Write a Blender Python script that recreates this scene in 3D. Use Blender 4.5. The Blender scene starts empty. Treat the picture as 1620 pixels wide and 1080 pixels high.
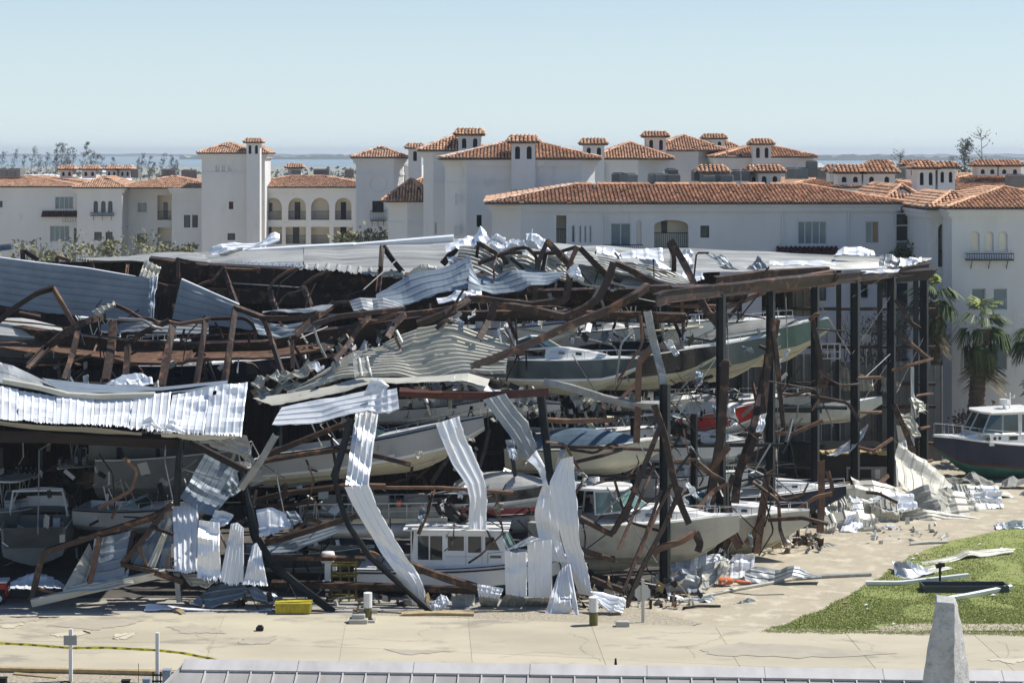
import bpy, bmesh, math, random
from mathutils import Vector, Matrix, noise, Euler
R = math.radians
random.seed(7)
S = bpy.context.scene
COL = S.collection
# ---------------------------------------------------------------- camera
F, HY, CX, H = 3040.0, 240.0, 810.0, 20.7      # focal length in photo pixels, horizon row, centre column, camera height
cam = bpy.data.cameras.new('camera')
camo = bpy.data.objects.new('camera', cam); COL.objects.link(camo)
camo.location = (0, 0, H); camo.rotation_euler = (R(90), 0, 0)
cam.sensor_width = 36; cam.lens = 36 * F / 1620
cam.shift_x = 0; cam.shift_y = -(540 - HY) / 1620
cam.clip_start = 1; cam.clip_end = 20000
S.camera = camo
# ---------------------------------------------------------------- sky and sun
SUN = Vector((0.66, 0.15, 0.98)).normalized()
w = bpy.data.worlds.new('World'); S.world = w; w.use_nodes = True
nt = w.node_tree; nt.nodes.clear()
out = nt.nodes.new('ShaderNodeOutputWorld'); bg = nt.nodes.new('ShaderNodeBackground'); sk = nt.nodes.new('ShaderNodeTexSky')
sk.sky_type = 'NISHITA'; sk.sun_disc = False
sk.sun_elevation = math.asin(SUN.z); sk.sun_rotation = math.atan2(SUN.x, SUN.y)
sk.altitude = 0; sk.air_density = 1.0; sk.dust_density = 0.0; sk.ozone_density = 9.0
bg.inputs['Strength'].default_value = 0.095
# coastal haze whitens the low sky evenly all round the horizon
tc = nt.nodes.new('ShaderNodeTexCoord'); sx = nt.nodes.new('ShaderNodeSeparateXYZ'); nt.links.new(tc.outputs['Generated'], sx.inputs[0])
m1 = nt.nodes.new('ShaderNodeMath'); m1.operation = 'SUBTRACT'; m1.use_clamp = True; m1.inputs[0].default_value = 1; nt.links.new(sx.outputs['Z'], m1.inputs[1])
m2 = nt.nodes.new('ShaderNodeMath'); m2.operation = 'POWER'; nt.links.new(m1.outputs[0], m2.inputs[0]); m2.inputs[1].default_value = 6
m3 = nt.nodes.new('ShaderNodeMath'); m3.operation = 'MULTIPLY'; nt.links.new(m2.outputs[0], m3.inputs[0]); m3.inputs[1].default_value = .93
mxs = nt.nodes.new('ShaderNodeMix'); mxs.data_type = 'RGBA'; nt.links.new(m3.outputs[0], mxs.inputs[0]); nt.links.new(sk.outputs[0], mxs.inputs[6]); mxs.inputs[7].default_value = (6.1, 7.15, 7.5, 1)
nt.links.new(mxs.outputs[2], bg.inputs[0]); nt.links.new(bg.outputs[0], out.inputs[0])
sl = bpy.data.lights.new('sun', 'SUN'); sl.energy = 5.0; sl.angle = R(0.53); sl.color = (1.0, 0.955, 0.88)
so = bpy.data.objects.new('sun', sl); COL.objects.link(so)
so.rotation_euler = (-SUN).to_track_quat('-Z', 'Y').to_euler(); so.location = (60, 20, 120)
S.view_settings.view_transform = 'Standard'; S.view_settings.look = 'None'
S.view_settings.exposure = 0.33; S.view_settings.gamma = 1; S.view_settings.use_curve_mapping = False
S.render.engine = 'CYCLES'
S.cycles.use_denoising = True
S.cycles.max_bounces = 6; S.cycles.diffuse_bounces = 3; S.cycles.glossy_bounces = 2; S.cycles.transmission_bounces = 4
S.cycles.volume_bounces = 0; S.cycles.transparent_max_bounces = 6
S.cycles.use_adaptive_sampling = True; S.cycles.adaptive_threshold = 0.02

# ---------------------------------------------------------------- materials
def mat(name, c1, c2=None, scale=1.0, rough=0.6, metal=0.0, lo=0.35, hi=0.65, var=0.0, bump=0.0, bscale=20.0, stretch=(1, 1, 1),
        island=0.0, spec=0.3, c3=None, s3=6.0, lo3=0.6, hi3=0.7, trans=0.0, detail=5):
    m = bpy.data.materials.new(name); m.use_nodes = True
    n = m.node_tree.nodes; l = m.node_tree.links
    b = n['Principled BSDF']
    b.inputs['Roughness'].default_value = rough; b.inputs['Metallic'].default_value = metal
    b.inputs['Specular IOR Level'].default_value = spec
    if c2 is None: c2 = tuple(x * 0.82 for x in c1)
    geo = n.new('ShaderNodeNewGeometry'); mp = n.new('ShaderNodeMapping'); mp.inputs['Scale'].default_value = stretch
    l.new(geo.outputs['Position'], mp.inputs['Vector'])
    def nz(sc, det=detail):
        t = n.new('ShaderNodeTexNoise'); t.inputs['Scale'].default_value = sc; t.inputs['Detail'].default_value = det
        t.inputs['Roughness'].default_value = 0.62; l.new(mp.outputs[0], t.inputs['Vector']); return t
    def ramp(src, a, c, ca, cb):
        r = n.new('ShaderNodeMapRange'); r.inputs[1].default_value = a; r.inputs[2].default_value = c
        l.new(src, r.inputs[0])
        mx = n.new('ShaderNodeMix'); mx.data_type = 'RGBA'; l.new(r.outputs[0], mx.inputs[0])
        if isinstance(ca, tuple): mx.inputs[6].default_value = (*ca, 1)
        else: l.new(ca, mx.inputs[6])
        mx.inputs[7].default_value = (*cb, 1)
        return mx.outputs[2]
    col = ramp(nz(scale).outputs[0], lo, hi, c1, c2)
    if c3: col = ramp(nz(s3, 6).outputs[0], lo3, hi3, col, c3)
    if var or island:
        hs = n.new('ShaderNodeHueSaturation'); mr = n.new('ShaderNodeMapRange')
        if island: l.new(geo.outputs['Random Per Island'], mr.inputs[0]); v = island
        else:
            oi = n.new('ShaderNodeObjectInfo'); l.new(oi.outputs['Random'], mr.inputs[0]); v = var
        mr.inputs[3].default_value = 1 - v; mr.inputs[4].default_value = 1 + v
        l.new(mr.outputs[0], hs.inputs['Value']); l.new(col, hs.inputs['Color']); col = hs.outputs[0]
    l.new(col, b.inputs['Base Color'])
    if bump:
        bp = n.new('ShaderNodeBump'); bp.inputs['Strength'].default_value = bump; bp.inputs['Distance'].default_value = 0.05
        l.new(nz(bscale, 4).outputs[0], bp.inputs['Height']); l.new(bp.outputs[0], b.inputs['Normal'])
    if trans: b.inputs['Transmission Weight'].default_value = trans
    return m

M = {}
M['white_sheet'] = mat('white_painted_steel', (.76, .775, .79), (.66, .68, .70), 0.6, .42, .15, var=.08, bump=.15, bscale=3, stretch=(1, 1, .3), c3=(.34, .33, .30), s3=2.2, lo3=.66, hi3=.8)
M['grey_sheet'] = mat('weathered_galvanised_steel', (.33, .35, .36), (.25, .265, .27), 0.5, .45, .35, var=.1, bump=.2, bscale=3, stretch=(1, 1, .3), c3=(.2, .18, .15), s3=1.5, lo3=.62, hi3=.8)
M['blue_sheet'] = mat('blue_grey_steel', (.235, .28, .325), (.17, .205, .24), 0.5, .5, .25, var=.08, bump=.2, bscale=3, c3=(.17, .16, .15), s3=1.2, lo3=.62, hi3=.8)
M['cream_sheet'] = mat('cream_primed_steel', (.50, .485, .42), (.40, .39, .33), 0.7, .5, .15, var=.1, bump=.2, bscale=3, c3=(.27, .24, .19), s3=1.8, lo3=.6, hi3=.78)
M['beige_roof'] = mat('beige_roof_steel', (.42, .42, .39), (.24, .24, .22), 0.9, .48, .2, var=.08, bump=.2, bscale=3, stretch=(.12, 1, 2), lo=.42, hi=.6, c3=(.2, .18, .15), s3=1.4, lo3=.62, hi3=.8)
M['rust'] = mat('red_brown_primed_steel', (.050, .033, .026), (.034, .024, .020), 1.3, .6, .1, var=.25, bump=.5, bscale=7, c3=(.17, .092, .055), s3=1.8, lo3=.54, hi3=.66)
M['rust_light'] = mat('rusted_and_sunlit_steel', (.17, .10, .066), (.10, .056, .038), 1.8, .65, .05, var=.2, bump=.3, bscale=9, c3=(.28, .17, .10), s3=3, lo3=.58, hi3=.7)  # rust orange, also coloured in for sunlit steel edges and flanges
M['red_steel'] = mat('maroon_beam_paint', (.10, .036, .028), (.075, .03, .024), 1.5, .55, .05, var=.1, c3=(.2, .09, .05), s3=4, lo3=.62, hi3=.72)
M['black_steel'] = mat('black_green_steel', (.012, .017, .019), (.02, .024, .026), 1.2, .5, .1, c3=(.05, .03, .022), s3=3, lo3=.62, hi3=.75)
M['galv'] = mat('bare_galvanised_bar', (.34, .35, .34), (.22, .22, .21), 1.5, .5, .4, c3=(.16, .12, .09), s3=4, lo3=.6, hi3=.75)
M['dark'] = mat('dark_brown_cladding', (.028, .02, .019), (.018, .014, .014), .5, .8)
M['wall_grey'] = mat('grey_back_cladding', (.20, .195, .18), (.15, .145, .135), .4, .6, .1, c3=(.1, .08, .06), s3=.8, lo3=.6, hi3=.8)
M['stucco'] = mat('white_stucco', (.69, .68, .65), (.62, .61, .585), .3, .85, stretch=(1, 1, .35), c3=(.50, .49, .47), s3=.9, lo3=.60, hi3=.85, bump=.25, bscale=7)
M['stucco_warm'] = mat('cream_stucco', (.80, .72, .58), (.74, .66, .52), .4, .85)
M['tile'] = mat('terracotta_tile', (.61, .375, .235), (.50, .29, .175), .7, .75, island=.34, c3=(.12, .075, .06), s3=1.3, lo3=.6, hi3=.72)
M['tile_far'] = mat('terracotta_tile_weathered', (.57, .36, .24), (.46, .28, .185), .7, .75, island=.3, c3=(.12, .085, .07), s3=1.1, lo3=.55, hi3=.7)
M['underlay'] = mat('roof_underlay', (.16, .12, .10), (.10, .075, .065), 1, .9)
M['mortar'] = mat('pale_ridge_mortar', (.52, .45, .38), (.3, .2, .15), 1.2, .9, lo=.45, hi=.6)
M['awning'] = mat('maroon_awning_tile', (.075, .03, .03), (.055, .024, .024), 1, .8, island=.2)
M['win_frame'] = mat('white_window_frame', (.62, .64, .64), None, 1, .5)
M['dark_frame'] = mat('dark_bronze_metal', (.025, .026, .028), None, 1, .5)
M['glass_blue'] = mat('blinds_behind_glass', (.16, .215, .225), (.12, .165, .175), .8, .12, spec=.6, var=.15)
M['glass_dark'] = mat('dark_window_glass', (.03, .04, .045), (.018, .022, .025), .8, .08, spec=.6, var=.2)
M['wood_panel'] = mat('tan_storm_plywood', (.36, .25, .13), (.3, .2, .11), 2, .8)
M['ac'] = mat('ac_unit_metal', (.2, .215, .205), (.155, .17, .16), 1, .6, var=.3)
M['ac_pale'] = mat('ac_unit_pale_metal', (.24, .24, .22), None, 1, .6, var=.2)
M['gel_white'] = mat('white_gelcoat', (.78, .785, .77), (.71, .71, .69), 1.2, .28, c3=(.5, .48, .43), s3=1.3, lo3=.6, hi3=.85, spec=.5)
M['gel_grey'] = mat('light_grey_gelcoat', (.42, .42, .40), (.37, .37, .35), .9, .35, spec=.5, c3=(.28, .26, .23), s3=1, lo3=.6, hi3=.85)
M['gel_cream'] = mat('cream_bottom_paint', (.56, .52, .38), (.49, .45, .33), .8, .45, c3=(.36, .31, .22), s3=1.4, lo3=.58, hi3=.8)
M['gel_teal'] = mat('dark_teal_gelcoat', (.06, .09, .095), (.045, .072, .078), 1, .2, spec=.6)
M['gel_slate'] = mat('slate_green_gelcoat', (.16, .20, .185), (.135, .175, .16), 1, .22, spec=.6)
M['gel_green'] = mat('sea_green_gelcoat', (.11, .19, .15), (.09, .16, .125), 1, .25, spec=.6)
M['gel_black'] = mat('black_gelcoat', (.012, .012, .014), (.02, .02, .022), 1, .15, spec=.6)
M['gel_navy'] = mat('navy_gelcoat', (.012, .018, .042), (.015, .022, .05), 1, .25, spec=.3)
M['gel_red'] = mat('red_gelcoat', (.42, .02, .018), (.36, .018, .016), 1, .25, spec=.5)
M['bottom_green'] = mat('green_antifouling', (.03, .13, .10), (.03, .10, .08), 1, .7)
M['bottom_dark'] = mat('dark_antifouling', (.04, .05, .06), (.03, .035, .04), 1, .7)
M['aluminium'] = mat('brushed_aluminium', (.60, .60, .57), (.48, .48, .45), 1.5, .4, .35, spec=.5)
M['chrome'] = mat('stainless_rail', (.6, .62, .63), None, 1, .2, .85)
M['black_plastic'] = mat('black_plastic', (.012, .012, .013), None, 1, .4)
M['canvas_blue'] = mat('blue_canvas', (.10, .15, .20), (.07, .11, .15), 2, .85)
M['canvas_red'] = mat('maroon_canvas', (.10, .012, .02), (.07, .01, .016), 2, .85)
M['canvas_black'] = mat('black_canvas', (.018, .018, .02), None, 2, .85)
M['canvas_grey'] = mat('grey_tarp', (.27, .27, .25), (.2, .2, .18), 2, .7, bump=.4, bscale=4)
M['boat_glass'] = mat('tinted_boat_glass', (.035, .07, .075), (.025, .05, .055), 1, .06, spec=.8)
M['boat_glass_green'] = mat('pale_green_boat_glass', (.13, .22, .20), (.10, .17, .16), 1, .08, spec=.8)
M['yellow'] = mat('yellow_plastic', (.50, .41, .035), (.38, .31, .03), 2, .55, c3=(.3, .24, .05), s3=4)
M['orange'] = mat('orange_plastic', (.62, .17, .07), (.5, .13, .05), 3, .6)
M['red_paint'] = mat('red_machine_paint', (.45, .03, .025), None, 2, .5)
M['white_paint'] = mat('white_post_paint', (.68, .68, .66), (.58, .58, .56), 2, .6)
M['sign_back'] = mat('bare_aluminium_sign_back', (.33, .33, .33), (.28, .28, .28), 2, .5, .3)
M['sign_pale'] = mat('pale_aluminium_sign_back', (.50, .50, .47), (.44, .44, .42), 2, .5, .2)
M['piling'] = mat('mossy_timber_piling', (.15, .14, .045), (.10, .085, .04), 5, .9, stretch=(1, 1, .3))
M['timber'] = mat('raw_timber', (.42, .33, .18), (.3, .22, .12), 3, .85, var=.2)
M['concrete'] = mat('concrete', (.40, .385, .35), (.33, .315, .28), 1.1, .9, bump=.3, bscale=12)
M['pylon'] = mat('lichen_stained_concrete', (.48, .475, .45), (.37, .365, .34), 2.2, .9, c3=(.25, .245, .22), s3=6, lo3=.48, hi3=.75, bump=.6, bscale=14, detail=8)
M['rubber'] = mat('black_rubber', (.012, .012, .012), None, 2, .8)
M['bark'] = mat('palm_bark', (.15, .11, .08), (.08, .06, .045), 5, .95, stretch=(1, 1, 2.5), bump=.5, bscale=9)
M['twig'] = mat('bare_grey_twig', (.15, .12, .10), (.10, .08, .07), 3, .95)
M['frond'] = mat('palm_frond', (.075, .105, .035), (.05, .075, .028), 1.5, .55, island=.4)
M['frond_young'] = mat('young_palm_frond', (.30, .32, .10), (.16, .21, .06), 1.5, .55, island=.3)
M['frond_dead'] = mat('dead_palm_frond', (.19, .16, .10), (.11, .095, .06), 1.5, .8, island=.35)
M['leaf'] = mat('storm_thinned_leaf', (.10, .125, .06), (.21, .21, .12), .8, .7, island=.4)
M['leaf_pale'] = mat('pale_dry_leaf', (.26, .25, .15), (.13, .14, .075), .8, .7, island=.4)
M['leaf_far'] = mat('pine_needles', (.05, .065, .05), (.075, .09, .07), .3, .9)
M['metal_roof'] = mat('grey_standing_seam', (.39, .37, .345), (.30, .285, .265), .9, .45, .12, var=.06, c3=(.36, .36, .36), s3=3, lo3=.6, hi3=.8, stretch=(1, .25, 1))
M['ridge_cap'] = mat('pale_ridge_metal', (.55, .53, .505), (.42, .405, .385), 1.3, .42, .1, lo=.3, hi=.7, c3=(.52, .52, .52), s3=3, lo3=.55, hi3=.8, stretch=(1, .2, 1))
M['blue_box'] = mat('blue_grey_cabinet', (.24, .29, .37), None, 2, .6)
M['caution'] = mat('yellow_tape', (.70, .62, .05), (.6, .52, .05), 2, .5)
M['print'] = mat('black_print', (.03, .03, .025), None, 2, .6)

# ---------------------------------------------------------------- helpers
def P(px, py, Y): return Vector(((px - CX) * Y / F, Y, H - (py - HY) * Y / F))
def GY(py): return F * H / (py - HY)
def G(px, py, z=0.0):
    Y = F * (H - z) / (py - HY); return Vector(((px - CX) * Y / F, Y, z))
def PT(t):
    if isinstance(t, Vector): return t
    return P(*t) if len(t) == 3 else G(t[0], t[1], 0.03)

def mesh(name, vs, fs, m, parent=None, mi=None, smooth=False):
    me = bpy.data.meshes.new(name); me.from_pydata([tuple(v) for v in vs], [], fs)
    for x in (m if isinstance(m, (list, tuple)) else [m]): me.materials.append(x)
    if mi: me.polygons.foreach_set('material_index', mi)
    if smooth: me.polygons.foreach_set('use_smooth', [True] * len(me.polygons))
    me.update()
    o = bpy.data.objects.new(name, me); COL.objects.link(o)
    if parent: o.parent = parent
    return o
def tag(o, label, cat, group=None, kind=None):
    o['label'] = label; o['category'] = cat
    if group: o['group'] = group
    if kind: o['kind'] = kind
    return o
def thing(name, label, cat, loc=(0, 0, 0), rot=(0, 0, 0), group=None):
    o = bpy.data.objects.new(name, None); COL.objects.link(o); o.location = loc; o.rotation_euler = rot
    o.empty_display_size = .1
    return tag(o, label, cat, group)
def copy_tree(o, parent=None):
    c = o.copy(); COL.objects.link(c); c.parent = parent
    for ch in o.children: copy_tree(ch, c)
    return c

class MB:
    """mesh collector"""
    def __init__(s): s.v = []; s.f = []; s.mi = []
    def add(s, vs, fs, mi=0):
        k = len(s.v); s.v += [Vector(v) for v in vs]; s.f += [tuple(i + k for i in f) for f in fs]; s.mi += [mi] * len(fs); return s
    def box(s, a, b, mi=0, M4=None):
        x0, y0, z0 = a; x1, y1, z1 = b
        vs = [(x0, y0, z0), (x1, y0, z0), (x1, y1, z0), (x0, y1, z0), (x0, y0, z1), (x1, y0, z1), (x1, y1, z1), (x0, y1, z1)]
        if M4: vs = [M4 @ Vector(v) for v in vs]
        return s.add(vs, [(0, 3, 2, 1), (4, 5, 6, 7), (0, 1, 5, 4), (1, 2, 6, 5), (2, 3, 7, 6), (3, 0, 4, 7)], mi)
    def tube(s, pts, r, n=6, mi=0, r1=None, cap=True):
        pts = [Vector(p) for p in pts]; rings = []
        for i, p in enumerate(pts):
            d = (pts[min(i + 1, len(pts) - 1)] - pts[max(i - 1, 0)])
            if d.length < 1e-6: d = Vector((0, 0, 1))
            d.normalize(); up = Vector((0, 0, 1)) if abs(d.z) < .9 else Vector((1, 0, 0))
            a = d.cross(up).normalized(); b = a.cross(d)
            rr = r if r1 is None else r + (r1 - r) * i / (len(pts) - 1)
            rings.append([p + a * math.cos(t * 2 * math.pi / n) * rr + b * math.sin(t * 2 * math.pi / n) * rr for t in range(n)])
        vs = [v for q in rings for v in q]; fs = []
        for i in range(len(pts) - 1):
            for t in range(n): fs.append((i * n + t, i * n + (t + 1) % n, (i + 1) * n + (t + 1) % n, (i + 1) * n + t))
        if cap: fs += [tuple(range(n))[::-1], tuple(range((len(pts) - 1) * n, len(pts) * n))]
        return s.add(vs, fs, mi)
    def prism(s, poly, z0, z1, mi=0):
        n = len(poly); vs = [(p[0], p[1], z0) for p in poly] + [(p[0], p[1], z1) for p in poly]
        return s.add(vs, [tuple(range(n))[::-1], tuple(range(n, 2 * n))] + [(i, (i + 1) % n, n + (i + 1) % n, n + i) for i in range(n)], mi)
    def build(s, name, m, parent=None, smooth=False):
        return mesh(name, s.v, s.f, m, parent, s.mi if isinstance(m, (list, tuple)) else None, smooth)

def sub(o, k=1):
    md = o.modifiers.new('sub', 'SUBSURF'); md.levels = k; md.render_levels = k; return o
def bev(o, wd=.02, seg=2):
    md = o.modifiers.new('bev', 'BEVEL'); md.width = wd; md.segments = seg; md.limit_method = 'ANGLE'; return o

# bent steel section along a polyline: 'C' channel, 'I' beam or 'B' box
SEC = {'C': [(-.5, -.5), (.5, -.5), (.5, -.4), (-.38, -.4), (-.38, .4), (.5, .4), (.5, .5), (-.5, .5)],
       'I': [(-.5, -.5), (.5, -.5), (.5, -.42), (.07, -.42), (.07, .42), (.5, .42), (.5, .5), (-.5, .5), (-.5, .42), (-.07, .42), (-.07, -.42), (-.5, -.42)],
       'B': [(-.5, -.5), (.5, -.5), (.5, .5), (-.5, .5)],
       'L': [(-.5, -.5), (.5, -.5), (.5, -.38), (-.38, -.38), (-.38, .5), (-.5, .5)]}
def beam(name, pts, h, m='rust', sec='C', wd=None, parent=None, twist=0.0, label=None, cat=None, group=None, facing=None):
    """h: section height in metres"""
    pts = [PT(p) for p in pts]; wd = wd or h * .6
    prof = SEC[sec]; n = len(prof); vs = []
    q = []
    for i, p in enumerate(pts):            # double each bend so that it reads as a crease
        if 0 < i < len(pts) - 1:
            L0 = (p - pts[i - 1]); L1 = (pts[i + 1] - p); e = min(.12, L0.length * .2, L1.length * .2)
            q += [p - L0.normalized() * e, p + L1.normalized() * e]
        else: q.append(p)
    prev = None
    for i, p in enumerate(q):
        d = (q[min(i + 1, len(q) - 1)] - q[max(i - 1, 0)]).normalized()
        ref = facing if facing else Vector((0, 1, 0.25)).normalized()
        if abs(d.dot(ref)) > .95: ref = Vector((0, 0, 1))
        side = ref - d * ref.dot(d); side.normalize()            # width axis, away from camera
        up = side.cross(d); up.normalize()
        a = twist * (i / (len(q) - 1) - .5) + random.uniform(-.12, .12)
        s2 = side * math.cos(a) + up * math.sin(a); u2 = up * math.cos(a) - side * math.sin(a)
        k = random.uniform(.92, 1.06)
        vs += [p + s2 * (x * wd) + u2 * (y * h * k) for x, y in prof]
    fs = []
    for i in range(len(q) - 1):
        for t in range(n): fs.append((i * n + t, i * n + (t + 1) % n, (i + 1) * n + (t + 1) % n, (i + 1) * n + t))
    fs += [tuple(range(n))[::-1], tuple(range((len(q) - 1) * n, len(q) * n))]
    o = mesh(name, vs, fs, M[m], parent)
    if label: tag(o, label, cat or 'steel beam', group)
    return o
def cable(name, pts, r, m, parent=None, label=None, cat='cable', sag=0, group=None):
    pts = [PT(p) for p in pts]; o = MB().tube(pts, r, 5).build(name, M[m], parent)
    if label: tag(o, label, cat, group)
    return o

def resample(pts, n):
    pts = [PT(p) for p in pts]; d = [0]
    for a, b in zip(pts, pts[1:]): d.append(d[-1] + (b - a).length)
    T = d[-1]; o = []
    for i in range(n):
        t = T * i / (n - 1); k = 0
        while k < len(pts) - 2 and d[k + 1] < t: k += 1
        s = (t - d[k]) / max(d[k + 1] - d[k], 1e-6); o.append(pts[k].lerp(pts[k + 1], min(max(s, 0), 1)))
    return o
def sheet(name, A, B, ribs=8, m='white_sheet', along='v', rib=.07, crum=.12, jag=0.0, parent=None, label=None, cat='metal sheet', group=None,
          nv=None, seed=None, holes=0, curl=0.0, creases=None, cs=.7, fold=None):
    """ribbed sheet lofted from polyline A to polyline B. along='v': ribs run from A to B; 'u': ribs run along A and B."""
    rnd = random.Random(seed if seed is not None else hash(name + str(A)) % 9999 if False else len(bpy.data.objects) * 13 + 5)
    LA = sum((PT(b) - PT(a)).length for a, b in zip(A, A[1:])); LB = sum((PT(b) - PT(a)).length for a, b in zip(B, B[1:]))
    W = (PT(A[0]) - PT(B[0])).length * .5 + (PT(A[-1]) - PT(B[-1])).length * .5
    if along == 'v': nu = ribs * 8 + 1; nvv = nv or max(8, min(26, int(W / .22)))
    else: nu = nv or max(10, min(64, int(max(LA, LB) / .26))); nvv = ribs * 8 + 1
    a = resample(A, nu); b = resample(B, nvv and nu)
    prof = [0, 0, 0, 0, 0, .1, 1, .9]
    creases = creases or (3 if crum < .2 else 8)
    fold = crum * (1.1 if crum < .2 else .75) if fold is None else fold
    if crum >= .2: crum *= .55
    folds = [(rnd.uniform(0, 1), rnd.uniform(-.35, .35), rnd.choice((-1, 1)) * rnd.uniform(.4, 1) * fold, rnd.uniform(3.5, 9)) for _ in range(creases)]
    off = Vector((rnd.uniform(0, 99), rnd.uniform(0, 99), rnd.uniform(0, 99)))
    g = []
    for i in range(nu):
        for j in range(nvv): g.append(a[i].lerp(b[i], j / (nvv - 1)))
    vs = []
    for i in range(nu):
        for j in range(nvv):
            p = g[i * nvv + j]
            du = g[min(i + 1, nu - 1) * nvv + j] - g[max(i - 1, 0) * nvv + j]
            dv = g[i * nvv + min(j + 1, nvv - 1)] - g[i * nvv + max(j - 1, 0)]
            nn = du.cross(dv)
            nn = nn.normalized() if nn.length > 1e-9 else Vector((0, -1, 0))
            if nn.y > 0: nn = -nn
            u, v = i / (nu - 1), j / (nvv - 1)
            k = prof[(i if along == 'v' else j) % 8] * rib
            c = noise.noise(p * cs * .5 + off) * crum * .6 + noise.noise(p * cs * 2.2 + off) * crum * .06
            for (fu, fs_, am, sh_) in folds:
                x = (v - fu + (u - .5) * fs_) if along == 'v' else (u - fu + (v - .5) * fs_)
                c += am * max(0, 1 - abs(x) * sh_)
            q = p + nn * (k + c)
            if curl: q += nn * curl * v ** 2.5
            if jag and j == nvv - 1: q += dv.normalized() * rnd.uniform(-jag, jag * .4) if dv.length > 1e-9 else Vector()
            vs.append(q)
    fs = []
    hs = [(rnd.uniform(.1, .9), rnd.uniform(.1, .9), rnd.uniform(.02, .05)) for _ in range(holes)]
    for i in range(nu - 1):
        for j in range(nvv - 1):
            u, v = i / (nu - 1), j / (nvv - 1)
            if any(abs(u - hu) * LA < hr * 3.5 and abs(v - hv) * W < hr * 3.5 for hu, hv, hr in hs): continue
            fs.append((i * nvv + j, (i + 1) * nvv + j, (i + 1) * nvv + j + 1, i * nvv + j + 1))
    o = mesh(name, vs, fs, M[m], parent)
    sd = o.modifiers.new('solid', 'SOLIDIFY'); sd.thickness = .012; sd.offset = 0
    if label: tag(o, label, cat, group)
    return o
# ================================================================ ground, road, grass, far land
def pxpoly(pts, z): return [Vector((G(x, y).x, G(x, y).y, z)) for x, y in pts]
M['sand'] = mat('sandy_shell_gravel', (.42, .37, .275), (.33, .29, .215), .35, .95, c3=(.50, .455, .355), s3=1.1, lo3=.5, hi3=.66, bump=.5, bscale=9, detail=9)
M['gravel'] = mat('coarse_gravel', (.42, .37, .28), (.24, .215, .165), 7, .95, bump=1.0, bscale=8, detail=3)
M['pad'] = mat('grey_concrete_pad', (.34, .32, .28), (.28, .265, .235), .4, .9, c3=(.42, .40, .35), s3=1.5, lo3=.55, hi3=.7)
M['road'] = mat('worn_cream_concrete', (.46, .415, .31), (.37, .335, .25), .3, .85, c3=(.29, .265, .21), s3=.5, lo3=.56, hi3=.64, var=.05, stretch=(.45, 1, 1), detail=8, bump=.15, bscale=10)
M['patch'] = mat('grey_concrete_patch', (.39, .355, .28), (.33, .30, .24), .8, .9)
M['pale_patch'] = mat('pale_worn_concrete', (.52, .475, .37), (.45, .41, .31), .8, .85)
M['dirt'] = mat('dark_joint', (.36, .325, .25), None, 2, .95)
M['land'] = mat('far_coastal_scrub', (.20, .21, .17), (.28, .27, .22), .01, .95)
M['water'] = mat('bay_water', (.10, .17, .20), (.12, .19, .22), .01, .25, spec=.5)
M['grass_soil'] = mat('grass_soil', (.20, .24, .07), (.25, .27, .095), .5, .95, c3=(.27, .24, .14), s3=.5, lo3=.62, hi3=.7)
M['grass'] = mat('green_grass_blade', (.26, .31, .085), (.33, .34, .12), .45, .7, island=.12)
def flat(name, pts, z, m, kind='structure', parent=None):
    v = pxpoly(pts, z) if not isinstance(pts[0], Vector) else pts
    bm = bmesh.new(); f = bm.faces.new([bm.verts.new(p) for p in v]); bmesh.ops.triangulate(bm, faces=[f])
    if f.normal.z < 0: pass
    bmesh.ops.recalc_face_normals(bm, faces=bm.faces)
    me = bpy.data.meshes.new(name); bm.to_mesh(me); bm.free(); me.materials.append(M[m])
    o = bpy.data.objects.new(name, me); COL.objects.link(o); o.parent = parent
    if kind: o['kind'] = kind
    return o
def wobble(pts, amp, n=6, close=False, seed=1):
    """densify a pixel outline and roughen it"""
    r = random.Random(seed); o = []
    for (a, b) in zip(pts, pts[1:] + ([pts[0]] if close else [])):
        for i in range(n):
            t = i / n; o.append((a[0] + (b[0] - a[0]) * t + r.uniform(-amp, amp) * 1.8, a[1] + (b[1] - a[1]) * t + r.uniform(-amp, amp) * .5))
    if not close: o.append(pts[-1])
    return o
g = flat('ground', [Vector((-900, 20, -.02)), Vector((900, 20, -.02)), Vector((900, 700, -.02)), Vector((-900, 700, -.02))], 0, 'sand')
g = flat('far_land', [Vector((-3000, 700, -.3)), Vector((3000, 700, -.3)), Vector((3000, 2700, -.3)), Vector((-3000, 2700, -.3))], 0, 'land')
flat('bay_water', [Vector((-6000, 2700, -.4)), Vector((6000, 2700, -.4)), Vector((6000, 15000, -.4)), Vector((-6000, 15000, -.4))], 0, 'water')
for i, (x0, x1, y) in enumerate([(-3000, 900, 8300), (1200, 3400, 8200), (-900, -300, 5200), (300, 900, 6000), (-2000, -1350, 4300), (700, 1400, 4600)]):
    mb = MB(); r = random.Random(i); n = 60
    top = []
    for k in range(n + 1):
        x = x0 + (x1 - x0) * k / n; h = 6 + 8 * noise.noise(Vector((x * .004, y, 0))) + r.uniform(0, 7)
        top.append((x, h))
    vs = []
    for x, h in top: vs += [(x, y, -.3), (x, y, max(h, 1.5)), (x, y + 90, max(h * .8, 1)), (x, y + 160, -.3)]
    fs = []
    for k in range(n):
        for j in range(3): fs.append((k * 4 + j, k * 4 + 4 + j, k * 4 + 5 + j, k * 4 + 1 + j))
    o = mb.add(vs, fs).build('far_shore', M['land']); o['kind'] = 'structure'
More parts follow.
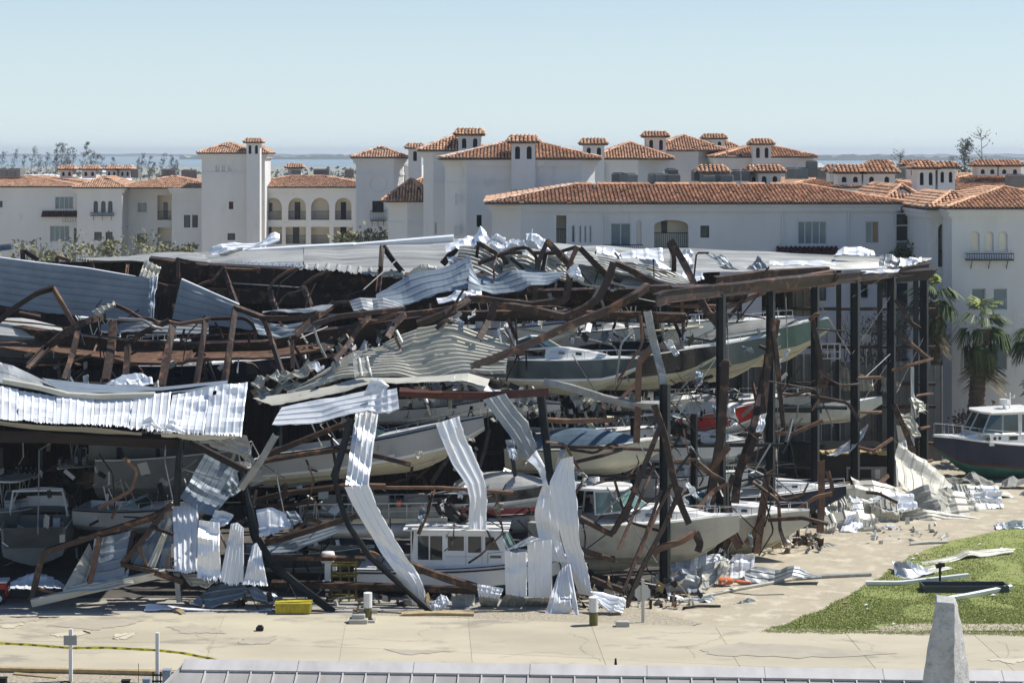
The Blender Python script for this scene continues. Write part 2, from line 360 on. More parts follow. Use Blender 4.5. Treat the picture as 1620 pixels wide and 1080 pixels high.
# concrete pad under the shed (left) and the road slabs
flat('concrete_pad', wobble([(-60, 985), (-60, 700), (900, 700), (905, 966), (560, 984), (430, 976), (200, 972)], .6, 5, True), -.008, 'pad')
road = thing('concrete_road', '', '', (0, 0, 0)); del road['label'], road['category']; road['kind'] = 'structure'
base = flat('road_joint_bed', [(-260, 968), (560, 972), (1060, 989), (1900, 1005), (2100, 1066), (1460, 1063), (800, 1070), (-300, 1052)], .012, 'dirt', None, road)
# slabs between the rear edge line and the front edge line
rear = [(-260, 968), (560, 972), (1060, 990), (1900, 1006)]; front = [(-330, 1052), (280, 1059), (800, 1085), (1500, 1130), (2200, 1160)]
def on(line, t):
    a = resample([G(*p) for p in line], 101); k = t * 100; i = min(int(k), 99); return a[i].lerp(a[i + 1], k - i)
N = 11
for i in range(N):
    t0, t1 = i / N, (i + 1) / N
    for j in range(2):
        a, b, c, d = on(rear, t0 + .02 * (i > 0)), on(rear, t1 + .02), on(front, t1), on(front, t0)
        b = on(rear, min(t1 + .02, 1)); s0, s1 = j * .55, .55 if j == 0 else 1
        q = [a.lerp(d, s0), b.lerp(c, s0), b.lerp(c, s1), a.lerp(d, s1)]
        cen = sum(q, Vector()) / 4; q = [cen + (p - cen) * (1 - .012 / max((p - cen).length, .1) * 1.4) for p in q]
        mb = MB(); z1 = .024 + random.uniform(0, .004)
        mb.prism([(p.x, p.y) for p in q[::-1]], 0.004, z1)
        mb.build('slab', M['road'], road)
for i, pts in enumerate([[(70, 990), (120, 979), (225, 981), (205, 989), (150, 997)], [(265, 991), (330, 992), (360, 1003), (285, 1002)], [(0, 975), (75, 976), (55, 984), (0, 985)],
                         [(1110, 1028), (1170, 1017), (1300, 1024), (1420, 1035), (1260, 1041), (1120, 1036)], [(610, 1028), (720, 1030), (640, 1037)],
                         [(385, 1010), (440, 1007), (430, 1017), (380, 1020)]]):
    flat('concrete_patch', wobble(pts, 3.2, 7, True, i), .042, 'patch')
for i, pts in enumerate([[(80, 1004), (130, 999), (145, 1003), (95, 1009)], [(180, 1004), (215, 1001), (205, 1011), (178, 1012)], [(0, 989), (35, 988), (25, 994), (0, 994)], [(1560, 1044), (1660, 1040), (1600, 1050)]]):
    flat('worn_concrete_patch', wobble(pts, 2.6, 7, True, i + 9), .046, 'pale_patch')
def strip(name, px, wpx, z, m):
    a = [G(*p, z) for p in px]; vs = []
    for i, p in enumerate(a):
        d = (a[min(i + 1, len(a) - 1)] - a[max(i - 1, 0)]).normalized(); s_ = Vector((-d.y, d.x, 0)) * wpx * random.uniform(.6, 1.2); vs += [p - s_, p + s_]
    o = mesh(name, vs, [(2 * i, 2 * i + 1, 2 * i + 3, 2 * i + 2) for i in range(len(a) - 1)], M[m]); o['kind'] = 'structure'; return o
M['crack'] = mat('dark_crack', (.27, .24, .185), None, 3, .95); M['tyre'] = mat('faint_tyre_mark', (.37, .335, .255), (.43, .39, .30), 1.2, .9)
for i, pts in enumerate([[(300, 985), (318, 994), (309, 1003), (335, 1015), (330, 1030)], [(520, 1012), (575, 1009), (640, 1014), (700, 1011)], [(690, 990), (660, 1000), (668, 1006)], [(900, 1000), (930, 1012), (915, 1024), (950, 1045)],
                         [(1150, 1003), (1120, 1016), (1085, 1022), (1100, 1040)], [(1330, 1010), (1385, 1020), (1370, 1034)], [(20, 1000), (60, 1006), (95, 1001), (150, 1010), (190, 1006)], [(790, 1040), (850, 1030), (905, 1034)], [(1580, 1012), (1600, 1028), (1590, 1046)]]):
    strip('road_crack', wobble(pts, 2.2, 7, False, i), .009, .034, 'crack')
# front kerb timber and gravel bed
flat('gravel_bed', [(-200, 1054), (290, 1061), (500, 1075), (420, 1290), (-300, 1290)], .012, 'gravel')
o = beam('wooden_edging', [P(-60, 1056, 76.6), P(120, 1060, 76.3), P(286, 1064, 75.9)], .16, 'timber', 'B', .12); o['kind'] = 'structure'
M['shed_floor'] = mat('shade_darkened_floor', (.11, .10, .09), (.07, .065, .06), .5, .9)  # floor colour darkened to deepen the shade inside the shed
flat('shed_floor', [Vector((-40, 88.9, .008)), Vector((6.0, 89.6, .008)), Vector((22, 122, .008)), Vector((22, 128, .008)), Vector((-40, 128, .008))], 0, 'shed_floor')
# the strip of shell gravel between road and shed
flat('gravel_strip', wobble([(560, 986), (560, 966), (900, 960), (1010, 962), (1110, 985), (1080, 993)], .8, 6, True), .006, 'gravel')
# grass
gpts = wobble([(1205, 1001), (1290, 968), (1370, 925), (1440, 880), (1500, 857), (1640, 826), (2300, 800), (2300, 1018), (1620, 1005), (1400, 1003)], 3.0, 7, True, 4)
flat('lawn_soil', gpts, .012, 'grass_soil')
flat('bare_verge', wobble([(1385, 990), (1460, 985), (1640, 988), (1640, 996), (1470, 1000), (1400, 998)], 1.5, 6, True, 5), .02, 'sand')
import array
def inpoly(x, y, poly):
    c = False; n = len(poly); j = n - 1
    for i in range(n):
        xi, yi = poly[i]; xj, yj = poly[j]
        if (yi > y) != (yj > y) and x < (xj - xi) * (y - yi) / (yj - yi) + xi: c = not c
        j = i
    return c
rg = random.Random(3); mb = MB(); vs = []; fs = []
tries = 0
while len(fs) < 90000 and tries < 300000:
    tries += 1
    px = rg.uniform(1195, 1690); py = 826 + (1006 - 826) * math.sqrt(rg.random())
    if not inpoly(px, py, gpts): continue
    if 1380 < px and 986 < py < 998 and rg.random() < .8: continue
    p = G(px, py, .01)
    if noise.noise(Vector((p.x * .35, p.y * .35, 0))) < -.22 and rg.random() < .75: continue
    for _ in range(2):
        a = rg.uniform(0, 6.28); h = rg.uniform(.02, .075); wd = rg.uniform(.012, .03)
        q = p + Vector((rg.uniform(-.12, .12), rg.uniform(-.12, .12), 0)); k = len(vs)
        dx, dy = math.cos(a) * wd, math.sin(a) * wd; lx, ly = rg.uniform(-.06, .06), rg.uniform(-.06, .06)
        vs += [q + Vector((-dx, -dy, 0)), q + Vector((dx, dy, 0)), q + Vector((lx, ly, h))]; fs.append((k, k + 1, k + 2))
o = mesh('grass', vs, fs, M['grass']); tag(o, 'green lawn grass beside the sandy path right of the shed', 'grass', kind='stuff')

# ================================================================ walls, windows, tiled roofs
def arch(x0, x1, z0, z1, n=10, flatk=1.0):
    r = (x1 - x0) / 2; h = min(r * flatk, (z1 - z0) * .9); cx = (x0 + x1) / 2
    return [(x0, z0), (x1, z0)] + [(cx + r * math.cos(t * math.pi / n), z1 - h + h * math.sin(t * math.pi / n)) for t in range(n + 1)]
def rect(x0, x1, z0, z1): return [(x0, z0), (x1, z0), (x1, z1), (x0, z1)]
def holed(outline, holes, y, depth, mb, mi=0, mr=0):
    """front face at y with holes and reveals going back (+y) by depth"""
    bm = bmesh.new(); ed = []
    for lp in [outline] + holes:
        v = [bm.verts.new((x, y, z)) for x, z in lp]
        for i in range(len(v)): ed.append(bm.edges.new((v[i], v[(i + 1) % len(v)])))
    bmesh.ops.triangle_fill(bm, use_beauty=True, use_dissolve=False, edges=ed)
    bm.verts.index_update()
    vs = [v.co.copy() for v in bm.verts]; fs = [tuple(v.index for v in f.verts) for f in bm.faces]
    bm.free(); mb.add(vs, fs, mi)
    for lp in holes:
        n = len(lp); mb.add([(x, y, z) for x, z in lp] + [(x, y + depth, z) for x, z in lp], [(i, (i + 1) % n, n + (i + 1) % n, n + i) for i in range(n)], mr)
def zpx(py, Y): return H - (py - HY) * Y / F
def xpx(px, Y): return (px - CX) * Y / F
def window(parent, x0, x1, z0, z1, Y, kind='blue', bars=1, archd=False, frame=True):
    g = {'blue': 'glass_blue', 'dark': 'glass_dark', 'wood': 'wood_panel', 'pale': 'glass_blue', 'shut': 'stucco_warm', 'red': 'awning', 'niche': 'stucco'}[kind]
    wf = .07; mb = MB(); fm = 'stucco' if kind == 'niche' else 'win_frame' if kind in ('blue', 'pale', 'wood', 'shut') else 'dark_frame'
    yb = Y + .12
    if archd:
        o1, o2 = arch(x0, x1, z0, z1), arch(x0 + wf, x1 - wf, z0 + wf, z1 - wf)
        n = len(o1); mb.add([(x, yb, z) for x, z in o1] + [(x, yb, z) for x, z in o2], [(i, (i + 1) % n, n + (i + 1) % n, n + i) for i in range(n)])
    else:
        for a, b in (((x0, z0), (x1, z0 + wf)), ((x0, z1 - wf), (x1, z1)), ((x0, z0 + wf), (x0 + wf, z1 - wf)), ((x1 - wf, z0 + wf), (x1, z1 - wf))):
            mb.box((a[0], yb - .03, a[1]), (b[0], yb + .05, b[1]))
        for k in range(1, bars + 1):
            xx = x0 + (x1 - x0) * k / (bars + 1); mb.box((xx - wf / 2, yb - .028, z0 + wf), (xx + wf / 2, yb + .05, z1 - wf))
    o = mb.build('window', M[fm], parent)
    pm = MB()
    if archd:
        lp = arch(x0 + .02, x1 - .02, z0 + .02, z1 - .02); pm.add([(x, yb + .03, z) for x, z in lp], [tuple(range(len(lp)))]); pm.build('pane', M[g], o)
    else:
        n = bars + 1
        for k in range(n):
            a = x0 + (x1 - x0) * k / n; b = x0 + (x1 - x0) * (k + 1) / n
            q = MB().add([(a + .02, yb + .03, z0 + .02), (b - .02, yb + .03, z0 + .02), (b - .02, yb + .03, z1 - .02), (a + .02, yb + .03, z1 - .02)], [(0, 1, 2, 3)])
            q.build('pane', M['wood_panel' if kind == 'wood' and k == 1 else ('glass_blue' if kind == 'wood' else g)], o)
    if not archd and (x1 - x0) > 1: MB().box((x0 - .08, Y - .06, z0 - .1), (x1 + .08, Y + .1, z0 - .002)).build('sill', M['stucco'], o)
    return o
def railing(parent, x0, x1, z0, z1, Y, step=.16, m='dark_frame', name='balcony_railing'):
    mb = MB(); mb.box((x0, Y - .03, z1 - .06), (x1, Y + .03, z1)); mb.box((x0, Y - .025, z0), (x1, Y + .025, z0 + .05))
    n = int((x1 - x0) / step)
    for i in range(n + 1):
        x = x0 + (x1 - x0) * i / n; mb.box((x - .015, Y - .014, z0 + .05), (x + .015, Y + .014, z1 - .06))
    return mb.build(name, M[m], parent)

TW, TL = .30, .45
def tiles(mb, e0, e1, t0, t1, tw=TW, tl=TL, miss=.012, seed=0):
    """barrel tiles over a trapezoid slope. e: eave, t: top (Vectors)"""
    r = random.Random(seed); U = e1 - e0; L = U.length
    if L < .3: return
    U.normalize(); nrm = U.cross((t0 - e0) if (t0 - t1).length < 1e-3 else ((t0 + t1) / 2 - (e0 + e1) / 2)).normalized()
    if nrm.z < 0: nrm = -nrm
    V = nrm.cross(U).normalized()
    if V.z < 0: V = -V
    hV = (t0 - e0).dot(V); a0 = (t0 - e0).dot(U); a1 = (t1 - e0).dot(U)
    nu = max(1, round(L / tw)); tw = L / nu; nvv = max(1, math.ceil(hV / tl)); tl2 = hV / nvv
    big = [(r.uniform(0, L), r.uniform(0, hV), r.uniform(.4, 1.1)) for _ in range(max(1, int(L * miss * 9)))] if miss else []
    for i in range(nu):
        uc = (i + .5) * tw
        for j in range(nvv):
            vc = (j + .5) * tl2; k = vc / hV
            if not (a0 * k - .05 <= uc <= L + (a1 - L) * k + .05): continue
            if r.random() < miss or any(abs(uc - x) < q * .8 and abs(vc - y) < q * .5 for x, y, q in big if r.random() < .75): continue
            lo, hi = (j) * tl2 - .06, (j + 1) * tl2 + .02
            sh = r.uniform(-.02, .02); up0, up1 = .105 + r.uniform(0, .03), .03
            pts = []
            for (vv, up, wk) in ((lo, up0, 1.0), (hi, up1, .84)):
                for (s, hh) in ((-.40, 0.0), (-.26, .72), (0, 1.0), (.26, .72), (.40, 0.0)):
                    pts.append(e0 + U * (uc + sh + s * tw * wk) + V * vv + nrm * (up - .03 + hh * tw * .36))
            mb.add(pts, [(q, q + 1, q + 6, q + 5) for q in range(4)] + [(0, 4, 3, 2), (0, 2, 1)])
def hip_roof(parent, x0, x1, y0, y1, z0, z1, run=None, over=.55, m='tile', tw=TW, tl=TL, miss=.012, name='roof', back=False, seed=1, cap=True, xrun=None, torn=False):
    x0 -= over; x1 += over; y0 -= over; y1 += over
    run = min(run or 99, (x1 - x0) / 2, (y1 - y0) / 2)
    e = [Vector((x0, y0, z0)), Vector((x1, y0, z0)), Vector((x1, y1, z0)), Vector((x0, y1, z0))]
    xr = min(xrun, (x1 - x0) / 2) if xrun else run
    t = [Vector((x0 + xr, y0 + run, z1)), Vector((x1 - xr, y0 + run, z1)), Vector((x1 - xr, y1 - run, z1)), Vector((x0 + xr, y1 - run, z1))]
    b = MB(); b.add(e + t, [(0, 1, 5, 4), (1, 2, 6, 5), (2, 3, 7, 6), (3, 0, 4, 7), (4, 5, 6, 7)])
    b.box((x0, y0, z0 - .12), (x1, y1, z0 - .01))
    root = b.build(name, M['underlay'], parent)
    tb = MB()
    for i, (p, q) in enumerate(((0, 1), (1, 2), (2, 3), (3, 0))):
        if i == 2 and not back: continue
        tiles(tb, e[p], e[q], t[p], t[q], tw, tl, miss, seed + i)
    o = tb.build('roof_tiles', M[m], root); o['kind'] = 'stuff'
    if cap:
        cb = MB()
        rr = random.Random(seed)
        segs = [(e[i], t[i]) for i in (0, 1)] + ([(t[0], t[1])] if (t[0] - t[1]).length > .3 else [])
        if torn:
            p, q = segs.pop(0); mm = MB(); pr = None
            for k in range(9):
                c = p.lerp(q, k / 8 * .95 + .02); wv = rr.uniform(.12, .42); cur = (c + Vector((-wv, 0, .13)), c + Vector((0, 0, .17)), c + Vector((wv, -.05, .10)))
                if pr: mm.add([*pr, *cur], [(0, 1, 4, 3), (1, 2, 5, 4)])
                pr = cur
            mm.build('torn_hip', M['mortar'], root)
        for p, q in segs:
            n = max(1, int((q - p).length / .45))
            for k in range(n):
                if rr.random() < .12: continue
                a = p.lerp(q, k / n); c = p.lerp(q, (k + 1.1) / n); cb.tube([a + Vector((0, 0, .1)), c + Vector((0, 0, .07))], .15, 5)
        if cb.v: cb.build('ridge_tiles', M[m], root)['kind'] = 'stuff'
    return root
def block(parent, px0, px1, Y, depth, pe, zb=0.0, op=(), roof=None, cor=True, ch=(0, 0), band=None, m='stucco', mis=.022, tilem='tile', seed=1, torn=False):
    """box of wall with openings. op: list of (kind, px0, py0, px1, py1, extra). roof: (py of roof top, run)"""
    x0, x1 = xpx(px0, Y), xpx(px1, Y); z1 = zpx(pe, Y)
    cl, cr = ch
    mb = MB(); holes = []; fx0, fx1 = x0 + cl, x1 - cr
    for o in op:
        k, a, b, c, d = o[:5]; ax, cx, zt, zl = xpx(a, Y), xpx(c, Y), zpx(b, Y), zpx(d, Y)
        if k.startswith('arch') or k.startswith('loggia'): holes.append(arch(ax, cx, zl, zt, 10, o[5] if k.startswith('loggia') and len(o) > 5 else 1))
        else: holes.append(rect(ax, cx, zl, zt))
    holed([(fx0, zb), (fx1, zb), (fx1, z1), (fx0, z1)], holes, Y, .2, mb)
    foot = [(fx1, Y), (x1, Y + cr) if cr else None, (x1, Y + depth), (x0, Y + depth), (x0, Y + cl) if cl else None, (fx0, Y)]
    foot = [p for p in foot if p]
    for p, q in zip(foot, foot[1:]):
        mb.add([(p[0], p[1], zb), (q[0], q[1], zb), (q[0], q[1], z1), (p[0], p[1], z1)], [(0, 1, 2, 3)])
    mb.add([(x, y, z1) for x, y in [(fx0, Y)] + foot[:-1]], [tuple(range(len(foot)))])
    wl = mb.build('wall', M[m], parent)
    if cor:
        c = MB()
        for k, (zz, pr, hh) in enumerate(((.02, .46, .2), (.22, .28, .34), (.56, .12, .14))):
            fp = [(x0 - pr, Y + cl - pr * .4 if cl else Y - pr), (x0 + cl, Y - pr), (x1 - cr, Y - pr), (x1 + pr, Y + cr - pr * .4 if cr else Y - pr), (x1 + pr, Y + depth), (x0 - pr, Y + depth)]
            fp = [p for i, p in enumerate(fp) if not ((i == 1 and not cl) or (i == 2 and not cr))]
            c.prism(fp, z1 - zz - hh + .003 * k, z1 - zz)
        c.build('cornice', M[m], parent)
    if band:
        zb2 = zpx(band, Y); fp = [(x0 - .06, Y + cl - .03 if cl else Y - .06), (x0 + cl, Y - .09), (x1 - cr, Y - .09), (x1 + .06, Y + cr - .03 if cr else Y - .06), (x1 + .06, Y + depth), (x0 - .06, Y + depth)]
        fp = [p for i, p in enumerate(fp) if not ((i == 1 and not cl) or (i == 2 and not cr))]
        MB().prism(fp, zb2 - .12, zb2 + .12).build('string_course', M[m], parent)
    for o in op:
        k, a, b, c, d = o[:5]; ax, cx, zt, zl = xpx(a, Y), xpx(c, Y), zpx(b, Y), zpx(d, Y)
        if k.startswith('win'): window(parent, ax, cx, zl, zt, Y, k[3:] or 'blue', o[5] if len(o) > 5 else 1)
        elif k.startswith('arch'): window(parent, ax, cx, zl, zt, Y, k[4:] or 'dark', 0, True)
        elif k.startswith('loggia') or k.startswith('porch'):
            dep = 1.3; lg = MB(); y0_, y1_ = Y + .205, Y + dep
            lg.add([(ax - .25, y1_, zl - .1), (cx + .25, y1_, zl - .1), (cx + .25, y1_, zt + .2), (ax - .25, y1_, zt + .2),
                    (ax - .25, y0_, zl - .1), (cx + .25, y0_, zl - .1), (cx + .25, y0_, zt + .2), (ax - .25, y0_, zt + .2)],
                   [(0, 1, 2, 3), (4, 5, 1, 0), (3, 2, 6, 7), (0, 3, 7, 4), (1, 5, 6, 2)])
            b_ = lg.build('balcony', M['stucco_warm'], parent)
            railing(b_, ax + .01, cx - .01, zl + .04, zl + 1.15, Y + .1, .14)
            wd = cx - ax
            if k.endswith('w'): MB().box((ax + wd * .3, y1_ - .06, zl), (ax + wd * .62, y1_ - .01, zl + 2.3)).build('door', M['glass_dark'], b_)
            if k.endswith('s'): MB().box((ax + wd * .25, y1_ - .06, zl + 1.1), (ax + wd * .42, y1_ - .01, zl + 2.2)).build('shutter', M['glass_dark'], b_)
    if roof:
        zr = zpx(roof[0], Y + (roof[1] if roof[1] < 50 else min(depth / 2, (x1 - x0) / 2)))
        hip_roof(parent, x0, x1, Y, Y + depth, z1 + .06, zr, roof[1], m=tilem, miss=mis, seed=seed, torn=torn)
    return wl
def chimney(parent, px0, px1, Y, dep, ptop, pcap, pbot, nh=2, m='stucco', tilem='tile', bigcap=.3):
    x0, x1, z1, z0 = xpx(px0, Y), xpx(px1, Y), zpx(pcap, Y), zpx(pbot, Y); zt = zpx(ptop, Y)
    mb = MB(); hs = []; wd = x1 - x0
    hw = min(.42, wd / (nh * 2 + .6)); gap = wd / (nh + 1)
    hh = min(1.05, (z1 - z0) * .45)
    for k in range(nh):
        c = x0 + wd * (.5 + (k - (nh - 1) / 2) * .27 * (2 if nh == 2 else 1) * .9); hs.append(arch(c - hw / 2, c + hw / 2, z1 - .35 - hh, z1 - .3, 8))
    holed([(x0, z0), (x1, z0), (x1, z1), (x0, z1)], hs, Y, .25, mb)
    mb.add([(x1, Y, z0), (x1, Y + dep, z0), (x1, Y + dep, z1), (x1, Y, z1), (x0, Y, z0), (x0, Y + dep, z0), (x0, Y + dep, z1), (x0, Y, z1)], [(0, 1, 2, 3), (4, 7, 6, 5), (1, 5, 6, 2), (3, 2, 6, 7)])
    c = mb.build('chimney', M[m], parent)
    MB().box((x0 + .05, Y + .252, z0 + .05), (x1 - .05, Y + .4, z1 - .05)).build('dark_inside_panel', M['black_plastic'], c)  # black panel put behind the arches for the dark inside
    MB().box((x0 - .1, Y - .1, z1 - .13), (x1 + .1, Y + dep + .1, z1 + .01)).build('moulding', M[m], c)
    r = hip_roof(c, x0, x1, Y, Y + dep, z1 + .06, max(zt, z1 + .4), None, over=bigcap + .08, m=tilem, name='cap', tw=.34, tl=.42, miss=0, cap=False, back=True, xrun=.45)
    return c
def ac_unit(px, py, Y, w_=.95, h_=.9, m='ac', label='', group='air conditioning units on the flat roofs'):
    x = xpx(px, Y); z = zpx(py, Y)
    t = thing('ac_unit', label, 'air conditioner', (x, Y, z - 0.02), (0, 0, random.uniform(-.3, .3)), group)
    b = MB(); b.box((-w_ / 2, -w_ / 2, 0), (w_ / 2, w_ / 2, h_ - .06))
    o = bev(b.build('case', M[m], t), .05)
    n = 7; g = MB()
    for k in range(n): g.box((-w_ / 2 - .012, -w_ / 2 - .012, .08 + k * (h_ - .2) / n), (w_ / 2 + .012, w_ / 2 + .012, .08 + k * (h_ - .2) / n + .035))
    g.build('grille', M['ac'], t)
    MB().tube([(0, 0, h_ - .06), (0, 0, h_)], w_ * .46, 14).build('fan_guard', M['dark_frame'], t)
    return t
def balcony_box(parent, px0, px1, Y, pt, pb, m='dark_frame', name='planter_railing'):
    x0, x1, z1, z0 = xpx(px0, Y), xpx(px1, Y), zpx(pt, Y), zpx(pb, Y)
    mb = MB(); d = .55
    for zz in (z0, z1 - .06): mb.box((x0, Y - d, zz), (x1, Y - d + .05, zz + .06)); mb.box((x0, Y - d + .05, zz), (x0 + .05, Y - .003, zz + .06)); mb.box((x1 - .05, Y - d + .05, zz), (x1, Y - .003, zz + .06))
    n = int((x1 - x0) / .17)
    for i in range(n + 1):
        x = x0 + (x1 - x0 - .03) * i / n; mb.box((x, Y - d + .01, z0 + .06), (x + .03, Y - d + .04, z1 - .06))
    mb.box((x0, Y - d + .06, z0 - .03), (x1, Y - .004, z0 + .03))
    for f in (.12, .5, .88):
        x = x0 + (x1 - x0) * f; mb.tube([(x, Y - d + .1, z0), (x, Y - .05, z0 - .5), (x, Y - .01, z0 - .62)], .03, 5)
    return mb.build(name, M[m], parent)
def awning(parent, px0, px1, Y, pt, pb):
    x0, x1, z1, z0 = xpx(px0, Y), xpx(px1, Y), zpx(pt, Y), zpx(pb, Y); mb = MB()
    d = .8; mb.add([(x0, Y - .01, z1), (x1, Y - .01, z1), (x1 + .1, Y - d, z0), (x0 - .1, Y - d, z0), (x0 - .1, Y - .01, z0), (x1 + .1, Y - .01, z0)], [(0, 1, 2, 3), (3, 2, 5, 4), (0, 3, 4), (1, 5, 2)])
    a = mb.build('awning', M['awning'], parent); tb = MB()
    tiles(tb, Vector((x0 - .1, Y - d, z0)), Vector((x1 + .1, Y - d, z0)), Vector((x0, Y, z1)), Vector((x1, Y, z1)), .34, .45, 0)
    tb.build('awning_tiles', M['awning'], a)
# ================================================================ apartment buildings
# --- far left wing
YL = 250.0
b1 = thing('apartment_building', 'long white apartment wing with low terracotta roof at the left behind the shed', 'building', (0, 0, 0))
TL_ = .5
block(b1, -120, 122, YL + 6, 24, 296, 0, [('windark', -20, 318, 4, 328, 0), ('winblue', 87, 311, 116, 331, 3), ('winblue', 79, 357, 110, 382, 3), ('windark', 117, 361, 121, 384, 0)], (279, 9), tilem='tile_far', seed=3)
awning(b1, 68, 125, YL + 6, 334, 343)
block(b1, 122, 193, YL, 12, 297.5, 0, [('archdark', 148, 318, 155, 336), ('archdark', 160, 318, 167, 336), ('archdark', 171, 318, 178, 336), ('windark', 149, 367, 161, 380, 0), ('windark', 167, 367, 178, 383, 0)], (279, 6), tilem='tile_far', seed=5)
balcony_box(b1, 144, 181, YL, 336, 341)
block(b1, 193, 272, YL + 4, 22, 297.5, 0, [('winblue', 217, 320, 232.5, 336, 1), ('windark', 217, 370, 233, 385, 1), ('porchw', 249, 309, 271, 348), ('porch', 249, 360, 271, 396)], None, seed=6)
block(b1, 272, 340, YL + .5, 20, 297.5, 0, [('windark', 291, 340, 301, 360, 0), ('windark', 304, 340, 313, 360, 0), ('windark', 291, 387, 301, 394, 0), ('windark', 304, 387, 313, 394, 0)], None, band=321, seed=8)
hip_roof(b1, xpx(180, YL + 2), xpx(343, YL + 2), YL + 1.2, YL + 24, zpx(297.2, YL + 1), zpx(279.5, YL + 9), 8, m='tile_far', seed=8, miss=.018, over=.6)
railing(b1, xpx(112, YL + 4), xpx(132, YL + 4), zpx(349, YL + 3), zpx(335, YL + 3), YL - .6, .3)
for a, c in ((93, 117), (128, 154), (166, 187), (187, 208)):
    chimney(b1, a + 2, c - 2, YL + 15, 2.2, 262, 268.5, 282, 2, tilem='tile_far')
# --- stair tower with chimney
b2 = thing('apartment_tower', 'tall white stair tower with slim bright chimney, left of the arcade', 'building')
block(b2, 319, 393, YL - 6, 9.2, 243, 0, [('archniche', 341, 261, 347, 271), ('archniche', 351, 261, 357, 271), ('archniche', 361, 261, 367, 271), ('winred', 362, 319, 369, 331, 0), ('windark', 360, 369, 372, 380, 0)], (226, 99), band=274, tilem='tile_far', seed=11)
block(b2, 393.5, 419, YL - 3, 6, 243, 0, [], (230, 99), tilem='tile_far', seed=12)
chimney(b2, 390, 411, YL - 7, 1.7, 219, 226, 420, 2, tilem='tile_far')
# --- arcade wing
b3 = thing('apartment_building', 'white arcaded wing with four arched balconies and dark railings between two towers', 'building')
lg = [('loggias', 417, 313, 446, 348), ('loggiaw', 456, 313, 484, 348), ('loggia', 492, 313, 521, 348), ('loggiaw', 530, 313, 556, 348)]
block(b3, 392, 563, YL, 18, 296.5, 0, lg + [('porchw', 398, 359, 446, 386), ('porchw', 452, 359, 484, 386), ('porch', 492, 359, 521, 386), ('porchw', 528, 359, 558, 386)], None, seed=15)
hip_roof(b3, xpx(360, YL), xpx(592, YL), YL, YL + 18, zpx(296, YL), zpx(279, YL + 9), 8, m='tile_far', seed=15, miss=.018)
chimney(b3, 455, 476, YL + 14, 2, 259, 266, 281, 0, tilem='tile_far')
# --- second tower
b4 = thing('apartment_tower', 'white tower with pyramid tile roof and one small black iron balcony, right of the arcade', 'building')
Y4 = 215
block(b4, 563, 637, Y4, 8, 250, 0, [('windark', 589, 318, 607, 336, 0)], (233, 99), ch=(0, 1.0), band=276, tilem='tile_far', seed=17)
balcony_box(b4, 586, 610, Y4, 333, 349)
mb = MB(); mb.tube([(xpx(598, Y4) + .95 * math.cos(t * .3927), Y4 - .02, zpx(291, Y4) + .95 * math.sin(t * .3927)) for t in range(17)], .06, 4); mb.build('round_medallion', M['stucco'], b4)
block(b4, 640, 668, Y4 + 3, 6, 262, 0, [], None, cor=False, seed=18)
chimney(b4, 646, 667, Y4 - 1, 1.6, 227, 235, 300, 1, tilem='tile_far')
block(b4, 648, 700, Y4 - 12, 9, 296, 0, [], (279, 5), tilem='tile', seed=19)
# --- central group of towers
b5 = thing('apartment_building', 'cluster of tall white towers with hip roofs and broad chimneys, centre of the skyline', 'building')
block(b5, 612, 684, 188, 8, 319, 0, [('winpale', 689, 352, 693, 368, 0)] and [], (284, 4.5), ch=(2.0, 0), band=354, seed=21, mis=.01)
block(b5, 669, 770, 184, 12, 239, 0, [('windark', 705, 316, 707, 319, 0), ('winpale', 688, 352, 691, 370, 0)], (213, 99), ch=(1.0, 0), band=289, seed=22, mis=.02, torn=True)
chimney(b5, 725, 761, 183, 2.4, 203, 214, 247)
block(b5, 703, 942, 166, 14, 252, 0, [('winpale', 720, 306, 724, 324, 0), ('windark', 719, 357, 726, 372, 0), ('windark', 754, 340, 762, 359, 0)], (220, 99), ch=(1.9, 1.2), band=291, seed=23, mis=.02, torn=True)
chimney(b5, 809, 847, 165, 2.3, 214, 226, 300, 2)
block(b5, 905, 958, 205, 2.5, 262, 0, [], None, cor=False)
chimney(b5, 923, 956, 196, 2.2, 219, 229, 300, 2)
block(b5, 941, 1058, 198, 13, 252, 0, [('windark', 1046, 262, 1048, 266, 0)] and [], (226, 99), ch=(0, 3.2), seed=25, mis=.015)
block(b5, 1030, 1142, 212, 13, 239, 0, [], (215, 99), ch=(0, 2.6), seed=26)
chimney(b5, 1022, 1054, 207, 2.4, 208, 217, 292, 2)
b6 = thing('apartment_tower', 'rightmost skyline tower, under a wide dark-streaked tile roof with square chimney', 'building')
block(b6, 1137, 1285, 205, 14, 249, 0, [], (228, 99), ch=(0, 1.5), seed=27, mis=.03)
chimney(b6, 1192, 1220, 203, 2.2, 220, 229, 280, 2)
block(b6, 1112, 1165, 232, 10, 236, 0, [], (219, 99), seed=28)
chimney(b6, 1116, 1146, 228, 2.2, 212, 220, 250, 2)
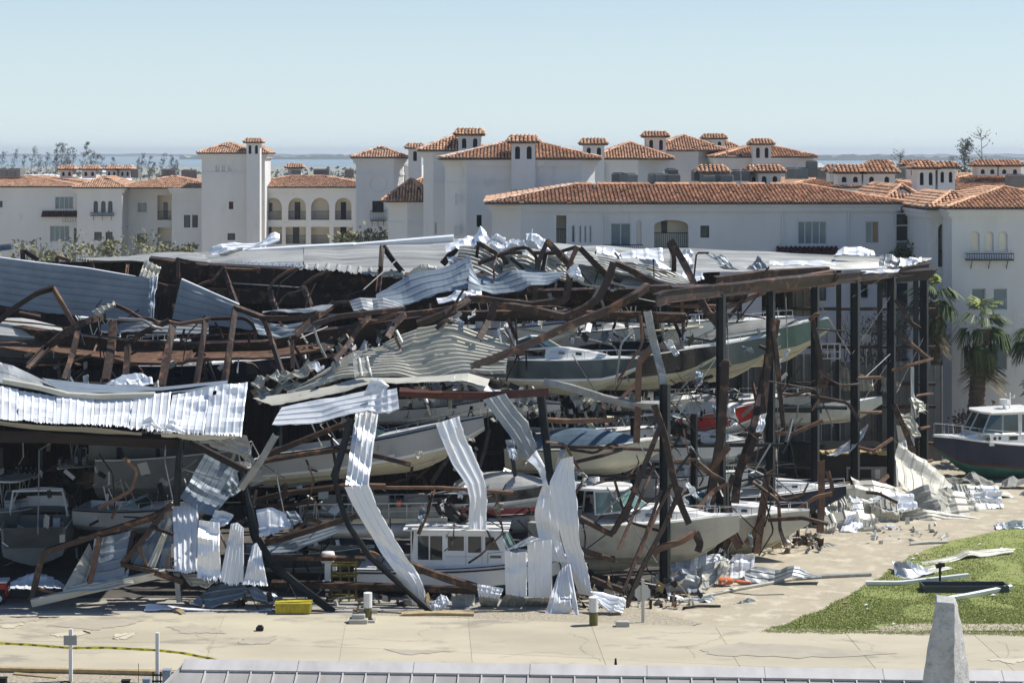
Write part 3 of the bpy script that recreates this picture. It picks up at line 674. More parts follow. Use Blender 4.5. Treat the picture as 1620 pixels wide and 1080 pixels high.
# --- main long building
Ym = 146.0
b7 = thing('apartment_building', 'long white apartment building with wide terracotta roof behind the right half of the shed', 'building')
block(b7, 778, 1418, Ym, 16, 322, 0, [('winwood' if 0 else 'porch', 880, 341, 896, 386), ('winpale', 904, 356, 910, 384, 0), ('winpale', 916, 357, 920, 384, 0), ('winpale', 924, 357, 928, 384, 0), ('winpale', 932, 357, 936, 384, 0),
      ('winblue', 966, 353, 998, 390, 1), ('archshut', 1007, 349, 1015, 388), ('loggias', 1035, 348, 1089, 392, .35), ('windark', 1108, 357, 1122, 376, 0),
      ('winblue', 1262, 350, 1308, 387, 3), ('winwood', 1369, 350, 1391, 385, 1)], (292.5, 7), seed=31, ch=(2.2, 0), mis=.012, torn=True)
railing(b7, xpx(952, Ym), xpx(1016, Ym), zpx(400, Ym), zpx(386, Ym), Ym - .8, .16)
awning(b7, 1229, 1324, Ym, 391, 402)
block(b7, 1408, 1452, Ym + 2.5, 14, 318, zpx(333, Ym), [], (291, 6), seed=33, mis=.02)
for px_ in (958, 1238, 1342): MB().tube([(xpx(px_, Ym), Ym - .12, zpx(333, Ym)), (xpx(px_, Ym), Ym - .12, 0)], .06, 6).build('downpipe', M['stucco'], b7)
# recessed screened balconies between the two right hand buildings
MB().box((xpx(1416, Ym), Ym + 1.0, 0), (xpx(1510, Ym), Ym + 1.3, zpx(330, Ym))).build('recess_wall', M['stucco'], b7)
sc = MB(); Ys = Ym - .2
for (a, c) in ((1416, 1418), (1437.5, 1440.5), (1469, 1471)): sc.box((xpx(a, Ys), Ys - .06, 0), (xpx(c, Ys), Ys + .06, zpx(335, Ys)))
for y in (337, 356, 381, 424, 446, 490): sc.box((xpx(1416, Ys), Ys - .05, zpx(y + 1.5, Ys)), (xpx(1470, Ys), Ys + .05, zpx(y, Ys)))
sc.build('screen_frame', M['win_frame'], b7)
for (a, c, y0, y1) in ((1418, 1437, 339, 354), (1418, 1437, 358, 380), (1452, 1469, 346, 380), (1418, 1440, 430, 480), (1446, 1468, 430, 478)):
    MB().box((xpx(a, Ys), Ys + .3, zpx(y1, Ys)), (xpx(c, Ys), Ys + .36, zpx(y0, Ys))).build('insect_screen', M['glass_dark'], b7)
for y0 in (406, 566): railing(b7, xpx(1418, Ys), xpx(1506, Ys), zpx(y0 + 20, Ys), zpx(y0 - 8 if y0 == 406 else y0, Ys), Ys - .5, .14)
for (a, c, y0, y1) in ((1390, 1402, 444, 470), (1296, 1306, 450, 475), (1362, 1372, 440, 470)):
    window(b7, xpx(a, Ym) , xpx(c, Ym), zpx(y1, Ym), zpx(y0, Ym), Ym - .2, 'dark', 0)
chimney(b7, 1109, 1147, Ym + 12, 2, 262, 274, 296, 2); chimney(b7, 1185, 1200, Ym + 14, 2, 262, 274, 296, 1); chimney(b7, 1200, 1235, Ym + 12, 2, 262, 273, 296, 2)
# --- rear right roofs
b8 = thing('apartment_building', 'rear terracotta roofs crowded with little arched roof vents, right of the skyline towers', 'building')
Yr = 178
block(b8, 1240, 1462, Yr, 24, 297, 0, [], (276, 8), seed=41)
chimney(b8, 1313, 1352, Yr - 8, 2, 261, 272, 288); chimney(b8, 1326, 1363, Yr - 13, 2.2, 262, 274, 292); chimney(b8, 1366, 1416, Yr - 13, 2.6, 261, 274, 294, 2)
chimney(b8, 1380, 1408, Yr + 8, 2, 255, 261, 276)
block(b8, 1440, 1720, Yr + 6, 24, 301, 0, [], (276, 9), seed=43)
chimney(b8, 1434, 1475, Yr + 8, 2.4, 254, 262, 284); chimney(b8, 1451, 1480, Yr - 20, 2.2, 257, 267, 310); chimney(b8, 1484, 1511, Yr - 20, 2.2, 257, 266, 302)
chimney(b8, 1547, 1578, Yr + 9, 2.2, 254, 263, 278); chimney(b8, 1580, 1615, Yr + 9, 2.2, 254, 263, 278)
# --- right building, nearest
Yn = 135.0
b9 = thing('apartment_building', 'nearest white apartment block with three arched niches over a black planter rail', 'building')
block(b9, 1506, 1720, Yn, 14, 330, 0, [('archshut', 1536, 366, 1550, 399), ('archshut', 1558, 366, 1572, 399), ('archshut', 1579.5, 366, 1594, 399), ('winpale', 1537, 456, 1559, 490, 0), ('winpale', 1571, 456, 1593, 490, 0),
      ('winpale', 1571, 544, 1593, 585, 0)], (296, 8), seed=51, mis=.006)
balcony_box(b9, 1527, 1601, Yn, 400, 411)
block(b9, 1472, 1506, Yn + 3, 10, 332, 0, [('loggia', 1484, 353, 1505, 422), ('porch', 1484, 570, 1505, 605)], None, seed=52)
hip_roof(b9, xpx(1475, Yn + 3), xpx(1560, Yn), Yn + 2.5, Yn + 14, zpx(328.5, Yn + 3), zpx(303, Yn + 7), 6, seed=55, miss=.02)
# --- air conditioning units
q = [(5, 276, 262), (20, 276, 262), (29, 276, 262), (215, 277, 262), (262, 277, 262), (271, 277, 262), (295, 278, 262), (305, 278, 262)]
for i, (x, y, Y) in enumerate(q): ac_unit(x, y + 4, Y, 1.1, 1.2, 'ac' if i % 3 else 'ac_pale', ['leftmost','second','third','fourth','fifth','sixth','seventh','eighth'][i] + ' cooling unit from the left on the flat roof of the far left wing', 'cooling units on the left wing')
for k_, x in enumerate((468, 503, 515, 553)): ac_unit(x, 281, 262, 1.2, 1.2, 'ac', ['leftmost','second','third','rightmost'][k_] + ' of the four grey cooling units on the flat roof above the arcade', 'cooling units above the arcade')
for i, (x, y, ww, lab) in enumerate([(978, 291, .95, 'tall dark cooling unit, leftmost on the long roof'), (989, 292, .8, 'short cooling unit behind the leftmost dark one'), (998, 292, .9, 'pale squat cooling unit right of the leftmost dark pair'),
        (1033, 292, .75, 'pale narrow cooling unit under the sunlit tower wall'), (1046, 292, 1.0, 'wide pale cooling unit under the sunlit tower wall'), (1062, 284, .9, 'dark cooling unit half hidden behind the others by the tower'),
        (1066, 293, 1.0, 'square black cooling unit on the ridge right of the pale pair'), (1103, 286, .8, 'black cooling unit left of the first arched roof vent'), (1119, 295, 1.0, 'dark cooling unit in front of the first arched roof vent'),
        (1136, 293, .7, 'small cooling unit squeezed between two bigger ones'), (1150, 294, 1.0, 'dark square cooling unit right of the first arched vent'), (1164, 286, .8, 'pale cooling unit behind the first arched vent'), (1180, 286, .7, 'slim cooling unit left of the paired arched vents')]):
    ac_unit(x, y, Ym + 11.5 - (y - 290) * .4, ww, .95, 'ac_pale' if 'pale' in lab else 'ac', lab)
for i, (x, y, lab) in enumerate([(1252, 283, 'pale cooling unit, left of a trio right of the rightmost tower'), (1270, 283, 'middle cooling unit of the trio right of the rightmost tower'), (1284, 280, 'tall dark cooling unit, right of the trio by the rightmost tower'), (1300, 283, 'low pale cooling unit beside a tiny white cupola')]):
    ac_unit(x, y, 175, 1.0, 1.05 if i != 2 else 1.5, 'ac_pale' if i in (0, 3) else 'ac', lab)
ac_unit(1421, 282, 176, 1, 1.1, 'ac', 'dark cooling unit right of the round row of roof vents'); ac_unit(1606, 296, Yn + 9, 1.3, 1.0, 'ac', 'large dark cooling unit on the roof of the nearest block')
# ================================================================ vegetation
def wispy(name, px, py_top, py_bot, Y, label, group, seed, leafm='leaf_far', lean=.15, dens=1.0, wd=.35, cat='tree'):
    r = random.Random(seed); x = xpx(px, Y); zt = zpx(py_top, Y); zb = min(zpx(py_bot, Y), zt - 1); h = zt - 0
    t = thing(name, label, cat, (x, Y, 0), (0, 0, 0), group)
    tr = MB(); lf = MB(); pts = []
    for i in range(7): pts.append(Vector((lean * h * .25 * (i / 6) ** 1.6 + r.uniform(-.15, .15), r.uniform(-.2, .2), h * i / 6)))
    k_ = min(1, (zt - zb) / 20); tr.tube(pts, .04 + h * .008, 5, r1=.03)
    nb = int(22 * dens)
    for b in range(nb):
        f = r.uniform(max(.25, (zb - 2) / h), .98); i = min(5, int(f * 6)); p = pts[i].lerp(pts[i + 1], f * 6 - i); a = r.uniform(0, 6.28)
        L = h * wd * (1.1 - f) * r.uniform(.35, 1) + .4; e = p + Vector((math.cos(a) * L + lean * L, math.sin(a) * L * .6, L * r.uniform(.4, 1.1)))
        m_ = p.lerp(e, .5) + Vector((r.uniform(-.2, .2), 0, -.1 * L)); tr.tube([p, m_, e], .035 + h * .0015, 4, r1=.015, cap=False)
        for c in range(int(9 * dens)):
            q = p.lerp(e, r.uniform(.25, 1.1)) + Vector((r.gauss(0, .3), r.gauss(0, .3), r.gauss(0, .35)))
            s = r.uniform(.10, .28) * (Y / 500) ** .6 * 1.3; d = Vector((r.uniform(-1, 1), r.uniform(-1, 1), r.uniform(-.4, 1.4))).normalized() * s; n_ = Vector((r.uniform(-1, 1), r.uniform(-1, 1), r.uniform(-1, 1))).normalized() * s * .4
            lf.add([q - d, q + n_, q + d * 1.5, q - n_], [(0, 1, 2, 3)])
    tr.build('trunk', M['twig'], t); lf.build('crown', M[leafm], t)
r = random.Random(11)
for i, (x, y) in enumerate([(0, 238), (20, 236), (36, 240), (48, 233), (58, 245), (72, 240), (86, 228), (95, 226), (104, 235), (113, 234), (131, 226), (141, 238), (149, 241), (158, 245), (176, 250), (214, 252), (222, 242), (234, 246), (240, 258), (256, 242), (268, 246), (274, 255)]):
    wispy('pine_tree', x, y, 272, r.uniform(880, 1150), ['leftmost', 'second', 'third', 'fourth', 'fifth', 'sixth', 'seventh', 'eighth', 'ninth', 'tenth', 'eleventh', 'twelfth', 'thirteenth', 'fourteenth', 'fifteenth', 'sixteenth', 'seventeenth', 'eighteenth', 'nineteenth', 'twentieth', 'twenty-first', 'rightmost'][i] + ' wind-stripped pine from the left on the hazy horizon behind the left wing', 'storm-thinned pines on the left horizon', i, lean=.3, dens=1.15 + .7 * (i in (6, 7, 8, 10)), wd=.27)
wispy('pine_tree', 1523, 224, 290, 330, 'dark bushy pine left of the tall bare tree on the right skyline', None, 71, lean=.12, dens=2.6, wd=.26)
wispy('bare_tree', 1556, 203, 280, 320, 'tallest nearly bare tree on the right skyline above the roofs', None, 77, lean=-.05, dens=.8, wd=.42)
wispy('bare_tree', 1432, 240, 275, 420, 'small faint bare treetop behind the rear roof vents', None, 78, lean=-.2, dens=.8, wd=.4)
wispy('bare_tree', 1500, 246, 275, 420, 'faint low treetop just left of the bushy pine', None, 79, lean=.2, dens=.7, wd=.3)
# hazy tree band behind the left wing
lf = MB(); r = random.Random(5)
for i in range(7000):
    x = r.uniform(-420, 520); y = r.uniform(620, 1400); hh = 8 + 4 * noise.noise(Vector((x * .02, y * .02, 0))); z = hh * r.random() ** .5
    s = r.uniform(.7, 1.8); a = r.uniform(0, 3.14); d = Vector((math.cos(a), math.sin(a), r.uniform(-.3, .3))) * s; u = Vector((0, 0, 1)) * s * r.uniform(.5, 1)
    q = Vector((x, y, z)); lf.add([q - d, q + u, q + d, q - u * .6], [(0, 1, 2, 3)])
tag(lf.build('distant_treeline', M['leaf_far']), 'low hazy band of trees on the horizon behind the roofs', 'treeline', kind='stuff')
for i, (x, y, Y, ww, hh) in enumerate([(50, 266, 900, 14, 5), (75, 267, 1000, 10, 4), (160, 268, 850, 22, 5), (150, 263, 1100, 8, 6)]):
    X = xpx(x, Y); mb = MB(); mb.box((X - ww / 2, Y, 0), (X + ww / 2, Y + 10, hh + 3)); 
    o = thing('distant_house', ['tiny white house on the horizon, leftmost of the far houses', 'tiny white house second from the left on the horizon', 'long white far house between the small roof vents', 'tall pale far house rising behind the pines'][i], 'house')
    mb.build('wall', M['stucco'], o); MB().add([(X - ww / 2 - 1, Y - 1, hh + 3), (X + ww / 2 + 1, Y - 1, hh + 3), (X + ww / 2 + 1, Y + 11, hh + 3), (X - ww / 2 - 1, Y + 11, hh + 3), (X - ww / 2 + 2, Y + 5, hh + 5), (X + ww / 2 - 2, Y + 5, hh + 5)], [(0, 1, 5, 4), (2, 3, 4, 5), (1, 2, 5), (3, 0, 4)]).build('roof', M['stucco'], o)
    for k in range(3): MB().box((X - ww * .35 + k * ww * .3, Y - .05, hh * .4), (X - ww * .35 + k * ww * .3 + 1.4, Y - .01, hh * .4 + 1.6)).build('window', M['glass_dark'], o)
X = xpx(1296, 300); Yc = 300; cu = thing('roof_cupola', 'tiny white cupola with pointed top right of the rightmost tower', 'cupola')
MB().box((X - .9, Yc - .9, 0), (X + .9, Yc + .9, zpx(266, Yc))).build('wall', M['stucco'], cu)
MB().add([(X - 1.3, Yc - 1.3, zpx(266, Yc)), (X + 1.3, Yc - 1.3, zpx(266, Yc)), (X + 1.3, Yc + 1.3, zpx(266, Yc)), (X - 1.3, Yc + 1.3, zpx(266, Yc)), (X, Yc, zpx(257, Yc))], [(0, 1, 4), (1, 2, 4), (2, 3, 4), (3, 0, 4), (3, 2, 1, 0)]).build('roof', M['sign_pale'], cu)
# palms
def frond(name, parent, L, drop, m, rnd, width=.75):
    """fan leaf: petiole along +x then drooping blades; object origin at crown"""
    mb = MB(); pl = L * .45; pet = [Vector((0, 0, 0)), Vector((pl * .6, 0, pl * .35 * (1 - drop))), Vector((pl, 0, pl * .45 * (1 - drop) - drop * pl * .3))]
    mb.tube(pet, .03, 4, r1=.018, cap=False); c = pet[-1]; n = 15
    for k in range(n):
        a = (k / (n - 1) - .5) * 2.5 + rnd.uniform(-.06, .06); bl = L * .58 * (1 - .25 * abs(a)) * rnd.uniform(.85, 1.1)
        dx, dy = math.cos(a), math.sin(a); wv = Vector((-dy, dx, 0)) * .05
        p1 = c + Vector((dx, dy * width, -.08 - drop * .35)) * bl * .5; p2 = c + Vector((dx * .86, dy * width * .9, -.45 - drop * .9)) * bl
        p3 = p2 + Vector((dx * .05, 0, -bl * .22))
        mb.add([c, p1 - wv, p2 - wv * .6, p3, p2 + wv * .6, p1 + wv], [(0, 1, 5), (1, 2, 4, 5), (2, 3, 4)])
    return mb.build(name, m, parent)
def palm(px, ptop, Y, lean, label, seed, sc=1.0, blown=0.0, r0=.36):
    r = random.Random(seed); x = xpx(px, Y); h = zpx(ptop, Y)
    t = thing('palm_tree', label, 'palm', (x, Y, 0)); pts = []; mb = MB(); nseg = 44
    for i in range(nseg + 1):
        f = i / nseg; pts.append(Vector((lean * f ** 1.5, 0, h * f)))
    n = 12; vs = []; fs = []
    for i, p in enumerate(pts):
        rr = r0 * (1.12 - .2 * i / nseg) * (1.0 + (.14 if i % 2 else 0)) + r.uniform(-.015, .015) + (.07 if i > nseg - 10 else 0)
        for k in range(n): a = k * 2 * math.pi / n; vs.append(p + Vector((math.cos(a), math.sin(a), 0)) * (rr + r.uniform(-.03, .03)))
    for i in range(nseg):
        for k in range(n): fs.append((i * n + k, i * n + (k + 1) % n, i * n + n + (k + 1) % n, i * n + n + k))
    mesh('trunk', vs, fs, M['bark'], t)
    top = pts[-1]
    kinds = [frond('frond', t, 2.3 * sc, d, M[m], r) for d, m in ((0.0, 'frond_young'), (.35, 'frond'), (.7, 'frond'), (1.0, 'frond'), (1.25, 'frond_dead'))]
    pool = {0: 5, 1: 8, 2: 10, 3: 8, 4: 9}
    for k, cnt in pool.items():
        for c in range(cnt):
            o = kinds[k] if c == 0 else kinds[k].copy()
            if c: COL.objects.link(o); o.parent = t
            az = r.uniform(0, 6.28)
            if blown and r.random() < .35: az = (0 if blown > 0 else math.pi) + r.gauss(0, .6)
            el = [1.1, .55, .1, -.5, -1.05][k] + r.uniform(-.2, .2)
            o.rotation_euler = (r.uniform(-.3, .3), -el, az); o.location = top + Vector((0, 0, [.35, .2, .0, -.25, -.5][k] - (r.uniform(0, .8) if k == 4 else 0)))
            s = r.uniform(.8, 1.15); o.scale = (s, s, s)
    return t
palm(1541, 522, 131.5, .55, 'palm with yellow young leaves and thick trunk behind the navy-hulled boat', 3, 1.0, 0.6, .50)
palm(1483, 478, 133, -.25, 'taller ragged palm with thin bent trunk at the right corner of the shed', 8, .88, -.5, .33)
palm(1652, 545, 128, -.2, 'palm whose leaf tips poke in at the right edge', 12, 1.0, -.3, .33)
def leafy(name, px, ptop, Y, rad, label, seed, m='leaf_pale', n=420, group=None, squash=.8, cat='shrub', zb=0, ls=.28):
    r = random.Random(seed); x = xpx(px, Y); h = zpx(ptop, Y); t = thing(name, label, cat, (x, Y, zb), (0, 0, 0), group); tr = MB(); lf = MB(); h -= zb
    for b in range(9):
        a = r.uniform(0, 6.28); e = Vector((math.cos(a) * rad * r.uniform(.2, .8), math.sin(a) * rad * .6, h - rad * r.uniform(.1, 1.0)))
        tr.tube([(0, 0, 0), (e.x * .2, e.y * .2, h * .5 if h > 3 * rad else h * .3), e], .1, 4, r1=.02, cap=False)
        for c in range(n // 9):
            q = e + Vector((r.gauss(0, rad * .3), r.gauss(0, rad * .3), r.gauss(0, rad * .3 * squash))); s = r.uniform(.5, 1.3) * ls
            d = Vector((r.uniform(-1, 1), r.uniform(-1, 1), r.uniform(-.2, 1))).normalized() * s; n_ = d.cross(Vector((r.uniform(-1, 1), r.uniform(-1, 1), r.uniform(-1, 1)))).normalized() * s * .28
            lf.add([q, q + d * .5 + n_, q + d, q + d * .5 - n_], [(0, 1, 2, 3)])
    tr.build('stem', M['twig'], t); lf.build('crown', M[m], t); return t
for i, (x, y, rd, lab) in enumerate([(30, 392, 2.0, 'small dark treetop, leftmost above the broken shed roof'), (72, 394, 1.6, 'low treetop second from left above the shed roof'), (108, 379, 2.4, 'broad pale-leaved treetop under the four tall windows'), (158, 379, 2.0, 'pale treetop below the three arched windows'), (184, 381, 1.9, 'treetop right below the three arched windows, tip against a dark window'), (232, 378, 2.3, 'green-grey treetop in front of the two-storey porch'), (259, 390, 1.6, 'low pale treetop right of the two-storey porch'), (290, 390, 1.2, 'small treetop peeping over the shed roof by the left tower'),
        (566, 367, 1.9, 'brownish treetop right of the arcade above the white roof edge'), (597, 368, 1.6, 'brownish treetop below the small iron balcony'), (545, 374, 1.2, 'low dry treetop under the rightmost arch')]):
    leafy('tree', x, y, 195, rd, lab, 20 + i, 'leaf_pale', 230, None, .8, 'tree', ls=.5)
leafy('balcony_plant', 1440, 384, 145, 1.5, 'bushy green plant with yellow tips hanging over the screened balcony', 61, 'frond', 900, squash=.5, cat='plant', zb=zpx(408, 145))
leafy('shrub', 1433, 603, 131, .7, 'green spiky shrub showing through the right bays of the shed', 62, 'frond', 300, cat='shrub', ls=.5)
leafy('shrub', 1395, 565, 136, 2.2, 'dark evergreen shrub behind the right rear corner post', 63, 'leaf', 700, cat='shrub')
leafy('shrub', 1410, 500, 137, 1.8, 'olive tree crown tangled behind the last two posts', 64, 'leaf', 600, cat='tree')
leafy('shrub', 1590, 645, 132, 1.3, 'low bare bush against the wall behind the navy boat', 65, 'twig', 260, cat='shrub', ls=.35)
leafy('shrub', 1515, 655, 131, 1.0, 'thin bare bush between the two palms', 66, 'twig', 200, cat='shrub', ls=.3)
def baretree(px, py, Y, h, label, seed, spread=.5):
    r = random.Random(seed); t = thing('bare_tree', label, 'tree', (xpx(px, Y), Y, 0)); tr = MB(); tw = MB()
    def go(p, d, L, rad, dep):
        e = p + d * L; m_ = p.lerp(e, .5) + Vector((r.uniform(-1, 1), r.uniform(-1, 1), 0)) * L * .06
        (tr if dep < 2 else tw).tube([p, m_, e], rad, 5 if dep < 2 else 3, r1=rad * .6, cap=False)
        if dep < 6:
            for _ in range(2 if dep else 3):
                nd = (d + Vector((r.uniform(-1, 1), r.uniform(-1, 1), r.uniform(-.25, .6))) * spread).normalized(); go(e, nd, L * r.uniform(.62, .85), rad * .62, dep + 1)
    go(Vector((0, 0, 0)), Vector((0, 0, 1)), h * .24, h * .016, 0)
    tr.build('trunk', M['twig'], t); tw.build('crown', M['twig'], t)
baretree(1385, 440, 133, 12.5, 'leafless reddish-grey tree seen through the right bays of the shed', 4, .5)
baretree(1342, 440, 137, 11, 'thin leafless tree left of the reddish one behind the posts', 9, .5)
baretree(1430, 440, 137, 12, 'leafless tree behind the last two posts', 14, .5)
# ================================================================ the wrecked rack-storage shed
shed = thing('storage_shed', 'huge collapsed steel boat storage shed with torn grey roof and buckled red-brown frame', 'shed')
A0, B0 = Vector((7.17, 90.07, 0)), Vector((26.6, 124.0, 0))
DW = (B0 - A0).normalized(); NW = Vector((DW.y, -DW.x, 0))           # along the right wall, outward normal
def hcol(p, z0, z1, s=.34, m='black_steel', name='column', parent=shed, lean=(0, 0)):
    mb = MB(); prof = SEC['I']; ln = Vector((lean[0], lean[1], 0))
    for k in (0,):
        vs = []
        for z, o in ((z0, Vector()), (z1, ln)):
            for x, y in prof: q = p + o + DW * (x * s * .8) + NW * (y * s); vs.append((q.x, q.y, z))
        n = len(prof); mb.add(vs, [(i, (i + 1) % n, n + (i + 1) % n, n + i) for i in range(n)] + [tuple(range(n))[::-1], tuple(range(n, 2 * n))])
    mb.box((p.x - .28, p.y - .28, z0), (p.x + .28, p.y + .28, z0 + .06))
    return mb.build(name, M[m], parent)
ctop = [13.9, 13.8, 13.65, 13.5, 13.35, 13.25, 13.15]
for k in range(7):
    p = A0.lerp(B0, k / 6)
    if k == 0: hcol(p, 0, 4.2 + 5.6, .42)
    else: hcol(p, 0, ctop[k] - .2, .40 if k < 4 else .46)
# conduit lines on two posts
for k in (1, 2):
    p = A0.lerp(B0, k / 6) + Vector((.32, -.3, 0)); MB().tube([p, p + Vector((0, 0, 12.5))], .02, 5).build('conduit', M['galv'], shed)
# eave beam on top of the posts
pts = [A0.lerp(B0, k / 6) + Vector((0, 0, ctop[k])) for k in range(7)]
beam('eave_beam', [pts[0] + Vector((-.5, -1, -.1))] + pts + [pts[-1] + Vector((.5, .8, 0))], .62, 'rust', 'I', .35, shed, facing=-NW)
beam('fascia_channel', [(1058, 461, 94), (1130, 461, 97), (1210, 451, 100), (1315, 439, 106), (1322, 432, 106)], .62, 'rust', 'C', .3, shed)
beam('fascia_channel', [(1132, 462, 99), (1200, 455, 100), (1317, 434, 106)], .55, 'rust_light', 'C', .2, shed)
beam('bent_purlin', [(1130, 444, 104), (1200, 434, 107), (1310, 428, 110)], .45, 'rust', 'C', .25, shed)
beam('eave_strut', [(1060, 482, 104), (1150, 486, 106), (1210, 462, 108), (1320, 449, 112)], .22, 'rust_light', 'L', .2, shed)
beam('fascia_channel', [(1365, 441, 116), (1470, 433, 124), (1476, 430, 126)], .75, 'dark', 'B', .3, shed)
# cross bracing cables on the right wall
for (a, b) in ((((1052, 690, 90.3)), (1137, 560, 95.7)), ((1052, 560, 90.3), (1137, 690, 95.7)), ((1137, 900, 95.7), (1212, 760, 101)), ((1348, 560, 112), (1408, 470, 118)), ((1348, 660, 112.5), (1408, 570, 118)), ((1408, 640, 118), (1463, 530, 124)), ((1212, 800, 101), (1285, 870, 103)), ((1052, 700, 90.3), (1137, 850, 95.7)), ((1348, 470, 112), (1420, 425, 118))):
    MB().tube([P(*a), P(*b)], .018, 4).build('brace_rod', M['black_steel'], shed)
# girts of the back and right wall
YB = 128.5
for y in (488, 548, 606, 642, 700):
    beam('girt', [(1205, y, YB), (1480, y + 1, YB)], .2, 'rust', 'C', .15, shed)
for x in (1170, 1250, 1327, 1392, 1449):
    MB().box((xpx(x, YB) - .15, YB - .1, 0), (xpx(x, YB) + .15, YB + .2, 13.2)).build('rear_post', M['black_steel'], shed)
# grey cladding panels of the back wall, each its own sheet
x = 1140
i = 0
while x < 1478:
    wdt = 44; top = 572 + (6 if i % 2 else 0) - (18 if x < 1210 else 0)
    if 1140 <= x < 1300: top = 560
    sheet('wall_panel', [(x + .6, top, YB + .5), (x + wdt - .6, top, YB + .5)], [(x + .6, 745, YB + .5), (x + wdt - .6, 745, YB + .5)], 4, 'wall_grey', 'v', .05, .03, 0, shed, nv=8)
    x += wdt; i += 1
sheet('wall_panel', [(1238, 440, YB + .5), (1286, 440, YB + .5)], [(1238, 500, YB + .5), (1286, 500, YB + .5)], 4, 'wall_grey', 'v', .05, .04, 0, shed)
sheet('wall_panel', [(1205, 452, YB + .5), (1240, 450, YB + .5)], [(1205, 560, YB + .5), (1240, 560, YB + .5)], 3, 'dark', 'v', .05, .04, 0, shed)
sheet('bent_wall_panel', [(1330, 578, YB - .3), (1345, 585, YB - 1), (1380, 598, YB - 1)], [(1331, 618, YB - .3), (1350, 618, YB - .7), (1383, 619, YB - 1)], 7, 'cream_sheet', 'v', .06, .12, .1, shed)
sheet('bent_wall_panel', [(1394, 594, YB - .3), (1412, 602, YB - 1), (1426, 606, YB - 1)], [(1394, 619, YB - .3), (1410, 621, YB - .7), (1420, 621, YB - 1)], 4, 'cream_sheet', 'v', .06, .12, .1, shed)
# dark rear cladding, and an inner wall added to black out the interior
def rib_wall(px0, px1, Y, z0, z1, m, n):
    return sheet('dark_backing', [Vector((xpx(px0, Y), Y, z1)), Vector((xpx(px1, Y), Y, z1))], [Vector((xpx(px0, Y), Y, z0)), Vector((xpx(px1, Y), Y, z0))], n, m, 'v', .06, .05, 0, shed, nv=6)
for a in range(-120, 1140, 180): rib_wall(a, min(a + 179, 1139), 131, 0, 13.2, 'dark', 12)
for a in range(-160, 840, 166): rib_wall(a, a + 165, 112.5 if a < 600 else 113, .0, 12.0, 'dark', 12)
# dark deck added over the left bays to keep them in shade
sheet('shade_deck', [(-900, 606, 89), (0, 608, 89), (120, 624, 89), (250, 622, 89), (395, 606, 90)], [(-900, 598, 111), (0, 600, 111), (200, 606, 111), (395, 604, 111)], 8, 'dark', 'v', .05, .1, 0, shed)
# ---- rack frames (inner posts and rails)
YR = 105.0
for x, z1 in ((738, 12.2), (850, 11.8), (962, 12.5), (1040, 12.6), (640, 11), (540, 8), (440, 8.2)):
    hcol(Vector((xpx(x, YR), YR, 0)), 0, z1, .34, 'black_steel', 'rack_post')
for x in (905, 1003, 1098): hcol(Vector((xpx(x, 97.5), 97.5, 0)), 0, 7.4, .3, 'black_steel', 'rack_post')
for (a, b, y0, y1, Y) in ((700, 1120, 614, 606, 103), (760, 1300, 660, 645, 104), (870, 1240, 706, 703, 99), (1140, 1300, 648, 650, 112), (760, 1050, 716, 713, 96), (1240, 1340, 642, 645, 113), (1210, 1300, 738, 738, 112)):
    beam('rack_rail', [(a, y0, Y), (b, y1, Y)], .16, 'black_steel', 'B', .2, shed)
for x in range(-60, 300, 62):
    beam('rack_post', [(x, 708, 98), (x + 2, 885, 98)], .2, 'black_steel', 'B', .2, shed)
for y in (745, 800): beam('rack_rail', [(-80, y, 98.3), (420, y - 4, 98.3)], .16, 'black_steel', 'B', .16, shed)
# inner storage block at right (dark box with doorway, loose timber on top)
MB().box((xpx(1275, 121), 121, 0), (xpx(1412, 121), 126, zpx(716, 121))).build('store_room', M['black_plastic'], shed)
for (a, c, y0, y1, m) in ((1339, 1403, 738, 790, 'galv'), (1342, 1362, 742, 790, 'dark'), (1384, 1392, 742, 757, 'white_paint'), (1362, 1378, 742, 756, 'black_plastic')):
    MB().box((xpx(a, 120.9), 120.85 - (m != 'galv') * .04, zpx(y1, 120.9)), (xpx(c, 120.9), 120.95, zpx(y0, 120.9))).build('door_frame' if m == 'galv' else 'door_panel', M[m], shed)
rr = random.Random(4)
for i in range(12):
    x = rr.uniform(1290, 1400); y = 716 - rr.uniform(0, 3)
    o = beam('loose_board', [(x, y, 120.5), (x + rr.uniform(12, 30), y + rr.uniform(-4, 3), 121.5)], .12, 'timber', 'B', .35)
    tag(o, 'raw timber board lying on the black store room roof in the right bay', 'board', 'boards on the store room roof')

# ---- roof that is still up
sheet('roof_sheet', [(150, 412, 116), (280, 417, 114), (330, 424, 112), (400, 426, 110), (480, 427, 109)], [(120, 409, 132), (200, 405, 132), (335, 399, 131), (480, 392, 130)], 7, 'beige_roof', 'u', .13, .12, 0, shed)
sheet('roof_sheet', [(481, 427, 109), (560, 433, 108), (650, 436, 108), (740, 440, 108), (760, 430, 110)], [(481, 391, 130), (560, 387, 130), (650, 383, 130), (722, 379, 130), (760, 381, 130)], 8, 'beige_roof', 'u', .13, .1, 0, shed)
sheet('roof_sheet', [(760, 428, 112), (860, 424, 113), (960, 428, 113), (1060, 436, 112)], [(760, 382, 132), (860, 386, 131), (960, 391, 130), (1060, 397, 129)], 7, 'beige_roof', 'u', .13, .15, 0, shed)
sheet('roof_sheet', [(1061, 434, 112), (1100, 434, 112), (1180, 430, 114), (1310, 425, 118), (1412, 424, 121), (1440, 422, 122)], [(1061, 394, 131), (1100, 395, 131), (1200, 400, 130), (1320, 406, 129), (1420, 409, 128), (1474, 411, 127)], 6, 'beige_roof', 'u', .12, .08, 0, shed)
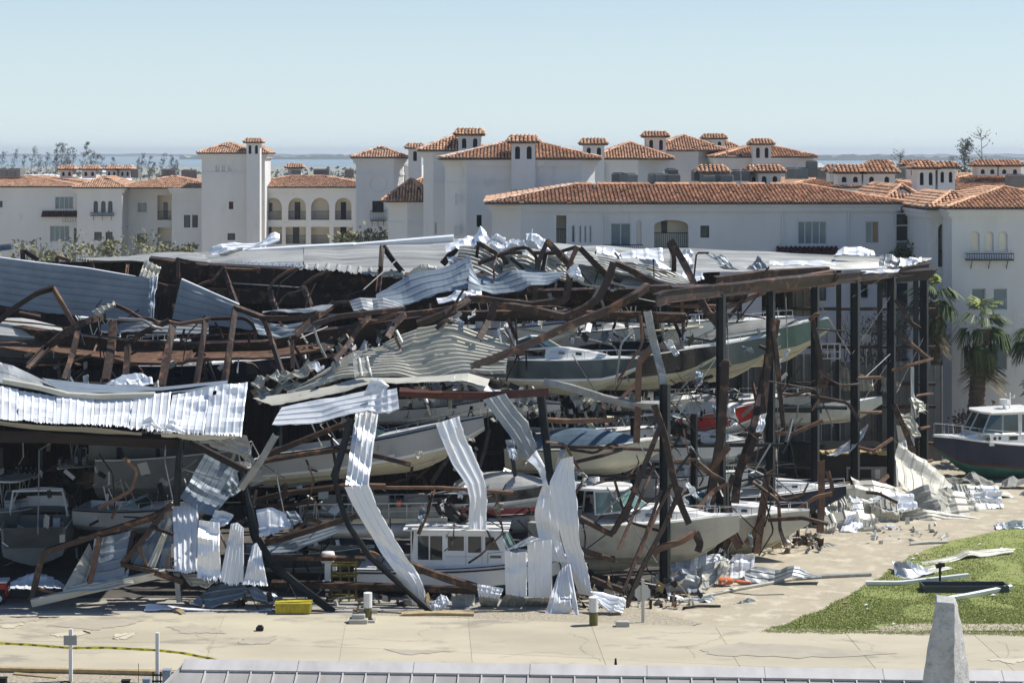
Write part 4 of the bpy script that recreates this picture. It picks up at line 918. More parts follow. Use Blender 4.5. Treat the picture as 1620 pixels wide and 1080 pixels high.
sheet('roof_sheet', [(1412, 430, 122), (1440, 420, 123), (1462, 414, 124)], [(1412, 410, 126), (1444, 408, 127), (1475, 409, 127)], 3, 'cream_sheet', 'u', .05, .1, 0, shed)
beam('ridge_flashing', [(375, 401, 129), (470, 395, 129), (560, 390, 129), (562, 391, 129), (718, 378, 129)], .5, 'white_sheet', 'B', .5, shed)
sheet('torn_flashing', [(333, 398, 126), (350, 386, 126), (375, 383, 126), (400, 385, 126), (444, 380, 126)], [(336, 404, 125), (362, 402, 125), (385, 396, 125), (410, 396, 125), (444, 388, 125)], 3, 'white_sheet', 'u', .06, .35, 0, shed, creases=6)
sheet('torn_flashing', [(345, 402, 124), (384, 391, 124)], [(350, 407, 124), (384, 396, 124)], 2, 'cream_sheet', 'u', .04, .1, 0, shed)
sheet('torn_flashing', [(-6, 388, 118), (21, 385, 118)], [(-6, 398, 118), (22, 394, 118)], 3, 'blue_sheet', 'u', .05, .1, 0, shed)
sheet('roof_fringe', [(330, 419, 111), (400, 414, 111), (480, 419, 110)], [(325, 425, 109), (400, 424, 108.5), (470, 424, 108.5)], 14, 'blue_sheet', 'v', .12, .2, .3, shed)
sheet('roof_fringe', [(470, 421, 109), (520, 418, 109), (640, 430, 108)], [(470, 426, 108), (520, 430, 107.5), (640, 441, 107.5)], 10, 'beige_roof', 'v', .1, .15, .3, shed)
# maroon web beams under the roof
beam('roof_girder', [(236, 423, 108.6), (330, 434, 108.6), (480, 442, 108.4), (640, 450, 108.4), (860, 452, 108.4)], 1.25, 'rust', 'C', .5, shed)
beam('roof_girder', [(240, 458, 108.2), (330, 466, 108.2), (480, 470, 108.2), (640, 478, 108.4), (850, 480, 108.4)], .8, 'rust', 'C', .4, shed)
beam('roof_girder', [(850, 472, 104), (960, 470, 104), (1100, 466, 104), (1180, 462, 104)], 1.0, 'rust', 'I', .4, shed)
beam('roof_girder', [(720, 500, 100), (850, 498, 100), (1085, 503, 100)], .55, 'rust', 'I', .3, shed)
# ---- big sagging girder across the left half, bottom flange coloured lighter as if sunlit
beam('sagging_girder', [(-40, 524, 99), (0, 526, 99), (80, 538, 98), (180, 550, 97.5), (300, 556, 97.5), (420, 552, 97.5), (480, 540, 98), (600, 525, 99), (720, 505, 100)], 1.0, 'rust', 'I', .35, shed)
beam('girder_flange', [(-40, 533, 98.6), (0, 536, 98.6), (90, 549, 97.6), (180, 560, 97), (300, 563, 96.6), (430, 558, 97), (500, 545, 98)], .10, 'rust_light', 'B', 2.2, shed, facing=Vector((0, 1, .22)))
# ---- bent frames: (points, pixel width, material, section)
FR = [
 # left peaks
 ([(-8, 512, 96), (30, 482, 96), (60, 463, 96), (86, 455, 96)], 9, 'rust'), ([(84, 455, 96), (98, 480, 96), (119, 517, 96)], 8, 'rust_light'),
 ([(-5, 484, 98), (20, 489, 98), (64, 500, 98)], 7, 'rust'), ([(30, 494, 97), (64, 501, 97)], 4, 'rust_light'),
 ([(0, 507, 97), (60, 512, 97), (110, 519, 97)], 2.5, 'rust'), ([(45, 580, 93), (75, 548, 95), (102, 526, 95), (140, 507, 95), (165, 500, 96)], 11, 'rust'),
 ([(124, 520, 95), (115, 560, 94), (101, 600, 93)], 9, 'rust'), ([(102, 524, 95), (125, 516, 95), (144, 509, 95)], 4, 'rust_light'),
 ([(176, 479, 96), (200, 490, 96), (225, 505, 96)], 6, 'rust'), ([(180, 509, 95), (210, 506, 95), (238, 504, 95), (250, 511, 95)], 6, 'rust'),
 ([(180, 510, 95), (176, 550, 94), (167, 602, 92)], 13, 'rust'), ([(206, 543, 95), (222, 528, 95), (255, 513, 95), (268, 507, 95)], 9, 'rust'),
 ([(203, 541, 95), (201, 570, 94), (198, 600, 93)], 10, 'rust'), ([(273, 517, 95), (265, 560, 94), (255, 612, 92)], 12, 'rust'),
 ([(262, 508, 95), (284, 513, 95), (325, 506, 95), (333, 504, 95)], 6, 'rust_light'), ([(325, 508, 95), (318, 560, 94), (310, 612, 92)], 9, 'rust'),
 ([(372, 488, 95), (365, 540, 94), (355, 604, 92)], 10, 'rust'), ([(330, 504, 96), (365, 503, 96), (388, 503, 96), (402, 515, 96), (404, 536, 96)], 6, 'rust'),
 ([(340, 510, 96), (348, 522, 96), (352, 535, 96)], 4, 'rust'), ([(292, 520, 97), (284, 548, 97)], 4, 'rust'), ([(396, 524, 96), (393, 548, 96)], 4, 'rust'),
 ([(370, 485, 95), (418, 503, 95), (460, 503, 95), (500, 500, 95)], 9, 'rust'), ([(418, 506, 95), (430, 540, 94), (446, 588, 92)], 8, 'rust'),
 ([(442, 508, 96), (452, 525, 96), (462, 540, 96)], 4, 'rust_light'), ([(466, 530, 94), (490, 508, 95), (524, 484, 96), (530, 478, 96)], 11, 'rust'),
 ([(462, 535, 94), (463, 583, 93)], 6, 'rust'), ([(494, 514, 94), (540, 500, 94), (600, 493, 94), (640, 488, 95)], 8, 'rust'), ([(525, 480, 96), (552, 477, 96)], 5, 'rust'),
 ([(585, 500, 95), (570, 516, 94), (560, 530, 94), (545, 552, 93), (528, 570, 92)], 8, 'rust'), ([(496, 517, 95), (505, 545, 94), (516, 566, 94)], 3.5, 'galv'),
 ([(285, 535, 96.5), (340, 530, 97), (420, 527, 97), (470, 522, 97)], 2.5, 'rust'), ([(640, 497, 96), (622, 515, 95), (612, 535, 94)], 10, 'rust'),
 # purlin stubs in front of the dark girder
 ([(302, 461, 107.5), (318, 449, 107.5), (336, 444, 107.3), (354, 422, 107.2)], 4.5, 'rust_light'), ([(308, 463, 107.5), (318, 478, 107)], 7, 'rust'), ([(353, 422, 107.5), (364, 455, 107), (381, 500, 104)], 8, 'rust'),
 ([(356, 425, 107.4), (400, 427, 107.4), (411, 424, 107.4), (408, 432, 107.4)], 4, 'rust_light'), ([(424, 458, 106.5), (436, 441, 106.5), (458, 428, 106.5), (472, 424, 106.5)], 5, 'rust_light'), ([(427, 460, 106.5), (432, 478, 106), (439, 495, 105)], 9, 'rust'),
 ([(480, 450, 106.5), (497, 438, 106.5), (518, 429, 106.5)], 4.5, 'rust_light'), ([(480, 452, 106.5), (486, 470, 106), (493, 486, 105)], 9, 'rust'), ([(368, 448, 107.8), (476, 455, 107.8)], 2, 'galv'),
 ([(281, 408, 108), (282, 440, 107.6), (281, 475, 107.5)], 6, 'rust'), ([(282, 410, 108), (310, 416, 108)], 5, 'rust'), ([(90, 405, 113), (112, 413, 113)], 6, 'rust_light'), ([(39, 396, 112), (60, 412, 112)], 8, 'dark'), ([(35, 395, 112), (37, 415, 112)], 7, 'rust'),
 ([(145, 413, 112), (147, 425, 112)], 6, 'rust'), ([(202, 418, 111), (200, 436, 110)], 5, 'rust_light'), ([(90, 407, 112), (92, 425, 112)], 5, 'rust'), ([(250, 418, 110), (262, 414, 110)], 4, 'rust_light'), ([(245, 446, 107), (265, 452, 107)], 3, 'rust_light'),
 # inverted V on the roof and top frames
 ([(605, 389, 108), (602, 425, 107), (598, 462, 105)], 8, 'rust'), ([(606, 389, 108), (620, 410, 108), (637, 431, 108)], 9, 'dark'), ([(700, 418, 106), (712, 404, 106), (724, 390, 106)], 11, 'dark'),
 ([(757, 382, 102), (753, 415, 102)], 6, 'rust'), ([(757, 384, 102), (775, 396, 102), (795, 405, 102), (808, 430, 102), (812, 436, 102)], 8, 'rust'),
 ([(793, 403, 101), (812, 394, 101), (833, 391, 101), (848, 405, 101), (850, 420, 101)], 6, 'rust'), ([(864, 381, 100), (885, 402, 100), (905, 421, 101)], 11, 'rust'),
 ([(867, 380, 100), (860, 395, 100), (851, 418, 100), (848, 450, 100), (846, 475, 100)], 8, 'rust'), ([(917, 392, 100), (940, 416, 100), (962, 437, 101), (990, 452, 102)], 10, 'rust'),
 ([(914, 390, 99), (905, 408, 99), (900, 425, 99), (899, 450, 99), (897, 472, 99)], 8, 'rust_light'), ([(971, 415, 97), (961, 445, 97), (947, 472, 97), (920, 490, 97), (894, 501, 97), (840, 489, 97), (783, 481, 97)], 12, 'rust'),
 ([(973, 415, 99), (1000, 428, 99), (1025, 443, 100), (1060, 461, 100)], 10, 'rust'), ([(1024, 453, 97), (1004, 468, 96), (962, 491, 96), (900, 515, 95), (830, 548, 94), (748, 580, 93)], 13, 'rust'),
 ([(1020, 457, 97), (1060, 455, 98), (1098, 455, 98)], 12, 'rust'), ([(783, 481, 96), (774, 505, 96), (757, 537, 95)], 11, 'rust'), ([(744, 472, 97), (700, 498, 96), (660, 512, 96)], 11, 'rust'),
 ([(735, 473, 97), (760, 472, 97), (800, 478, 97), (838, 482, 98), (895, 475, 98), (900, 445, 98)], 11, 'rust'), ([(742, 480, 98), (690, 492, 98), (620, 500, 98), (560, 515, 98)], 9, 'rust'), ([(749, 580, 92.6), (748, 592, 92.6), (790, 605, 92)], 6, 'rust'),
 ([(730, 498, 98), (700, 510, 97), (690, 520, 97)], 7, 'rust'), ([(1060, 380, 100), (1080, 412, 100), (1095, 442, 99), (1116, 490, 98), (1140, 517, 98)], 12, 'rust'), ([(1058, 384, 101), (1066, 405, 101), (1066, 430, 101)], 8, 'rust'),
 # right half verticals
 ([(1039, 546, 92), (1020, 562, 92), (1011, 574, 92), (1009, 640, 92), (1007, 700, 92)], 10, 'rust_light'),
 ([(1024, 492, 91), (1034, 540, 91), (1047, 590, 90.6), (1052, 640, 90.4)], 13, 'galv'), ([(1018, 492, 91.5), (1040, 560, 91)], 8, 'black_steel'),
 ([(1035, 640, 89.6), (1052, 690, 89.4), (1066, 760, 89.3), (1078, 800, 89.3), (1090, 828, 89.3)], 11, 'rust'), ([(1048, 665, 89), (1020, 735, 88.6), (994, 800, 88.4), (968, 845, 88.3), (917, 818, 88.3)], 9, 'rust'),
 ([(1148, 572, 95), (1146, 610, 95), (1140, 690, 95), (1128, 760, 95), (1121, 812, 95)], 14, 'rust'), ([(1140, 580, 95.4), (1150, 570, 95.4), (1153, 580, 95.4)], 9, 'rust_light'),
 ([(1227, 505, 100), (1218, 560, 100), (1205, 620, 100), (1192, 680, 99), (1168, 750, 99), (1158, 835, 98)], 14, 'rust'), ([(1222, 512, 99.6), (1228, 560, 99.6), (1236, 640, 99.6), (1240, 682, 99.6)], 8, 'rust'),
 ([(1215, 560, 99), (1212, 600, 99), (1207, 660, 98.6), (1180, 730, 98.6)], 11, 'rust'), ([(1284, 500, 102), (1290, 530, 102), (1297, 560, 102), (1298, 608, 102)], 8, 'rust'), ([(1280, 507, 101.8), (1290, 498, 101.8), (1296, 497, 101.8)], 7, 'rust_light'),
 ([(1226, 684, 101), (1256, 686, 101), (1262, 682, 101), (1302, 665, 101)], 6, 'rust_light'), ([(1230, 622, 102), (1256, 625, 102), (1304, 609, 102)], 5, 'rust_light'), ([(1224, 806, 101), (1260, 807, 101), (1290, 786, 101), (1316, 780, 101)], 6, 'rust_light'),
 ([(1416, 474, 118), (1430, 490, 118), (1440, 510, 118), (1455, 520, 118)], 7, 'rust'), ([(1415, 524, 118), (1440, 543, 118), (1467, 566, 119)], 7, 'rust'), ([(1411, 586, 118), (1440, 577, 118), (1476, 567, 119)], 4, 'rust_light'), ([(1357, 598, 112), (1395, 597, 113)], 5, 'rust_light'),
 ([(1357, 652, 112), (1394, 652, 113)], 5, 'rust_light'), ([(1414, 640, 118), (1428, 672, 118), (1446, 716, 118)], 9, 'rust'), ([(1358, 708, 112), (1382, 713, 112), (1412, 693, 113)], 5, 'rust_light'), ([(1356, 765, 112), (1390, 765, 113), (1405, 752, 114)], 6, 'rust_light'), ([(1455, 678, 123), (1470, 675, 124)], 5, 'rust_light'), ([(1455, 732, 123), (1475, 728, 124)], 5, 'rust_light'), ([(1450, 626, 123), (1476, 622, 124)], 4, 'rust_light'),
 ([(1124, 742, 93), (1138, 724, 93), (1153, 706, 93)], 10, 'rust_light'), ([(1103, 732, 93.2), (1122, 748, 93.2), (1146, 762, 93.2)], 9, 'rust'), ([(1062, 730, 93), (1103, 726, 93)], 5, 'rust_light'), ([(1152, 765, 93), (1130, 775, 93), (1108, 798, 92.5), (1090, 826, 92), (1088, 840, 92)], 7, 'rust_light'),
 ([(1160, 750, 96), (1150, 780, 96), (1158, 830, 96)], 9, 'rust'), ([(1214, 748, 97.2), (1207, 800, 97.2), (1196, 875, 97)], 12, 'rust_light'), ([(1212, 750, 97), (1228, 742, 97)], 5, 'rust_light'), ([(1299, 728, 104), (1300, 790, 104), (1297, 842, 104)], 11, 'rust_light'), ([(1309, 745, 104), (1317, 770, 104), (1313, 785, 104)], 7, 'rust_light'),
 ([(1370, 778, 108), (1390, 780, 108), (1420, 795, 108)], 5, 'rust'), ([(1144, 868, 93.4), (1160, 838, 93.4)], 12, 'rust'), ([(1180, 860, 96), (1195, 840, 96), (1208, 815, 96)], 9, 'rust_light'), ([(1275, 790, 103), (1280, 830, 103)], 8, 'rust'),
 ([(1028, 740, 90), (1036, 735, 90), (1012, 790, 89), (978, 870, 88)], 5, 'rust_light'), ([(1062, 766, 89.4), (1040, 810, 89), (1010, 880, 88)], 5, 'rust_light'), ([(1078, 770, 89), (1052, 830, 88.7), (1015, 900, 88), (990, 960, 87.4)], 8, 'rust'),
 # centre
 ([(632, 620, 91), (700, 624, 91), (770, 626, 91), (868, 620, 91)], 14, 'red_steel'), ([(860, 604, 93), (900, 612, 93), (950, 628, 92.5), (1000, 640, 92), (1048, 640, 92)], 12, 'galv'),
 ([(862, 664, 92), (900, 666, 92), (974, 664, 92)], 8, 'rust_light'), ([(870, 707, 93), (940, 707, 93), (1050, 712, 93)], 5, 'rust'), ([(905, 732, 91), (950, 721, 91), (985, 710, 92)], 6, 'rust'), ([(1000, 645, 92), (1008, 645, 92)], 4, 'rust'),
 ([(856, 625, 91.5), (862, 680, 91.3), (869, 745, 91), (873, 775, 90.8)], 13, 'black_steel'), ([(545, 771, 88.5), (620, 771, 88.5), (700, 771, 89), (812, 779, 89)], 5, 'rust_light'), ([(545, 768, 88.4), (610, 769, 88.4)], 9, 'rust_light'),
 ([(404, 731, 89), (470, 720, 89), (535, 711, 89), (600, 722, 89), (650, 735, 89)], 8, 'rust'), ([(418, 722, 90), (470, 700, 90), (555, 666, 90)], 9, 'rust'), ([(400, 793, 90), (450, 780, 90), (550, 768, 90)], 9, 'rust'),
 ([(420, 858, 89), (500, 835, 89), (565, 815, 89)], 9, 'rust'), ([(556, 662, 87.8), (545, 700, 87.8), (533, 740, 87.6), (528, 755, 87.6)], 12, 'black_steel'), ([(528, 752, 87.6), (540, 800, 87.4), (552, 832, 87.2), (585, 880, 87), (636, 926, 86.6), (686, 971, 86)], 9, 'black_steel'),
 ([(416, 883, 89), (500, 882, 89), (578, 883, 89)], 8, 'rust'), ([(430, 922, 88.4), (520, 925, 88.2), (620, 928, 88), (756, 934, 87.6)], 11, 'rust'), ([(648, 893, 87.6), (700, 912, 87.4), (757, 930, 87.2)], 12, 'rust'), ([(570, 870, 87.8), (592, 875, 87.8), (600, 880, 87.8)], 6, 'rust_light'),
 ([(382, 745, 89), (394, 800, 88.6), (404, 850, 88.2), (430, 892, 87.8), (470, 925, 87.4), (528, 968, 86.6)], 13, 'black_steel'), ([(300, 698, 89), (345, 722, 89), (396, 748, 89)], 10, 'dark'), ([(436, 688, 88.2), (415, 725, 88.2), (395, 752, 88.2), (380, 772, 88.2)], 12, 'galv'),
 ([(287, 695, 88.6), (282, 740, 88.6), (279, 800, 88.6)], 11, 'black_steel'), ([(280, 905, 87.6), (281, 925, 87.6), (284, 952, 87.5)], 9, 'galv'), ([(-60, 690, 89), (80, 690, 89), (285, 699, 89)], 20, 'dark'), ([(285, 740, 88.9), (350, 760, 88.9)], 2, 'galv'),
 # lower left frames
 ([(50, 950, 87), (60, 905, 87), (70, 873, 87), (160, 843, 87.4), (240, 818, 87.6), (270, 802, 87.8)], 10, 'rust'), ([(158, 848, 87.3), (150, 885, 87.2), (141, 930, 87)], 9, 'rust_light'), ([(272, 795, 87.8), (232, 845, 87.4), (193, 892, 87.2)], 9, 'rust'),
 ([(192, 891, 87.2), (240, 903, 87.1), (290, 920, 87)], 9, 'rust'), ([(218, 863, 87.3), (226, 880, 87.3), (232, 897, 87.3)], 5, 'rust_light'), ([(240, 833, 87.4), (275, 845, 87.4)], 6, 'dark'), ([(60, 930, 87.1), (95, 940, 87)], 5, 'rust_light'), ([(50, 953, 86.8), (150, 930, 87), (262, 905, 87.2)], 13, 'cream_sheet'),
 ([(212, 840, 87.5), (203, 880, 87.4), (200, 918, 87.2)], 9, 'dark'), ([(216, 900, 87.2), (280, 901, 87.2)], 4, 'cream_sheet'), ([(266, 878, 87.3), (265, 905, 87.2)], 5, 'rust_light'),
 # front rubble near the first post
 ([(965, 848, 88.3), (1000, 800, 88.4)], 6, 'rust'), ([(918, 868, 88.3), (950, 880, 88.2), (975, 885, 88)], 9, 'rust'), ([(935, 915, 87.8), (960, 925, 87.6), (985, 932, 87.4)], 10, 'rust'), ([(985, 935, 87.4), (1020, 850, 88.4), (1046, 775, 89)], 6, 'rust'), ([(1030, 880, 89), (1044, 866, 89), (1075, 857, 89.5), (1100, 842, 90)], 10, 'rust_light'), ([(1100, 842, 90), (1108, 860, 90), (1104, 872, 90)], 12, 'rust'),
 ([(1120, 858, 92.6), (1135, 838, 92.6), (1152, 832, 92.6), (1170, 868, 92.4)], 12, 'rust_light'),
]
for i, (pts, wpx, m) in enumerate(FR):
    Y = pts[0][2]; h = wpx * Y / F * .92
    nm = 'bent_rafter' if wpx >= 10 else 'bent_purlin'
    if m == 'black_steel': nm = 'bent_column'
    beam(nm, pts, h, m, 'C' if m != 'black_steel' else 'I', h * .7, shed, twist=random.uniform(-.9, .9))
rr = random.Random(12)
# the tangle: many thin bent purlins caught in the wreck
ZN = [(870, 1300, 470, 560, 97, 108, 26), (860, 1290, 600, 720, 93, 104, 40), (880, 1230, 730, 850, 89.5, 100, 40), (430, 860, 480, 600, 95, 101, 26), (20, 430, 500, 600, 94, 99, 22), (430, 860, 700, 920, 88.4, 93, 34), (150, 430, 740, 920, 88, 92, 22), (700, 1050, 390, 470, 99, 104, 18)]
for (x0, x1, y0, y1, Ya, Yb, cnt) in ZN:
    for _ in range(cnt):
        x, y, Y = rr.uniform(x0, x1), rr.uniform(y0, y1), rr.uniform(Ya, Yb)
        a = rr.choice((rr.gauss(0, .35), rr.gauss(1.35, .3), rr.gauss(-1.2, .35))); L = rr.uniform(22, 75); pts = [(x, y, Y)]
        for k in range(rr.choice((1, 2, 2, 3))):
            x += math.cos(a) * L; y += math.sin(a) * L; Y += rr.uniform(-.8, .8); L *= rr.uniform(.4, .9); a += rr.uniform(-1.1, 1.1)
            pts.append((x, max(min(y, 925), 400), max(Y, 88)))
        wpx = rr.choice((2, 2.5, 3, 4, 5.5)); m_ = rr.choice(('rust', 'rust', 'rust', 'rust_light', 'galv', 'black_steel'))
        beam('bent_purlin' if wpx > 2.5 else 'brace_rod', pts, wpx * Ya / F, m_, 'C' if wpx > 3 else 'L', wpx * Ya / F * .7, shed, twist=rr.uniform(-1.5, 1.5))
for (x0, x1, y0, y1, Ya, Yb, cnt) in ((860, 1250, 520, 720, 93, 104, 26), (880, 1200, 740, 880, 89, 98, 22), (440, 860, 620, 900, 88.5, 93, 20), (380, 860, 480, 590, 94, 100, 12)):
    for k in range(cnt):                      # torn strips and flaps of cladding still caught on the frame
        x, y, Y = rr.uniform(x0, x1), rr.uniform(y0, y1), rr.uniform(Ya, Yb); w_ = rr.uniform(4, 16); h_ = rr.uniform(8, 34); t_ = rr.uniform(-18, 18)
        sheet('torn_flap', [(x, y, Y), (x + w_, y + rr.uniform(-5, 5), Y)], [(x + t_, y + h_, Y - rr.uniform(0, .6)), (x + t_ + w_ * rr.uniform(.5, 1.2), y + h_ + rr.uniform(-6, 6), Y - .3)], 2, rr.choice(('white_sheet', 'cream_sheet', 'grey_sheet', 'blue_sheet')), 'v', .03, .25, .15, shed, nv=8)
# thin loose wires and rods
WR = [[(157, 495, 95), (159, 530, 95), (165, 565, 94), (175, 585, 94), (185, 600, 93)], [(575, 458, 100), (640, 400, 106)], [(540, 470, 99), (575, 459, 99)], [(1243, 470, 110), (1246, 560, 110), (1238, 650, 110), (1228, 730, 110)], [(1238, 650, 109), (1250, 700, 109), (1262, 760, 109)],
      [(1060, 600, 97), (1110, 640, 97)], [(990, 590, 97), (960, 640, 96)], [(905, 560, 96), (930, 600, 96), (955, 640, 96)], [(1085, 615, 99), (1060, 660, 99)], [(920, 840, 88.6), (1000, 770, 88.6)], [(925, 870, 88.5), (1045, 780, 88.8)], [(1010, 700, 92), (1045, 760, 91)], [(960, 770, 90), (1040, 890, 88.6)],
      [(1000, 470, 99), (1060, 482, 99)], [(385, 735, 88), (400, 700, 88)], [(1195, 730, 100), (1300, 820, 101)], [(1365, 600, 113), (1408, 560, 117)], [(1275, 445, 110), (1345, 560, 112)], [(435, 740, 89), (450, 815, 89)], [(60, 845, 90), (62, 712, 92), (90, 694, 92)], [(30, 734, 92), (37, 722, 92), (36, 690, 92)], [(730, 800, 90), (765, 818, 90), (800, 838, 89.6)]]
for p in WR: MB().tube([PT(q) for q in p], .03, 5).build('hanging_cable' if len(p) > 3 else 'brace_rod', M['galv' if rr.random() < .6 else 'black_steel'], shed)

# ================================================================ sheets that hang off the frame (parts) and loose sheets (things)
def sh(label, A, B, ribs, m='white_sheet', along='v', cat='metal sheet', **k):
    n = k.pop('name', 'torn_sheet'); return sheet(n, A, B, ribs, m, along, k.pop('rib', .038), k.pop('crum', .14), k.pop('jag', .08), label=label, cat=cat, **k)
def Yl(pts, Y): return [(a, b, Y) for a, b in pts]
sh('long blue-grey roof sheet leaning in shade across the top left of the wreck', Yl([(-30, 405), (60, 417), (140, 426), (242, 441)], 98), Yl([(-30, 482), (60, 494), (150, 503), (238, 508)], 98), 7, 'blue_sheet', 'u', rib=.03, crum=.05, name='roof_sheet')
beam('edge_trim', [(-30, 404, 98.9), (60, 416, 98.9), (140, 425, 98.9), (214, 438, 98.9)], .09, 'white_sheet', 'B', .1, shed)
sh('small bright folded corner of sheet standing at the right end of the long blue-grey sheet', Yl([(229, 410), (255, 424)], 98.6), Yl([(220, 438), (246, 446)], 98.2), 4, 'cream_sheet', rib=.1)
sh('narrow dented flap folded down at the right end of the long blue-grey sheet', Yl([(236, 440), (250, 436)], 98), Yl([(236, 505), (243, 503)], 96.6), 2, 'blue_sheet', crum=.2)
sh('triangular blue-grey sheet wedged under the maroon girder, second large sheet from the left', Yl([(286, 443), (330, 462), (376, 482)], 97.6), Yl([(272, 506), (330, 515), (440, 526)], 97.6), 5, 'blue_sheet', 'u', rib=.03, crum=.06)
beam('edge_trim', [(287, 442, 98.3), (330, 461, 98.3), (378, 482, 98.3)], .1, 'white_sheet', 'B', .1, shed)
sh('small peaked scrap of light sheet with a wire dangling from it', Yl([(145, 492), (160, 486), (182, 479)], 95.2), Yl([(156, 500), (166, 492), (180, 483)], 94.8), 4, 'cream_sheet', 'v', rib=.08)
sh('grey strip of sheet behind the bent portal frames', Yl([(160, 510), (250, 508), (330, 512)], 98), Yl([(158, 524), (250, 526), (330, 530)], 97.5), 3, 'grey_sheet', 'u')
sh('long curved grey strip draped between the frames right of the portal frames', Yl([(400, 508), (440, 512), (500, 508), (530, 498)], 96), Yl([(410, 530), (450, 532), (500, 520), (535, 502)], 95.5), 3, 'blue_sheet', 'u')
sh('thin curled edge strip lying over the maroon portal rail', Yl([(415, 492), (470, 490), (528, 483)], 95.4), Yl([(415, 496), (470, 495), (515, 492)], 95), 1, 'grey_sheet', 'u')
# left fascia
sh('long sloping grey flashing sheet above the white ribbed fascia at left', Yl([(-30, 566), (0, 572), (45, 590), (90, 612)], 90.5), Yl([(-30, 605), (20, 612), (60, 618), (112, 628)], 89.2), 2, 'grey_sheet', 'u', crum=.1)
sh('flat blue-grey gutter sheet above the middle of the white ribbed fascia', Yl([(66, 598), (140, 607), (240, 614), (360, 602)], 90.2), Yl([(95, 618), (140, 626), (245, 630), (360, 612)], 88.9), 2, 'blue_sheet', 'u', crum=.06)
beam('edge_trim', [(5, 602, 88.8), (60, 612, 88.7), (105, 624, 88.6), (160, 627, 88.6), (245, 624, 88.6)], .22, 'cream_sheet', 'B', .2, shed)
fas = [(-30, 606), (0, 611), (55, 622), (110, 630), (180, 630), (245, 625), (320, 615), (392, 604)]
bot = [(-30, 660), (0, 664), (70, 670), (150, 672), (225, 680), (270, 686), (330, 690), (382, 690)]
fa, fb = resample(Yl(fas, 88.7), 8), resample(Yl(bot, 87.1), 8)
nmz = ['leftmost', 'second', 'third', 'fourth', 'fifth', 'sixth', 'rightmost']
for i in range(7):
    k = fa[i + 1] - fa[i]
    sheet('fascia_panel', [fa[i] + k * .005, fa[i + 1] - k * .005], [fb[i], fb[i + 1] - (fb[i + 1] - fb[i]) * .01], 5, 'white_sheet', 'v', .03, .10 + .03 * (i > 4), .16 if i > 2 else .07, shed, nv=12, holes=1 if i in (6,) else 0, curl=0, creases=3 + 3 * (i > 4))
sheet('fascia_soffit', Yl([(-30, 663), (0, 667), (70, 673), (150, 676), (225, 683)], 87.1), Yl([(-30, 668), (0, 673), (70, 680), (150, 684), (224, 687)], 88.4), 2, 'cream_sheet', 'u', .02, .05, 0, shed)
sheet('torn_flap', Yl([(225, 664), (238, 658), (262, 682)], 86.8), Yl([(224, 676), (240, 674), (262, 680)], 86.6), 2, 'white_sheet', 'v', .05, .15, .1, shed)
sheet('torn_flap', Yl([(266, 666), (274, 664), (292, 684)], 86.8), Yl([(264, 684), (276, 686), (292, 686)], 86.6), 2, 'white_sheet', 'v', .05, .15, .1, shed)
sheet('gutter', Yl([(254, 684), (310, 690), (380, 688)], 86.9), Yl([(256, 690), (310, 697), (346, 693)], 87.2), 1, 'cream_sheet', 'u', .04, .08, 0, shed)
sh('crumpled light blue wedge of sheet lying on the left rack above the fascia', Yl([(160, 603), (195, 592), (225, 587), (235, 592)], 92), Yl([(175, 612), (200, 612), (225, 611), (243, 608)], 90.8), 4, 'white_sheet', 'v', crum=.3)
sh('small pale triangular scrap beside the light blue wedge on the left rack', Yl([(241, 608), (251, 600)], 91), Yl([(246, 613), (252, 612)], 90.8), 1, 'cream_sheet')
sh('grey sheet folded down below the right end of the white fascia', Yl([(300, 692), (350, 690), (390, 690)], 88.2), Yl([(340, 705), (375, 718), (405, 738)], 88.8), 4, 'grey_sheet', 'v', crum=.25)
# blue sheets across the top centre
sh('long blue-grey ribbed sheet sweeping up to the centre of the wreck', Yl([(594, 464), (616, 450), (645, 434), (700, 424), (744, 405)], 101), Yl([(596, 479), (640, 480), (672, 470), (720, 462), (750, 452)], 99.5), 4, 'blue_sheet', 'u', crum=.12)
sh('dark blue-grey sheet tapering to a bright torn tip, centre top', Yl([(745, 408), (751, 440), (800, 434), (850, 428), (893, 430)], 99.8), Yl([(740, 460), (780, 466), (830, 462), (862, 454), (880, 446)], 98.6), 4, 'blue_sheet', 'u', crum=.14)
sh('bright torn sheet tip at the right end of the dark blue-grey sheet', Yl([(895, 430), (906, 419), (914, 417)], 98.4), Yl([(905, 438), (916, 438), (925, 446)], 98), 2, 'white_sheet', crum=.3)
sh('smooth light blue sheet bulging below the long sweeping sheet', Yl([(690, 470), (720, 463), (762, 460)], 98.6), Yl([(694, 478), (735, 478), (762, 468)], 98), 2, 'white_sheet', 'u', crum=.2)
sh('dull grey-green sheet end lying left under the sweeping sheet', Yl([(552, 476), (600, 468), (640, 482)], 99), Yl([(560, 493), (600, 492), (638, 492)], 98), 4, 'grey_sheet', 'u', crum=.15)
sh('crumpled brownish scrap at the left end of the top centre sheets', Yl([(648, 430), (670, 420), (690, 424)], 104), Yl([(652, 440), (675, 438), (694, 432)], 103), 4, 'cream_sheet', crum=.3)
sh('bright curled ridge sheet rising to the highest point of the wreck', Yl([(704, 388), (735, 372), (760, 362), (766, 366)], 104), Yl([(706, 400), (735, 397), (765, 386), (776, 378)], 102.5), 3, 'white_sheet', 'u', crum=.25)
